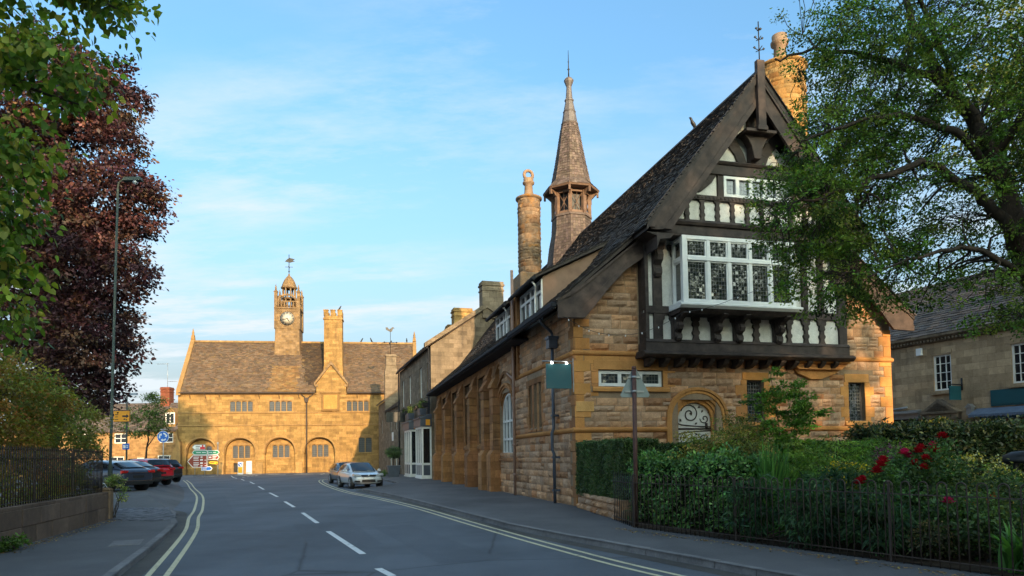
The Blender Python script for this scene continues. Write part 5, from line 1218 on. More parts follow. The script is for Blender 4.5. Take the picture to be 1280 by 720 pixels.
s = MB(FR); s.prism([(2.15, 3.62), (4.25, 3.62), (4.25, 3.72), (3.2, 4.42), (2.15, 3.72)], 0, .45); s.prism([(2.4, 3.74), (4.0, 3.74), (3.2, 4.26)], .45, .40); s.box(2.25, 2.62, 0, .3, -.3, 3.62); s.box(3.78, 4.15, 0, .3, -.3, 3.62); s.box(2.2, 4.2, 0, .36, 3.3, 3.62); s.build('pediment', 'grey_ashlar', rb, bevel=.01)
s = MB(FR); s.box(2.75, 3.65, -.2, -.12, -.3, 3.3); s.build('door', 'slate_paint', rb)
s = MB(FR); s.box(.05, 1.75, -.3, -.2, -.3, 3.6); s.build('shop_opening', 'sign_black', rb); s = MB(FR); s.box(-.1, 1.9, .0, .22, 3.45, 3.75); s.prism([(0, 3.75), (.4, 3.75), (.4, 3.82), (0, 3.95)], -.15, 1.95, 'x'); s.tube([(.1, .12, 4.02), (1.2, .12, 4.12)], .06, 6); s.build('shop_canopy', 'grey_metal', rb)
s = MB(FR); s.box(5.85, 9.3, .0, .09, 3.92, 4.58); s.box(5.75, 9.4, .0, .06, 3.84, 4.66); s.build('fascia_board', 'teal', rb)
bl_ = plain('blue_shop_paint', (.02, .09, .17), .5); bl2 = plain('blue_canopy', (.11, .15, .22), .6, vary=.2)
s = MB(FR)
for k in range(40): a = 5.0 + k * .11; s.prism([(.02, 3.78), (.7, 3.45), (.7, 3.30 + .04 * (k % 2)), (.02, 3.6)], a, a + .105, 'x')
s.build('shop_awning', bl2, rb)
casement(rb, FR, 5.1, 9.4, .5, 3.35, -.05, nx=5, fw=.14, bar=.12, mat=bl_, splits=[2.6], name='shopfront', thick=.1)
hs2 = thing('square_hanging_sign', 'blank square teal sign hanging by the pediment on the buff terrace', 'hanging sign', (22.2, 40.0, 0), math.atan2(-.92, .39))
s = MB(FR); s.box(4.28, 4.34, .18, 1.05, 4.28, 5.02); s.build('board', 'teal', hs2); s = MB(FR); s.tube([(4.31, 0, 5.1), (4.31, 1.1, 5.1)], .03, 6); s.tube([(4.31, .05, 4.8), (4.31, .05, 5.45)], .05, 6); s.build('bracket', 'iron', hs2)
wl = thing('wall_lantern', 'small grey lantern fixed right of the pediment on the buff terrace', 'lantern', (22.2, 40.0, 0), math.atan2(-.92, .39))
s = MB(FR); s.box(4.72, 4.98, .15, .42, 3.45, 3.85); s.prism([(4.66, 3.85), (5.04, 3.85), (4.85, 4.05)], .1, .47); s.tube([(4.85, 0, 3.7), (4.85, .2, 3.7)], .03, 6); s.build('lantern_body', 'grey_metal', wl)
fl = thing('security_light', 'small white security light under the cornice of the buff terrace', 'light', (22.2, 40.0, 0), math.atan2(-.92, .39))
s = MB(FR); s.prism([(1.95, 6.95), (2.25, 6.95), (2.25, 7.35), (1.95, 7.35)], .12, .26); s.tube([(2.1, 0, 7.1), (2.1, .15, 7.1)], .03, 6); s.build('lamp_body', 'sign_white', fl)
# ================================================================== vehicles
def car(name, label, loc, rz, body_col, prof, roofp, W=1.80, H=None, wb=2.63, wr=.315, rear_y='yellow', front=True, body_group=None):
    """x = forward. prof: (x, z_bottom, z_shoulder, half width); roofp: (x, z, half width) greenhouse top, ends on the shoulder"""
    t = thing(name, label, 'car', loc, rz)
    pm = paint(name + '_paint', body_col); b = MB(); n = 7; rings = []
    for x, zb, zs, hw in prof:
        ring = [(x, -hw * .86, zb), (x, -hw * .97, zb + .10), (x, -hw, zb + (zs - zb) * .45), (x, -hw * .985, zs - (zs - zb) * .22), (x, -hw * .94, zs - .02), (x, -hw * .80, zs + .01), (x, -hw * .4, zs + .025)]
        rings.append(ring + [(x, -y, z) for x, y, z in reversed(ring)])
    k = len(rings[0]); vs = [p for r in rings for p in r]
    fs = [(i * k + j, i * k + (j + 1) % k, (i + 1) * k + (j + 1) % k, (i + 1) * k + j) for i in range(len(rings) - 1) for j in range(k)]
    fs += [tuple(range(k - 1, -1, -1)), tuple(range((len(rings) - 1) * k, len(rings) * k))]
    b.add(vs, fs, sm=True)
    # greenhouse: pillars and roof in body colour
    g = []
    for x, z, hw, zs, hws in roofp: g.append([(x, -hws, zs), (x, -(hw + hws) / 2 - .01, (z + zs) / 2), (x, -hw, z - .05), (x, -hw * .82, z), (x, -hw * .3, z + .015), (x, hw * .3, z + .015), (x, hw * .82, z), (x, hw, z - .05), (x, (hw + hws) / 2 + .01, (z + zs) / 2), (x, hws, zs)])
    k2 = 10; vs = [p for r in g for p in r]; b.add(vs, [(i * k2 + j, i * k2 + j + 1, (i + 1) * k2 + j + 1, (i + 1) * k2 + j) for i in range(len(g) - 1) for j in range(k2 - 1)], sm=True)
    body = b.build('body', pm, t); sd_ = body.modifiers.new('s', 'SUBSURF'); sd_.levels = sd_.render_levels = 1
    # glass: windscreen, rear window, side windows
    e = .012
    def face(r0, r1, j0, j1, off): return [r0[j0], r0[j1], r1[j1], r1[j0]]
    def lerp(a, c, u): return tuple(a[i] + (c[i] - a[i]) * u for i in range(3))
    nseg = len(g)
    for idx, sgn in ((list(range(0, 2)), -1), (list(range(nseg - 3, nseg)), 1)):
        rows = []; gl = MB()
        for q, i in enumerate(idx):
            for t_ in ((0., .5) if q < len(idx) - 1 else (0.,)):
                a = g[i]; c = g[min(i + 1, nseg - 1)]; rows.append([lerp(a[j], c[j], t_) for j in (2, 3, 4, 5, 6, 7)])
        m_ = len(rows); rows[0] = [lerp(a, c, .22) for a, c in zip(rows[0], rows[1])]; rows[-1] = [lerp(a, c, .22) for a, c in zip(rows[-1], rows[-2])]
        vs = [(x + sgn * .022, y * .93, z + .026) for r in rows for x, y, z in r]
        gl.add(vs, [(i * 6 + j, i * 6 + j + 1, (i + 1) * 6 + j + 1, (i + 1) * 6 + j) for i in range(m_ - 1) for j in range(5)], sm=True)
        gl.build('windscreen' if sgn > 0 else 'rear_window', 'glass_tint', t)
    for sg in (-1, 1):
        sw = MB(); m = [r for r in g[1:-1]]
        lo = [(r[0][0], sg * (r[9][1] + .006), r[0][2] + .04) for r in g]; hi = [(r[0][0], sg * (r[7][1] + .012), r[7][2] - .02) for r in g]
        a, z = 1, len(g) - 2
        def P(u, w):
            f = u * (len(g) - 1); i = min(int(f), len(g) - 2); q = f - i; L_ = lerp(lo[i], lo[i + 1], q); H_ = lerp(hi[i], hi[i + 1], q); r = lerp(L_, H_, w)
            return (r[0], r[1] + sg * .012 * math.sin(w * PI) + sg * .012, r[2])
        spans = [(.10, .44), (.47, .86)] if len(g) > 3 else [(.1, .9)]
        for u0, u1 in spans:
            top0 = .88; N_ = 5
            for k_ in range(N_):
                ua, ub = u0 + (u1 - u0) * k_ / N_, u0 + (u1 - u0) * (k_ + 1) / N_
                sw.quad(P(ua, .06), P(ub, .06), P(ub, top0), P(ua, top0))
        sw.build('side_window', 'glass_tint', t)
    xf, xr = prof[-1][0], prof[0][0]; hw = max(p[3] for p in prof); ax = [xr + .86, xr + .86 + wb]
    for x in ax:
        for sg in (-1, 1):
            a = MB(); y0 = sg * (hw - .20); a.lathe([(wr + .055, 0), (wr + .055, sg * .213)], (x, y0, wr), 20, axis='y'); a.build('wheel_arch', 'black_plastic', t)
            wl_ = MB(); y0 = sg * (hw - .215)
            wl_.lathe([(wr * .62, 0), (wr * .96, 0), (wr, sg * .03), (wr, sg * .18), (wr * .95, sg * .215), (wr * .68, sg * .222), (wr * .66, sg * .19), (0, sg * .17)], (x, y0, wr), 22, axis='y')
            wo_ = wl_.build('wheel', 'tyre', t)
            r_ = MB(); r_.lathe([(wr * .67, sg * .222), (wr * .62, sg * .232), (wr * .60, sg * .20)], (x, y0, wr), 22, axis='y')
            for k_ in range(5):
                q = k_ * 2 * PI / 5 + .3; r_.tube([(x + .04 * math.cos(q), y0 + sg * .222, wr + .04 * math.sin(q)), (x + wr * .63 * math.cos(q), y0 + sg * .226, wr + wr * .63 * math.sin(q))], .026, 5)
            r_.lathe([(0, sg * .236), (.06, sg * .228), (.06, sg * .2)], (x, y0, wr), 10, axis='y'); r_.build('rim', 'rim', wo_)
    for sg in (-1, 1):
        m_ = MB(); xm = ax[1] - .62; m_.taper(xm - .06, xm + .06, sg * (hw - .02) if sg > 0 else -hw - .18, hw + .18 if sg > 0 else -hw + .02, .93, 1.08, .02); m_.build('mirror', pm if sg else pm, t, bevel=.03)
    return t, pm, hw, xf, xr, ax
def front_kit(t, hw, xf, zl, plate=True):
    for sg in (-1, 1):
        l = MB(); l.prism([(sg * (hw - .04), zl - .02), (sg * (hw - .05), zl + .13), (sg * (hw - .50), zl + .06), (sg * (hw - .46), zl - .05)], xf - .30, xf - .025, 'x')
        l.build('headlight', 'light_clear', t, bevel=.02)
        f = MB(); f.prism([(sg * (hw - .10), zl - .34), (sg * (hw - .14), zl - .24), (sg * (hw - .42), zl - .27), (sg * (hw - .40), zl - .36)], xf - .2, xf + .005, 'x'); f.build('fog_light', 'black_plastic', t)
    g_ = MB(); g_.box(xf - .1, xf + .012, -hw + .5, hw - .5, zl - .03, zl + .055); g_.box(xf - .1, xf + .018, -hw + .52, hw - .52, zl - .36, zl - .21); g_.build('grille', 'black_plastic', t, bevel=.01)
    c = MB(); c.box(xf + .012, xf + .022, -hw + .5, hw - .5, zl - .04, zl - .028); c.lathe([(.06, 0), (.05, .02)], (xf + .01, 0, zl + .02), 14, axis='x'); c.build('grille_trim', 'chrome', t)
    if plate: p = MB(); p.box(xf + .012, xf + .03, -.26, .26, zl - .20, zl - .085); p.build('number_plate', 'plate_white', t)
def rear_kit(t, hw, xr, zl, plate='black_plastic', exhaust=False):
    for sg in (-1, 1):
        l = MB(); l.prism([(sg * (hw - .085), zl - .02), (sg * (hw - .10), zl + .13), (sg * (hw - .44), zl + .11), (sg * (hw - .40), zl - .0)], xr - .015, xr + .10, 'x'); l.build('tail_light', 'light_red', t, bevel=.02)
    g_ = MB(); g_.box(xr - .02, xr + .1, -hw + .2, hw - .2, zl - .52, zl - .36); g_.build('rear_valance', 'black_plastic', t, bevel=.02)
    c = MB(); c.box(xr - .022, xr + .02, -hw + .15, hw - .15, zl - .35, zl - .33); c.box(xr - .03, xr, -hw + .45, hw - .45, zl - .0, zl + .012); c.build('trim_strip', 'chrome', t)
    p = MB(); p.box(xr - .018, xr + .02, -.26, .26, zl - .22, zl - .105); p.build('number_plate', plate, t)
HB_P = [(-2.08, .40, .72, .70), (-2.0, .26, .98, .83), (-1.5, .20, 1.02, .89), (-.5, .19, .98, .90), (.7, .19, .95, .90), (1.25, .20, .90, .88), (1.85, .22, .80, .83), (2.08, .27, .70, .74), (2.14, .36, .58, .62)]
HB_R = [(-2.0, 1.02, .66, .96, .76), (-1.62, 1.40, .62, 1.0, .82), (-.8, 1.47, .62, .99, .84), (.1, 1.45, .63, .97, .84), (.62, 1.22, .68, .95, .84), (1.2, .93, .72, .90, .82)]
SE_P = [(-2.33, .42, .80, .70), (-2.25, .28, .98, .82), (-1.7, .22, 1.0, .90), (-.5, .20, .96, .92), (.8, .20, .93, .92), (1.5, .21, .86, .89), (2.1, .23, .74, .83), (2.30, .30, .62, .72)]
SE_R = [(-2.1, .99, .68, .97, .76), (-1.35, 1.27, .62, .98, .84), (-.5, 1.39, .60, .96, .85), (.2, 1.37, .61, .95, .85), (.75, 1.18, .67, .93, .84), (1.4, .89, .70, .87, .82)]
EST_R = [(-2.0, 1.04, .68, .98, .76), (-1.75, 1.38, .62, 1.0, .82), (-.8, 1.46, .62, .98, .85), (.2, 1.44, .63, .95, .85), (.75, 1.2, .68, .93, .84), (1.4, .90, .72, .87, .82)]
t, pm, hw, xf, xr, ax = car('parked_car', 'silver grey hatchback parked beside the right kerb, front towards us', (-9.05, 40.3, 0), R(297), (.46, .50, .54), HB_P, HB_R); front_kit(t, hw, xf, .72); rear_kit(t, hw, xr, .82)
t, pm, hw, xf, xr, ax = car('parked_car', 'dark grey car mostly hidden behind the silver hatchback', (-11.4, 47.0, 0), R(297), (.035, .038, .042), HB_P, HB_R); front_kit(t, hw, xf, .72); rear_kit(t, hw, xr, .82)
t, pm, hw, xf, xr, ax = car('parked_car', 'dark navy saloon nearest the lamp post, rear to the road', (-18.6, 31.0, .42), R(157), (.026, .036, .062), SE_P, SE_R, wb=2.8, wr=.34); front_kit(t, hw, xf, .66); rear_kit(t, hw, xr, .80)
t, pm, hw, xf, xr, ax = car('parked_car', 'black saloon between the navy saloon and the red car', (-20.1, 34.8, .42), R(155), (.016, .018, .022), SE_P, SE_R, wb=2.8, wr=.34); front_kit(t, hw, xf, .66); rear_kit(t, hw, xr, .80)
t, pm, hw, xf, xr, ax = car('parked_car', 'bright red car in the row left of the road', (-20.95, 38.4, .42), R(149), (.55, .014, .026), HB_P, HB_R); front_kit(t, hw, xf, .70); rear_kit(t, hw, xr, .82)
t, pm, hw, xf, xr, ax = car('parked_car', 'dark grey car farthest along the left row, beyond the red one', (-22.9, 43.6, .42), R(146), (.03, .027, .03), HB_P, HB_R); front_kit(t, hw, xf, .72); rear_kit(t, hw, xr, .82)
for i, (x, y) in enumerate([(-27.5, 31.0)]):
    pass

# ================================================================== posts, signs
lp = thing('lamp_post', 'tall green grey lamp post with a curved bracket lantern, standing by the left wall end', 'lamp post', (-12.95, 22.0, .08))
b = MB(); b.tube([(0, 0, 0), (0, 0, 1.5), (0, 0, 1.55), (.16, 0, 10.6)], [.07, .07, .045, .034], 10); b.lathe([(.09, 0), (.09, .25), (.076, .3)], (0, 0, 0), 10); b.build('pole', 'green_post', lp)
b = MB(); b.tube(pts_path((.16, 0, 10.55), (.22, -.02, 10.78), (.45, -.04, 10.85)), .03, 8); b.taper(.35, .98, -.14, .06, 10.80, 10.93, .05); b.build('lantern', 'green_post', lp); b = MB(); b.lathe([(.0, -.12), (.07, -.08), (.09, 0)], (.75, -.04, 10.8), 10); b.build('lantern_bowl', 'light_clear', lp)
l2 = thing('street_lamp', 'slim green street lamp rising behind the small tree, carrying an orange and a blue sign', 'street lamp', (-28.25, 50, 0))
b = MB(); b.tube([(0, 0, 0), (0, 0, 6.5)], [.07, .05], 8); b.tube(pts_path((0, 0, 6.4), (.05, 0, 6.62), (.3, 0, 6.68)), .03, 6); b.build('pole', 'green_post', l2); b = MB(); b.taper(.2, .75, -.12, .12, 6.62, 6.76, .04); b.build('lantern', 'grey_metal', l2)
def disc(mb, x, z, r, y0, y1, n=28): mb.prism([(x + r * math.cos(2 * PI * k / n), z + r * math.sin(2 * PI * k / n)) for k in range(n)], y0, y1)
def arrow(mb, x, z, l, w_, d, y0, y1):   # arrow from x towards x+l*d
    mb.prism([(x, z - w_), (x + d * l * .6, z - w_), (x + d * l * .6, z - w_ * 2.4), (x + d * l, z), (x + d * l * .6, z + w_ * 2.4), (x + d * l * .6, z + w_), (x, z + w_)], y0, y1)
os2 = thing('orange_diversion_sign', 'orange rectangular road sign with a black arrow pointing right, on the green lamp', 'road sign', (-28.25, 49.9, 4.62))
b = MB(); b.box(-.92, .30, 0, .03, 0, .88); b.build('board', 'sign_orange', os2)
b = MB(); b.box(-.92, .30, -.004, -.001, .83, .88); b.box(-.92, .30, -.004, -.001, 0, .05); b.box(.25, .30, -.004, -.001, .05, .83); arrow(b, -.28, .44, .5, .06, 1, -.006, -.001)
for x, z, w_, hh_ in ((-.70, .56, .12, .05), (-.70, .4, .09, .05), (-.12, .22, .06, .1), (.02, .18, .05, .09), (-.70, .2, .13, .05)): b.box(x - w_, x + w_, -.005, -.001, z - hh_ / 2, z + hh_ / 2)
b.build('sign_symbol', 'sign_black', os2)
bs3 = thing('small_blue_sign', 'small blue rectangular sign lower down on the green lamp', 'road sign', (-28.25, 49.9, 2.62))
b = MB(); b.box(-.26, .24, 0, .03, 0, .44); b.build('board', 'sign_blue', bs3); b = MB(); b.box(-.2, -.02, -.004, -.001, .1, .34); b.box(.04, .18, -.004, -.001, .24, .3); b.box(.04, .18, -.004, -.001, .13, .19); b.build('sign_symbol', 'sign_white', bs3)
ro_ = thing('roundabout_sign', 'round blue mini roundabout sign with three white arrows on a grey pole', 'road sign', (-30.7, 60, 0))
b = MB(); b.tube([(0, .06, 0), (0, .06, 4.5)], .04, 8); b.build('pole', 'grey_metal', ro_)
b = MB(); disc(b, 0, 3.87, .52, .0, .02); b.build('border', 'sign_white', ro_); b = MB(); disc(b, 0, 3.87, .485, -.006, -.001); b.build('face', 'sign_blue', ro_)
b = MB()
for k in range(3):
    a0 = R(85 - k * 120); P_, Q_ = [], []
    for j in range(7):
        a = a0 - R(62) * j / 6; P_.append((.24 * math.cos(a), 3.87 + .24 * math.sin(a))); Q_.append((.36 * math.cos(a), 3.87 + .36 * math.sin(a)))
    b.strip(P_, Q_, -.012, -.007); a = a0 - R(60); a2 = a - R(36)
    b.prism([(.15 * math.cos(a), 3.87 + .15 * math.sin(a)), (.45 * math.cos(a), 3.87 + .45 * math.sin(a)), (.31 * math.cos(a2), 3.87 + .31 * math.sin(a2))], -.012, -.007)
b.build('arrows', 'sign_white', ro_)
b = MB(); b.box(-.25, .3, -.02, .12, 4.5, 4.56); b.build('sign_lamp', 'grey_metal', ro_)
ds = thing('direction_sign', 'cluster of white, green, brown, yellow and blue direction boards before the market hall', 'direction sign', (-35.75, 75.0, .0), R(4))
b = MB()
for x in (.85, 1.9): b.tube([(x, .06, 0), (x, .06, 3.4)], .045, 6)
for x in (3.3,): b.tube([(x, .06, 0), (x, .06, 3.75)], .05, 6); b.box(x - .09, x + .09, -.02, .14, 3.5, 3.75)
b.build('post', 'grey_metal', ds)
def board(nm, x0, x1, z0, z1, tip, col, edge='sign_white', tilt=0., lines=(), blobs=(), linecol='sign_white'):
    zm = (z0 + z1) / 2; hh_ = (z1 - z0) * .42
    def outline(i):
        a, c, d, e = x0 + i, x1 - i, z0 + i, z1 - i
        if tip < 0: return [(a, zm), (a + hh_, d), (c, d), (c, e), (a + hh_, e)]
        if tip > 0: return [(a, d), (c - hh_, d), (c, zm), (c - hh_, e), (a, e)]
        return [(a, d), (c, d), (c, e), (a, e)]
    rot = lambda P: [(x0 + (x - x0) * math.cos(tilt) - (z - zm) * math.sin(tilt), zm + (x - x0) * math.sin(tilt) + (z - zm) * math.cos(tilt)) for x, z in P]
    m = MB(); m.prism(rot(outline(0)), -.02, .02); o = m.build('board', edge, ds)
    m = MB(); m.prism(rot(outline(.055)), -.026, -.021); m.build('face', col, o)
    if lines or blobs:
        m = MB()
        for a, c, z in lines: m.prism(rot([(a, z - .035), (c, z - .035), (c, z + .035), (a, z + .035)]), -.032, -.027)
        for a, z, r in blobs: m.prism(rot([(a - r, z - r * .6), (a + r, z - r * .6), (a + r, z + r * .6), (a - r, z + r * .6)]), -.032, -.027)
        m.build('legend', linecol, o)
    return o
o = board('a', .55, 1.98, 2.92, 3.50, -1, 'sign_white', 'grey_metal', lines=[(.95, 1.4, 3.3), (.95, 1.35, 3.12)], linecol='sign_black')
m = MB(); m.box(1.42, 1.93, -.036, -.028, 2.99, 3.25); m.box(1.62, 1.78, -.036, -.028, 3.25, 3.46); m.build('red_symbol', 'sign_red', o)
board('b', .55, 2.2, 2.38, 2.86, -1, 'sign_green', lines=[(1.0, 1.5, 2.62), (1.62, 2.05, 2.62)])
board('c', 2.24, 3.5, 2.38, 2.86, 1, 'sign_green', lines=[(2.35, 2.7, 2.62), (2.8, 3.1, 2.62)])
board('d', .06, 2.18, .98, 2.32, -1, 'sign_brown', lines=[(.72, 1.32, 2.12), (.72, 1.25, 1.95), (.72, 1.3, 1.78), (.72, 1.28, 1.5), (.72, 1.33, 1.33), (.72, 1.2, 1.16), (1.9, 2.08, 1.78), (1.9, 2.08, 1.45), (1.9, 2.08, 1.16)], blobs=[(1.58, 2.12, .10), (1.58, 1.82, .15), (1.58, 1.46, .14), (1.58, 1.16, .10)])
board('e', 2.24, 3.5, 1.82, 2.34, 1, 'sign_brown', lines=[(2.75, 3.2, 2.16), (2.75, 3.1, 2.0)], blobs=[(2.5, 2.08, .12)])
board('f', 2.28, 3.38, 1.32, 1.74, -1, 'sign_yellow', 'sign_black', tilt=R(-5), lines=[(2.5, 2.95, 1.56)], blobs=[(3.2, 1.5, .07)], linecol='sign_black')
board('g', 1.55, 2.75, .62, 1.08, 1, 'sign_blue', lines=[(1.66, 2.15, .93), (1.66, 2.1, .78)])
il = MB(); il.lathe([(1.0, -.05), (.95, .10), (.85, .12), (0, .13)], (0, 0, 0), 20); il.v = [(x * 1.5 - 30.4, y * 2.4 + 78.3, z) for x, y, z in il.v]; struct(il.build('traffic_island', 'kerb'))
bo = thing('bollard', 'yellow and white keep left bollard with a blue disc, on the traffic island', 'bollard', (-30.6, 76.9, .1))
b = MB(); b.taper(-.30, .30, -.12, .12, 0, 1.42, .02); b.build('shell', 'sign_white', bo, bevel=.03); b = MB(); b.box(-.24, .24, -.125, -.118, .18, .85); b.build('yellow_panel', 'sign_yellow', bo); b = MB(); disc(b, 0, 1.13, .22, -.13, -.118); b.build('disc', 'sign_blue', bo)
b = MB(); b.prism([(-.12, 1.2), (-.06, 1.26), (.08, 1.1), (.08, 1.2), (.14, 1.2), (.14, .98), (-.04, .98), (-.04, 1.05), (.03, 1.05)], -.138, -.131); b.build('arrow', 'sign_white', bo)
bo = thing('bollard', 'plain white bollard behind the yellow one on the traffic island', 'bollard', (-30.6, 79.4, .1))
b = MB(); b.taper(-.32, .32, -.13, .13, 0, 1.5, .02); b.build('shell', 'sign_white', bo, bevel=.03); b = MB(); b.box(-.25, .25, -.137, -.131, .1, .18); b.build('foot_band', 'grey_metal', bo)
ts = thing('triangular_road_sign', 'back of a grey triangular road sign on a rusty brown post by the garden corner', 'road sign', (2.72, 15.2, .1), R(6))
b = MB(); b.tube([(0, 0, -.05), (.03, 0, 3.52)], .05, 12); b.lathe([(.052, 0), (.056, .03), (.05, .06)], (.03, 0, 3.5), 12); b.build('post', 'rust_post', ts)
b = MB(); b.M = frame((.06, .075, 2.92), (1, 0, 0), (0, 1, 0))
tri = [(-.34, .0), (-.30, -.045), (.30, -.045), (.34, .0), (.04, .60), (.0, .62), (-.04, .60)]; b.prism(tri, -.006, .006); b.prism([(x * .93, z * .93 + .012) for x, z in tri], .006, .012); b.build('plate', 'sign_back', ts)
b = MB(); b.box(-.18, .26, .04, .075, 2.98, 3.02); b.box(-.1, .2, .04, .075, 3.30, 3.34); b.lathe([(.058, 0), (.058, .05)], (.028, 0, 2.975), 12); b.lathe([(.058, 0), (.058, .05)], (.03, 0, 3.295), 12); b.build('clamp', 'grey_metal', ts)
bn = thing('litter_bin', 'round black litter bin with a domed lid, behind the railing beside the flower bed', 'litter bin', (9.75, 13.05, .1))
b = MB(); b.lathe([(.27, 0), (.29, .05), (.31, 1.0), (.33, 1.02), (.33, 1.08), (.28, 1.08), (.28, 1.0)], (0, 0, 0), 20); b.build('drum', 'iron', bn)
b = MB(); b.lathe([(.35, 1.32), (.36, 1.38), (.32, 1.46), (.18, 1.53), (0, 1.55)], (0, 0, 0), 20); b.build('lid', 'iron', bn); b = MB()
for a in range(4): q = a * PI / 2 + .5; b.box(.29 * math.cos(q) - .03, .29 * math.cos(q) + .03, .29 * math.sin(q) - .03, .29 * math.sin(q) + .03, 1.05, 1.36)
b.build('lid_post', 'iron', bn)

# ================================================================== walls and railings
def along(a, b): d = Vector((b[0] - a[0], b[1] - a[1], 0)); return d.length, math.atan2(d.y, d.x)
WA, WB = (-8.0, 7.6), (-11.42, 19.35); L_, rz = along(WA, WB)
gw = thing('garden_wall', 'low brown block wall along the left pavement carrying the dark railing', 'wall', (*WA, .08), rz)
b = MB(); rd = random.Random(3)
for c in range(2):
    x = 0.
    while x < L_ - .05:
        w_ = rd.uniform(.55, 1.25); x1 = min(x + w_, L_); k = rd.uniform(.8, 1.2)
        b.box(x + .006, x1 - .006, .0 + rd.uniform(-.008, .008), .30, c * .36 - .05 * (c == 0), c * .36 + .355, col=(k, k, k)); x = x1
b.build('blocks', 'blockwork', gw, bevel=.012)
b = MB(); x = 0.
while x < L_ - .2: k = rd.uniform(.75, 1.15); b.box(x + .005, min(x + .9, L_) - .005, .012, .29, .715, .79, col=(k, k, k)); x += .9
b.build('coping', 'blockwork', gw, bevel=.01)
b = MB(); b.box(L_, L_ + .36, -.03, .33, -.05, .82); b.taper(L_ - .02, L_ + .38, -.05, .35, .82, .9, .05); b.build('end_pier', 'chimney_stone', gw, bevel=.03)
def railing(name, label, a, b_, z, h_, gap, style, mat, rail_z, rad=.011, posts=2.0, group=None):
    L_, rz = along(a, b_); t = thing(name, label, 'railing', (*a, z), rz, group); n = int(L_ / gap)
    r = MB()
    for zz in rail_z: r.box(0, L_, -.018, .018, zz, zz + .012)
    r.build('rail', mat, t); made = 0; far = MB()
    for k in range(n + 1):
        x = k * gap
        if style == 'bow':
            if k % 2 == 0:
                P = [(x, 0, 0), (x, 0, h_ - gap / 2)] + [(x + gap / 2 - gap / 2 * math.cos(q), 0, h_ - gap / 2 + gap / 2 * math.sin(q)) for q in np.linspace(.3, PI - .3, 7)] + [(x + gap, 0, h_ - gap / 2), (x + gap, 0, 0)]
                bb = MB(); bb.tube(P, rad, 6)
            else: continue
        else:
            bb = MB(); bb.tube([(x, 0, 0), (x, 0, h_)], rad, 6); bb.lathe([(rad, 0), (rad * 1.6, .02), (0, .1)], (x, 0, h_ - .005), 6)
        bb.build('bar', mat, t); made += 1
        if made >= 98: break
    for x in np.arange(0.02, L_ + .1, posts):
        p = MB(); p.box(x - .015, x + .015, -.015, .015, 0, h_ * .97); p.lathe([(.02, 0), (.024, .02), (0, .05)], (x, 0, h_ * .97), 8); p.build('post', mat, t)
    return t
dv = Vector((WB[0] - WA[0], WB[1] - WA[1], 0)).normalized(); nv = Vector((-dv.y, dv.x, 0))
a_ = Vector((*WA, 0)) + nv * .15 + dv * .1; b_ = Vector((*WB, 0)) + nv * .15 - dv * .1
railing('spiked_railing', 'dark rusty spiked railing on top of the low brown wall at left', (a_.x, a_.y), (b_.x, b_.y), .86, 1.12, .125, 'spike', 'rust_iron', (.06, .95), .012, 2.4)
FA, FB = (2.62, 14.95), (7.9, 5.2)
railing('bow_top_railing', 'dark bow topped railing along the right pavement in front of the flower bed', FA, FB, .1, 1.16, .125, 'bow', 'rust_iron', (.10, .97), .010, 2.9)
railing('short_railing', 'short run of dark railing at the garden corner beside the sign post', (2.62, 15.0), (2.45, 16.8), .1, 1.12, .17, 'spike', 'iron', (.1, .95), .010, 3)
LA, LB_ = (1.98, 20.9), (2.58, 16.5); L_, rz = along(LA, LB_)
lw = thing('low_stone_wall', 'low rough stone wall under the clipped box hedge at the building corner', 'wall', (*LA, .08), rz)
b = MB(frame((0, 0, 0), (1, 0, 0), (0, -1, 0))); rubble(b, 0, L_, -.02, .5, None, course=(.16, .26), length=(.25, .7), relief=.09, seed=41); b.box(0, L_, -.45, .0, -.1, .5); b.build('stones', 'rubble', lw)
b = MB(frame((L_, 0, 0), (0, 1, 0), (1, 0, 0))); b.box(0, .35, -.02, .22, -.1, .28); b.build('end_stone', 'chimney_stone', lw, bevel=.05)
sheet('flower_bed', [(2.55, 16.6), (2.66, 14.98), (8.0, 5.1), (20, 6), (22, 30), (14.2, 24.2), (2.4, 21.2)], .118, 'soil')

# birds on the ridges
def bird(loc, rz, label, s=1.):
    t = thing('bird', label, 'bird', loc, rz)
    b = MB(); b.lathe([(0, -.16), (.035, -.13), (.075, -.02), (.08, .04), (.05, .12), (.045, .15), (.05, .19), (.03, .225), (0, .235)], (0, 0, .15), 10)
    b.v = [(x + (z - .15) * .55, y * .85, z) for x, y, z in b.v]; b.v = [(x * s, y * s, z * s) for x, y, z in b.v]
    b.prism([(-.19 * s, .02 * s), (-.08 * s, .05 * s), (-.08 * s, .10 * s), (-.2 * s, .05 * s)], -.02 * s, .02 * s); b.tube([(.14 * s, 0, .36 * s), (.19 * s, 0, .345 * s)], [.012 * s, .003 * s], 5)
    for y in (-.025, .025): b.tube([(.0, y * s, .08 * s), (.01, y * s, -.02)], .007 * s, 4)
    b.build('body', 'iron' if s < 1.2 else 'sign_black', t); return t
hx = lambda x, y, z: tuple(Matrix.Rotation(PHI, 4, 'Z') @ Vector((x, y, z)) + Vector((1.99, 21.37, 0)))
bird(hx(6.0, 2.75, 14.06), R(200), 'grey pigeon perched on the ridge of the timbered hall', 1.15)
mx = lambda x, y, z: tuple(Matrix.Rotation(R(9), 4, 'Z') @ Vector((x, y, z)) + Vector((-41.16, 84, 0)))
for x, l in ((21.9, 'dark bird on the market hall ridge, nearer the tall chimney'), (23.2, 'dark bird in the middle of the market hall ridge'), (28.0, 'dark bird at the right end of the market hall ridge')): bird(mx(x, 5.4, 17.6), R(rdm.uniform(0, 360)), l, 1.5)
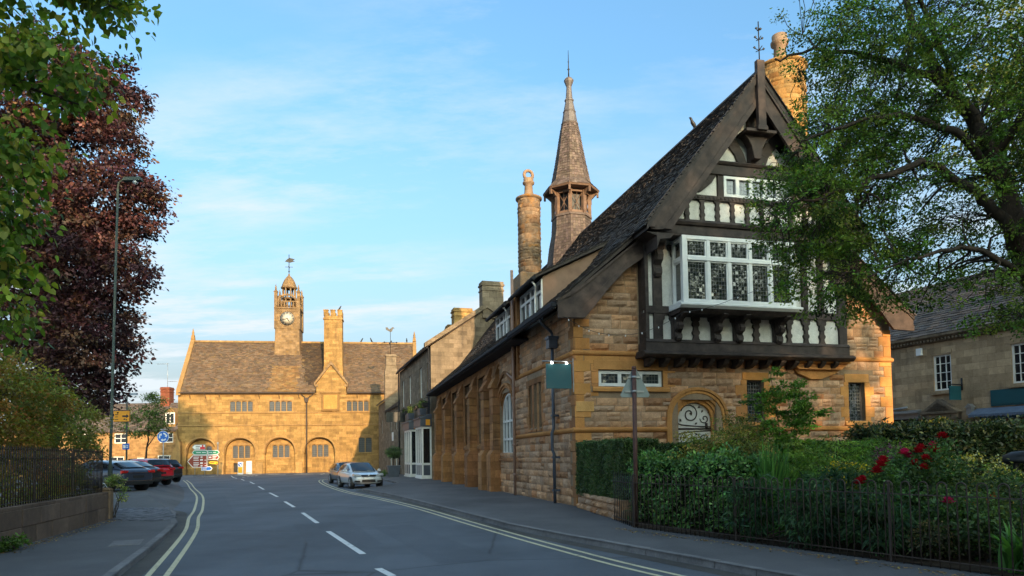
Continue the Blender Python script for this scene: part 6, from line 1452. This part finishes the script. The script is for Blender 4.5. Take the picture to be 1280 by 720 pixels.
bird(mx(19.4, .75, 20.95), R(20), 'dark bird sitting on top of the crenellated chimney', 1.5)
# ================================================================== trees and plants
def clusters(blobs, n, g, shell=.5):
    w_ = np.array([b[1][0] * b[1][1] * b[1][2] * (b[2] if len(b) > 2 else 1) for b in blobs]) ** .85; idx = g.choice(len(blobs), n, p=w_ / w_.sum())
    C = np.array([b[0] for b in blobs], float)[idx]; Rr = np.array([b[1] for b in blobs], float)[idx]
    d = unit(n, g); r = (shell ** 3 + (1 - shell ** 3) * g.random((n, 1))) ** (1 / 3) * (1 + np.clip(g.normal(0, .07, (n, 1)), -.12, .09))
    return C + d * Rr * r, d
def foliage(name, P, Dout, per, cr, L, W, cols, mat, parent, g, droop=.3, flat=.55, jit=.2, cjit=.22, shape='rhomb', up=.5, cflat=None):
    n = len(P); idx = np.repeat(np.arange(n), per); N = len(idx)
    off = np.clip(g.normal(0, 1, (N, 3)), -1.7, 1.7) * cr * np.array([1, 1, flat if cflat is None else cflat]); C = P[idx] + off
    D = Dout[idx] * .5 + off / (np.linalg.norm(off, axis=1, keepdims=True) + 1e-6) * .6 + g.normal(0, .45, (N, 3)); D[:, 2] -= droop
    Nn = g.normal(0, .6, (N, 3)) + Dout[idx] * .35; Nn[:, 2] += up
    base = palette(n, g, cols, cjit)[idx]; c = np.clip(base * (1 + g.normal(0, jit, (N, 1))) * (1 + g.normal(0, .06, (N, 3))), .003, 1)
    l = L * g.uniform(.65, 1.3, N)
    return leaf_mesh(name, C, D, Nn, l, l * W / L * g.uniform(.8, 1.2, N), c, mat, parent, shape)
def wood(name, limbs, P, parent, g, r_tw=.012, frac=1., mat='bark', sag=.15, n_sides=5):
    """limbs: (points, r0, r1); P: twig ends, each joined to the closest limb point"""
    b = MB(); nodes = []
    for pts, r0, r1 in limbs:
        path = pts_path(*pts, n=5, wob=r0 * .22, g=g); k = len(path); b.tube(path, [r0 + (r1 - r0) * (i / (k - 1)) ** .8 for i in range(k)], 9 if r0 > .08 else 6)
        nodes += [(p, r0 + (r1 - r0) * i / (k - 1)) for i, p in enumerate(path) if i > k * .22]
    if nodes and len(P):
        A_ = np.array([tuple(p) for p, _ in nodes]); nr = np.array([r for _, r in nodes])
        # far clusters first hang on limbs, later ones may hang on earlier twigs
        order = np.argsort([np.min(np.linalg.norm(A_ - p, axis=1)) for p in P])
        for q in order:
            if g.random() > frac: continue
            p = P[q]; d = np.linalg.norm(A_ - p, axis=1) + nr * 0; j = int(np.argmin(d)); a = A_[j]; dd = d[j]
            if dd < .05: continue
            m1 = a * .6 + p * .4 + g.normal(0, .10, 3) * dd + [0, 0, sag * dd]; m2 = a * .25 + p * .75 + g.normal(0, .08, 3) * dd + [0, 0, sag * .7 * dd]
            r0 = min(nr[j] * .6, r_tw * (1 + dd * 1.2)); path = pts_path(tuple(a), tuple(m1), tuple(m2), tuple(p), n=2)
            b.tube(path, [max(r_tw * .35, r0 * (1 - i / len(path) * .8)) for i in range(len(path))], n_sides, cap=False)
            if len(A_) < 900: A_ = np.vstack([A_, m1, m2]); nr = np.append(nr, [r0 * .8, r0 * .6])
    return b.build(name, mat, parent, fix=False)
def tree(name, label, loc, limbs, blobs, n_cl, per, cr, L, W, cols, mat, seed, shell=.5, droop=.3, r_tw=.012, frac=.8, shape='rhomb', flat=.55, group=None, cat='tree', jit=.2, cjit=.25, up=.5, keep=None, crown='crown'):
    g = np.random.default_rng(seed); t = thing(name, label, cat, loc, 0, group); lo = np.array(loc)
    P, D = clusters(blobs, n_cl, g, shell)
    if keep is not None: k = keep(P); P, D = P[k], D[k]
    P = P - lo; D = D * .6 + [0, 0, .1]
    wood('trunk', [([tuple(np.array(p) - lo) for p in pts], a, b) for pts, a, b in limbs], P, t, g, r_tw, frac)
    foliage(crown, P, D, per, cr, L, W, cols, mat, t, g, droop, flat, jit, cjit, shape, up)
    return t

# hawthorn-like tree arching over the right of the picture
TB = (10.6, 13.3, .1)
tree('garden_tree', 'gnarled green tree with dark twisting limbs arching over the right side of the garden', TB,
     [([TB, (10.35, 13.2, 3), (9.95, 13.05, 5.7), (9.35, 13.1, 7.7), (8.7, 13.4, 9.2), (8.2, 13.6, 10.9)], .30, .06),
      ([(10.0, 13.05, 5.4), (9.4, 12.8, 6.0), (8.8, 12.7, 6.5), (7.8, 12.4, 7.0), (6.9, 12.3, 6.75), (6.0, 12.2, 6.35), (5.2, 12.1, 6.2)], .14, .02),
      ([(9.4, 13.1, 7.6), (8.7, 13, 8.6), (7.6, 13.2, 9.4), (6.4, 13.3, 9.7), (5.4, 13.4, 9.6)], .12, .015),
      ([(9.65, 13.05, 6.7), (8.6, 12.6, 7.5), (7.3, 12.4, 7.9), (6.1, 12.2, 7.6), (5.3, 12.1, 7.3)], .10, .015),
      ([(10.1, 13.1, 4.9), (9.2, 12.4, 5.0), (8.2, 12.0, 5.25), (7.2, 11.8, 5.1), (6.2, 11.7, 4.7)], .09, .012),
      ([(10.0, 13, 5.5), (11, 12, 7), (12.5, 11.4, 9)], .14, .03), ([(9.9, 13.1, 6), (10.6, 14.6, 8), (11.2, 16, 10)], .12, .03), ([(9.5, 13.2, 7.3), (9.8, 11.9, 8.6), (9.5, 10.8, 9.6)], .09, .02),
      ([(9.0, 13.3, 8.6), (7.9, 12.6, 10.2), (6.8, 12.2, 11)], .07, .015), ([(10.1, 13.1, 4.6), (9.6, 12.0, 4.3), (9.0, 11.3, 4.1), (8.3, 10.9, 3.7)], .06, .01)],
     [((5.9, 12.9, 6.3), (1.25, 1.4, 1.1), 2.4), ((6.6, 12.9, 5.1), (1.5, 1.3, .9), 1.7), ((6.5, 13.0, 7.6), (1.2, 1.2, .8), 2.2), ((7.5, 13.2, 8.8), (1.8, 1.8, 1.2), 1.2), ((9.2, 13.3, 7.0), (2.2, 2.4, 2.0)), ((8.3, 13.3, 10.3), (2.7, 2.2, 1.3)), ((9.4, 12.5, 4.5), (1.6, 1.5, .75)), ((11.6, 12, 8), (2.4, 3, 3), .6), ((6.5, 12.6, 9.5), (.9, 1, .45), 1.2)],
     2250, 52, .115, .066, .038, [(.052, .105, .020), (.075, .135, .024), (.036, .074, .016), (.11, .155, .03)], 'leaf', 301, shell=.2, droop=.15, r_tw=.019, frac=.95, jit=.25)
# a second, sunnier tree farther back
TB = (19.5, 21.5, .1)
tree('back_garden_tree', 'taller paler tree standing behind the gnarled one, at the right edge', TB,
     [([TB, (19.2, 21.5, 4), (18.8, 21.5, 8), (18.4, 21.4, 13), (18, 21.3, 17)], .32, .05), ([(19, 21.5, 6), (17.4, 21.2, 9), (16, 21, 12)], .14, .03), ([(18.8, 21.5, 8), (20.5, 21, 12), (21.5, 20.8, 15)], .14, .03)],
     [((16.6, 21.4, 12.5), (2.2, 2.4, 2.8)), ((19.2, 21.5, 15), (3.4, 3, 3.2)), ((20.5, 21.5, 10), (2.6, 2.6, 3))], 420, 40, .34, .17, .10, [(.085, .11, .025), (.12, .14, .03), (.06, .085, .02)], 'leaf', 302, shell=.4, r_tw=.025)
# copper beech
TB = (-21.5, 31.5, 0)
tree('copper_beech', 'tall copper beech with dark red purple foliage at the left', TB,
     [([TB, (-21.4, 31.5, 4), (-21.2, 31.4, 10), (-20.8, 31.3, 16), (-20.2, 31.2, 20)], .45, .08), ([(-21.3, 31.4, 7), (-19.6, 30.8, 10), (-17.6, 30.3, 12.6)], .16, .04), ([(-21.1, 31.4, 11), (-19.4, 30.8, 14), (-17.0, 30.4, 15.6)], .16, .03), ([(-21.3, 31.5, 5), (-19.8, 30.6, 6.8), (-18.2, 30.2, 7.6)], .13, .03), ([(-21, 31.3, 14), (-22.8, 31, 17)], .14, .03)],
     [((-18.6, 30.6, 18.4), (1.9, 2.4, 2.0)), ((-21.4, 31, 18.8), (3.0, 3.2, 2.6)), ((-18.1, 30.3, 13.6), (2.4, 2.8, 1.7), 1.3), ((-17.8, 30.4, 16.2), (1.2, 1.6, .9)), ((-19.3, 30.5, 10.6), (3.0, 3.2, 2.3), 1.2), ((-18.9, 30.4, 7.4), (2.1, 2.6, 2.2), 1.2), ((-19.6, 30.5, 5.0), (2.0, 2.4, 1.3)), ((-23.4, 32, 12), (3.6, 3.6, 6.5))],
     2100, 50, .30, .185, .115, [(.052, .021, .026), (.042, .018, .023), (.07, .030, .030), (.095, .050, .034), (.028, .014, .018)], 'leaf_beech', 303, shell=.42, droop=.35, r_tw=.02, frac=.6, flat=.5)
# lime hanging in from the top left corner
TB = (-10.2, 7.2, .1)
tree('lime_tree', 'green lime tree with large heart shaped leaves hanging into the top left corner', TB,
     [([TB, (-10.1, 7.2, 4), (-9.9, 7.3, 8), (-9.6, 7.5, 11)], .28, .08), ([(-10, 7.2, 6.6), (-8.4, 8.0, 8.2), (-6.6, 8.7, 8.3), (-5.2, 9.0, 7.8)], .08, .012), ([(-10.0, 7.2, 5.4), (-8.6, 8.2, 6.6), (-7.0, 8.8, 6.8), (-5.7, 9.0, 6.5)], .07, .01), ([(-10.0, 7.2, 4.0), (-8.6, 8.4, 5.4), (-7.4, 9, 5.3), (-6.6, 9.1, 4.4)], .05, .008)],
     [((-6.1, 8.8, 8.1), (1.0, .9, .42), 1.3), ((-5.2, 9.0, 7.75), (.42, .5, .2)), ((-6.3, 8.9, 6.95), (.95, .8, .5), 1.2), ((-5.7, 9.0, 6.6), (.42, .5, .22)), ((-6.7, 9.0, 5.9), (.65, .7, .45)), ((-6.9, 9.1, 4.9), (.62, .6, .8), 1.5), ((-6.9, 9.1, 3.9), (.45, .5, .7), 1.6), ((-8.8, 8, 7.4), (1.6, 1.8, 2.6), .5)],
     620, 16, .17, .11, .09, [(.065, .12, .018), (.095, .15, .022), (.045, .09, .014), (.17, .18, .03)], 'leaf', 304, shell=.15, droop=.75, r_tw=.008, frac=.9, shape='heart', flat=.7, up=.3)
# small street tree before the dormered house
TB = (-33.0, 61.5, 0)
tree('small_street_tree', 'small round green tree behind the parked cars before the dormered house', TB, [([TB, (-33, 61.5, 2.2), (-32.8, 61.5, 4), (-32.6, 61.4, 6.2)], .12, .04), ([(-32.9, 61.5, 3), (-31.6, 61.3, 4.8)], .06, .02)],
     [((-33.4, 61.5, 5.2), (1.9, 1.8, 1.5)), ((-31.9, 61.3, 6.6), (1.2, 1.3, 1.2)), ((-31.3, 61.2, 4.9), (1.0, 1.1, .9)), ((-32.5, 61.4, 7.6), (.6, .7, .6))], 150, 30, .25, .17, .10, [(.05, .085, .022), (.075, .11, .028), (.035, .06, .016)], 'leaf', 305, shell=.3, r_tw=.015)
# olive and orange shrubs behind the left railing
SHC = [(.13, .14, .028), (.165, .145, .03), (.20, .125, .032), (.09, .115, .026), (.20, .10, .034)]
for nm, lab, c0, bl, sd_, n in (('maple_shrub', 'tall olive and orange tinted shrub behind the near end of the spiked railing', (-11.9, 13.4, .1), [((-11.9, 13.0, 2.7), (1.3, 1.6, 1.7)), ((-12.2, 14.6, 3.5), (1.2, 1.2, 1.25)), ((-11.4, 13.2, 1.2), (1.0, 1.8, 1.0))], 311, 460),
                            ('maple_shrub', 'olive shrub with orange tips behind the middle of the spiked railing, the tallest', (-12.6, 16.6, .1), [((-12.4, 16.2, 2.9), (1.1, 1.5, 1.8)), ((-12.6, 17.4, 2.9), (1.2, 1.2, 1.6)), ((-12.9, 15.8, 4.1), (.6, .7, .7)), ((-12.2, 16.6, 1.1), (1.0, 1.6, 1.0))], 312, 500),
                            ('maple_shrub', 'green leaved shrub behind the far end of the spiked railing, beside the lamp post', (-13.3, 19.3, .1), [((-12.9, 19.0, 2.6), (1.1, 1.3, 1.5)), ((-13.4, 20.5, 2.5), (1.0, 1.0, 1.3)), ((-13.0, 18.2, 3.5), (.8, .8, .8)), ((-12.7, 19.0, 1.0), (.8, 1.3, .9))], 313, 420)):
    tree(nm, lab, c0, [([c0, (c0[0] + .1, c0[1], 1.4), (c0[0] - .1, c0[1], 2.6), (c0[0] + .2, c0[1], 3.4)], .05, .015), ([(c0[0], c0[1], .6), (c0[0] + .5, c0[1] + .5, 1.8)], .03, .01), ([(c0[0], c0[1], .5), (c0[0] - .4, c0[1] - .7, 2)], .03, .01)], bl, n, 42, .16, .095, .045, SHC if sd_ != 313 else [(.075, .12, .026), (.11, .125, .028), (.14, .12, .03)], 'leaf', sd_, shell=.45, droop=.25, r_tw=.008, frac=.7, group='shrubs behind the left railing', cat='shrub', crown='foliage')

# ---- hedges: a dark twiggy core under a skin of leaves
def hedge(name, label, a, b, wd, z0, z1, L, W, dens, cols, mat, seed, rough=.06, round_=.12, group=None):
    g = np.random.default_rng(seed); L_, rz = along(a, b); t = thing(name, label, 'hedge', (*a, 0), rz, group)
    ar = [L_ * (z1 - z0)] * 2 + [wd * (z1 - z0)] * 2 + [L_ * wd]; n = [int(x * dens) for x in ar]; P = []; Nn = []
    for f, k in enumerate(n):
        r, s, q = g.random(k), g.random(k), np.zeros(k)
        if f < 2: p = np.stack([r * L_, q + (0 if f == 0 else wd), z0 + s * (z1 - z0)], 1); nn = [0, -1 if f == 0 else 1, 0]
        elif f < 4: p = np.stack([q + (0 if f == 2 else L_), r * wd, z0 + s * (z1 - z0)], 1); nn = [-1 if f == 2 else 1, 0, 0]
        else: p = np.stack([r * L_, s * wd, q + z1], 1); nn = [0, 0, 1]
        P.append(p); Nn.append(np.tile(nn, (k, 1)))
    P = np.concatenate(P); Nn = np.concatenate(Nn).astype(float); N = len(P)
    lump = .5 * np.sin(P[:, 0] * 3.1 + P[:, 2] * 2.3 + seed) + .5 * np.sin(P[:, 0] * 7.3 - P[:, 2] * 5.1 + P[:, 1] * 4)
    P = P + Nn * (lump * rough + g.normal(0, rough * .7, N) - .02)[:, None]
    c = palette(N, g, cols, .3) * (1 + .25 * lump)[:, None]
    D = g.normal(0, .8, (N, 3)) + Nn * .6; D[:, 2] += .1; l = L * g.uniform(.7, 1.3, N)
    leaf_mesh('foliage', P, D, Nn * .8 + g.normal(0, .55, (N, 3)), l, l * W / L, np.clip(c, .003, 1), mat, t)
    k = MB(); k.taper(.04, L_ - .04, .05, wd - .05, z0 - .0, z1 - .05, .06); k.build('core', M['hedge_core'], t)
    s = MB(); r = random.Random(seed)
    for q in range(int(L_ / .35)): x = .15 + q * .35; s.tube([(x, wd * .5, -.02), (x + r.uniform(-.1, .1), wd * .5, z0 + .15)], .018, 5)
    if z0 > .2: s.build('stems', 'bark', t)
    return t
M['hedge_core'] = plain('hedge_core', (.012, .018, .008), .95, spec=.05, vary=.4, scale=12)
BOX = [(.036, .072, .022), (.05, .09, .026), (.026, .052, .017), (.062, .078, .026)]
hedge('box_hedge', 'clipped dark green box hedge on the low stone wall at the building corner', (1.93, 20.8), (2.72, 16.75), .95, .50, 2.06, .046, .027, 3600, BOX, 'leaf_gloss', 321, rough=.035)
hedge('box_hedge', 'long clipped hedge running across in front of the gable wall of the timbered hall', (3.3, 19.9), (13.4, 22.6), .8, .12, 2.0, .05, .03, 1500, BOX, 'leaf_gloss', 322, rough=.05)
hedge('laurel_hedge', 'dense laurel hedge with glossy leaves crowding the railing by the sign post', (2.78, 16.4), (4.3, 13.2), 1.0, .14, 1.55, .095, .046, 900, [(.045, .11, .03), (.065, .145, .036), (.03, .075, .022), (.10, .17, .045)], 'leaf_gloss', 323, rough=.13)
hedge('spotted_laurel_hedge', 'broad dark hedge with pale spotted leaves behind the roses at right', (9.1, 16.6), (16.5, 17.6), 1.5, .12, 2.25, .11, .05, 700, [(.03, .05, .018), (.045, .065, .022), (.02, .034, .013), (.11, .10, .035)], 'leaf_gloss', 324, rough=.13)

def bush(name, label, blobs, n, per, cr, L, W, cols, seed, mat='leaf', shape='rhomb', droop=.2, cat='shrub', shell=.4, stems=4, r_tw=.006, frac=.5, up=.5, flat=.6, group=None):
    c0 = np.array([blobs[0][0][0], blobs[0][0][1], .12]); g = np.random.default_rng(seed + 1000); lim = []
    for k in range(stems):
        b = blobs[k % len(blobs)]; e = np.array(b[0]) + g.normal(0, .25, 3) * np.array(b[1]); m = (c0 + e) / 2 + g.normal(0, .06, 3); lim.append(([tuple(c0 + g.normal(0, .05, 3) * [1, 1, 0]), tuple(m), tuple(e)], .018, .006))
    return tree(name, label, tuple(c0), lim, blobs, n, per, cr, L, W, cols, mat, seed, shell=shell, droop=droop, r_tw=r_tw, frac=frac, shape=shape, cat=cat, crown='foliage', up=up, flat=flat, group=group)
bush('mixed_shrub', 'loose olive green shrub above the laurel hedge, in front of the arched door', [((5.0, 15.2, 1.6), (.95, .8, .8)), ((4.2, 15.4, 1.6), (.6, .6, .65)), ((5.5, 16.3, 2.1), (.7, .7, .55))], 320, 34, .10, .07, .032, [(.11, .135, .032), (.15, .145, .04), (.07, .10, .026), (.18, .13, .055)], 331)
bush('young_tree', 'airy young tree with upright fresh green shoots in front of the small leaded window', [((6.2, 15.6, 2.3), (.6, .55, .8)), ((5.75, 15.6, 2.9), (.45, .4, .25)), ((6.5, 15.7, 3.1), (.5, .4, .3)), ((6.0, 15.6, 3.5), (.16, .16, .22), 2.), ((6.75, 15.6, 2.55), (.6, .4, .3)), ((6.3, 15.5, 1.5), (.8, .7, .6))], 240, 34, .085, .10, .036, [(.075, .16, .028), (.105, .19, .034), (.05, .115, .022)], 332, droop=.1, r_tw=.008, frac=.95, stems=6, shell=.2, flat=.35)
bush('feathery_shrub', 'bright green feathery shrub in the middle of the flower bed', [((6.7, 13.9, 1.45), (.95, .7, .6)), ((7.7, 14.6, 1.5), (.8, .7, .55)), ((5.9, 13.9, 1.35), (.6, .6, .6)), ((8.4, 15.4, 1.45), (.8, .7, .55)), ((6.9, 12.9, 1.0), (.9, .5, .55))], 400, 42, .11, .085, .024, [(.085, .16, .03), (.115, .18, .034), (.055, .115, .024)], 333, shape='long', droop=.35, flat=.25)
bush('lily_clump', 'dense clump of narrow dark green leaves right behind the bow topped railing', [((4.35, 12.4, .7), (.5, .6, .62)), ((5.0, 11.4, .62), (.5, .55, .55)), ((5.55, 10.5, .6), (.45, .55, .55)), ((5.6, 12.0, .8), (.7, .7, .6))], 420, 22, .09, .15, .026, [(.018, .048, .024), (.026, .06, .028), (.036, .075, .03), (.013, .032, .018)], 334, shape='long', droop=.5, frac=.3)
bush('rose_leaves', 'leafy green border plants below the roses behind the bow topped railing', [((6.3, 10.9, .75), (.75, .6, .65)), ((7.1, 10.3, .7), (.7, .6, .6)), ((6.7, 9.6, .5), (.6, .5, .45)), ((7.9, 11.3, .75), (.9, .7, .65))], 380, 26, .10, .065, .042, [(.024, .05, .018), (.036, .068, .022), (.017, .034, .013), (.06, .085, .03)], 335)
# sword leaved clump and the strap leaved clump at the bottom right
def swords(name, label, loc, n, h_, wd, spread, cols, seed, bend=.5):
    g = np.random.default_rng(seed); t = thing(name, label, 'plant', loc); b = MB()
    for k in range(n):
        a = g.uniform(0, 2 * PI); s = g.uniform(.15, 1) * spread; hh_ = h_ * g.uniform(.65, 1.1); col = tuple(np.array(cols[g.integers(len(cols))]) * g.uniform(.75, 1.25)); w_ = wd * g.uniform(.7, 1.2)
        base = Vector((g.normal(0, .10), g.normal(0, .10), 0)); d = Vector((math.cos(a), math.sin(a), 0)); sd2 = Vector((-d.y, d.x, 0)); L_ = []
        for i in range(6):
            q = i / 5; p = base + d * (s * q ** 1.6) + Vector((0, 0, hh_ * (q - bend * .4 * q ** 3 * s / spread))); ww = w_ * (1 - q ** 2.2) * (.55 + .9 * q * (1 - q) + .3)
            L_.append((p - sd2 * ww / 2, p + sd2 * ww / 2))
        vs = [tuple(p) for pr in L_ for p in pr]; b.add(vs, [(2 * i, 2 * i + 1, 2 * i + 3, 2 * i + 2) for i in range(5)], col=col, sm=True)
    b.build('leaves', 'leaf', t, fix=False); return t
swords('sword_leaf_clump', 'upright clump of sword shaped green leaves in the middle of the flower bed', (4.95, 13.2, .12), 170, 1.95, .05, .6, [(.045, .12, .03), (.065, .15, .036), (.03, .08, .024)], 341)
swords('strap_leaf_clump', 'clump of broad glossy strap leaves behind the railing in the bottom right corner', (6.45, 8.75, .12), 70, .72, .085, .55, [(.045, .12, .03), (.06, .15, .035), (.035, .09, .025)], 342, bend=1.)
# roses
def bloom(mb, p, r, g, col):
    p = np.array(p)
    for ring, (k, rr, zz, tl) in enumerate([(5, .25, .35, .2), (6, .55, .2, .6), (8, .9, 0., 1.1)]):
        for i in range(k):
            a = 2 * PI * i / k + ring + g.uniform(-.2, .2); d = np.array([math.cos(a), math.sin(a), 0]); s = np.array([-d[1], d[0], 0]); c = p + d * r * rr * .5 + [0, 0, r * zz]
            out = d * math.sin(tl) + np.array([0, 0, 1]) * math.cos(tl); q = r * .62; kk = tuple(np.array(col) * g.uniform(.65, 1.2))
            mb.add([c - s * q * .4 - out * q * .3, c + s * q * .4 - out * q * .3, c + s * q * .6 + out * q * .5, c + out * q * .8 + d * q * .2, c - s * q * .6 + out * q * .5], [(0, 1, 2, 3, 4)], col=kk, sm=True)
def rose_bush(label, c0, blooms, col, seed, blobs):
    t = bush('rose_bush', label, blobs, 120, 24, .10, .06, .04, [(.035, .075, .024), (.05, .10, .03), (.028, .055, .02)], seed, frac=.4, group='rose bushes in the flower bed', cat='rose bush'); g = np.random.default_rng(seed); lo = np.array(t.location)
    for p in blooms:
        q = np.array(p) - lo; b = MB(); bloom(b, q, .11 * g.uniform(.85, 1.15), g, col); o = b.build('bloom', 'petal', t, fix=False)
        s = MB(); s.tube(pts_path((q[0] * .4, q[1] * .4, q[2] - .7), (q[0] * .9, q[1] * .9, q[2] - .3), tuple(q)), .006, 5); s.c = [(.03, .06, .02)] * len(s.c); s.build('stem', 'leaf', t)
    return t
def px(x, y, Y):   # helper for reading positions off the site survey: column, row and depth
    r = Fv + Rv * ((x - 640) / 853.333) - Uv * ((y - 532.8) / 853.333); k = Y / r.y; return tuple(Vector((0, 0, 1.7)) + r * k)
rose_bush('rose bush with deep red blooms leaning over the railing, left of the pink rose', (5.9, 10.9), [px(1101, 582, 10.9), px(1096, 590, 10.8), px(1078, 600, 10.6), px(1074, 604, 10.6), px(1104, 577, 11.0)], (.36, .008, .02), 351, [((5.95, 10.95, 1.0), (.45, .4, .45)), ((5.6, 10.7, .8), (.3, .3, .4))])
rose_bush('tall rose bush with a cluster of crimson blooms before the spotted hedge', (6.9, 11.2), [px(1144, 580, 11.2), px(1157, 574, 11.2), px(1155, 586, 11.1), px(1151, 561, 11.4), px(1159, 578, 11.3), px(1178, 547, 11.6), px(1166, 565, 11.5), px(1148, 565, 11.3), px(1172, 565, 11.4)], (.38, .006, .018), 352, [((6.9, 11.2, 1.15), (.5, .4, .55)), ((7.15, 11.5, 1.5), (.3, .3, .3))])
rose_bush('rose bush with bright pink blooms between the red roses', (6.6, 11.4), [px(1131, 567, 11.5), px(1166, 558, 11.7), px(1135, 571, 11.5)], (.62, .03, .14), 353, [((6.6, 11.6, 1.1), (.4, .35, .5))])
rose_bush('low rose with one small magenta bloom behind the bow topped railing', (6.3, 9.9), [px(1185, 628, 9.9)], (.5, .02, .12), 354, [((6.35, 10.0, .65), (.35, .3, .35))])
def flowers(name, label, blobs, n, cols, seed, r=.03, leafc=((.05, .09, .03), (.07, .11, .035))):
    t = bush(name, label, blobs, 90, 22, .10, .06, .03, list(leafc), seed, cat='flower', frac=.4); g = np.random.default_rng(seed); P, D = clusters(blobs, n, g, .8); P = P - np.array(t.location); P[:, 2] += .04
    k = 9; C = np.repeat(P, k, 0) + g.normal(0, r * .7, (n * k, 3)); leaf_mesh('flowers', C, unit(n * k, g), unit(n * k, g) + [0, 0, .6], np.full(n * k, r), np.full(n * k, r * .7), palette(n * k, g, cols, .2), 'petal', t); return t
flowers('yellow_flowers', 'yellow flowers in the bed left of the red roses', [((6.0, 12.3, 1.25), (.4, .35, .25)), ((5.9, 11.6, 1.2), (.25, .25, .2))], 60, [(.6, .46, .03), (.52, .4, .02)], 361, r=.045)
flowers('pale_yellow_flowers', 'pale yellow and cream variegated plant between the crimson roses and the litter bin', [((8.0, 12.0, 1.2), (.7, .5, .38)), ((7.2, 11.9, 1.2), (.5, .4, .35)), ((8.7, 12.0, 1.0), (.6, .4, .3))], 230, [(.55, .50, .16), (.48, .48, .24), (.56, .44, .05)], 362, r=.05, leafc=((.16, .18, .05), (.10, .14, .05)))
flowers('white_flowers', 'white flowers low in the bed at the right edge behind the railing', [((8.2, 10.4, .75), (.5, .4, .3))], 70, [(.55, .55, .48), (.5, .48, .4)], 363, r=.045)
flowers('lavender_flowers', 'dusky mauve flower spikes behind the pink rose', [((7.2, 13.0, 1.45), (.35, .3, .3))], 70, [(.16, .05, .10), (.2, .09, .16)], 364, r=.045)
flowers('orange_flowers', 'small orange flowers among the foliage left of the strap leaves', [((6.75, 9.75, .7), (.3, .25, .35))], 10, [(.55, .10, .02), (.6, .16, .03)], 365)
flowers('buff_seed_heads', 'dry buff seed heads low behind the railing under the roses', [((6.05, 9.85, .42), (.35, .25, .22))], 26, [(.34, .24, .10), (.28, .2, .09)], 366, leafc=((.03, .045, .02), (.05, .05, .025)))
flowers('blue_flowers', 'dark violet blue flowers inside the clump of narrow leaves', [((5.15, 11.15, .72), (.2, .15, .15))], 14, [(.03, .02, .12), (.05, .03, .16)], 367, leafc=((.03, .06, .025), (.04, .075, .03)))
bush('golden_shrub', 'yellow green shrub peeping over the spotted hedge beside the stone corner', [((13.4, 21.6, 2.1), (.6, .5, .6)), ((14.1, 21.8, 2.0), (.5, .5, .55))], 120, 30, .11, .07, .045, [(.26, .24, .03), (.32, .28, .05), (.18, .19, .03)], 371)
bush('cream_shrub', 'small cream variegated shrub against the end pier of the left wall', [((-11.45, 19.62, 1.15), (.24, .26, .16)), ((-11.3, 19.85, .8), (.10, .12, .25))], 40, 22, .07, .06, .04, [(.26, .27, .13), (.16, .2, .07), (.09, .14, .04)], 372)
bush('ivy_weeds', 'low green weeds at the foot of the left wall', [((-9.35, 12.75, .22), (.10, .5, .16))], 40, 16, .05, .06, .035, [(.05, .10, .02), (.07, .12, .03)], 373, stems=2, cat='weeds')
bush('dark_shrub', 'dark leafy shrub low behind the railing at the far right edge', [((9.0, 10.6, .6), (.9, .6, .5)), ((8.1, 9.3, .45), (.7, .5, .4))], 200, 26, .10, .08, .04, [(.03, .055, .02), (.045, .075, .025), (.02, .038, .015)], 374)
# potted bay and small plants before the shops
pb = thing('potted_bay_tree', 'clipped bay tree in a square slate grey planter on the pavement before the shops', 'potted tree', (-10.1, 58.0, .1), R(17))
b = MB(); b.taper(-.52, .52, -.52, .52, .95, 0, .13); b.taper(-.55, .55, -.55, .55, .88, .96, .0); b.build('planter', 'slate_paint', pb)
b = MB(); b.tube([(0, 0, .9), (.03, 0, 1.5), (0, 0, 1.9)], .05, 8); b.build('trunk', 'bark', pb)
g = np.random.default_rng(381); P, D = clusters([((0, 0, 2.05), (.68, .62, .5))], 150, g, .5); foliage('crown', P, D, 22, .12, .10, .045, [(.035, .065, .024), (.055, .085, .03)], 'leaf_gloss', pb, g)
bush('pavement_plant', 'small green plant on the pavement between the silver car and the square planter', [((-11.2, 59.2, .35), (.35, .3, .3))], 40, 18, .08, .09, .04, [(.05, .12, .03), (.07, .15, .04)], 382)
# street trees behind the viewpoint: they shade the street and show in the leaded glass
lab = 'tall leafy street tree standing behind the viewpoint across the road'
proto = tree('street_tree', lab, (0, -9, 0), [([(0, -9, 0), (0, -9, 6), (.2, -9, 12), (0, -9, 18)], .4, .08), ([(0, -9, 7), (2.5, -9, 11)], .15, .04), ([(0, -9, 7), (-2.5, -8.5, 11)], .15, .04)],
             [((0, -9, 12.5), (5.0, 3.6, 7.6)), ((1.6, -9, 8), (4.6, 3.4, 4.2)), ((-1.8, -9, 8), (4.4, 3.4, 4.4)), ((0, -9, 4.6), (4.8, 3, 2.6))], 600, 11, .75, .62, .5, [(.04, .07, .02), (.055, .09, .025)], 'leaf', 391, shell=.3, r_tw=.03, frac=.25, group='street trees behind the viewpoint')
proto.scale = (1.3, 1.3, 1.34)
for i, (x, y, a) in enumerate(((-9, -34, 40), (-2.5, -35, 200), (4.5, -34, 110), (11.5, -34, 300), (18.5, -34.5, 10), (24.5, -33, 160), (29.6, -34, 250), (40, -12, 70), (47.5, -6, 330), (56, -14, 15))):
    if i == 0: proto.location = (x, y, 0); proto.rotation_euler = (0, 0, R(a)); continue
    copy_tree(proto, None, (x, y, 0), R(a))
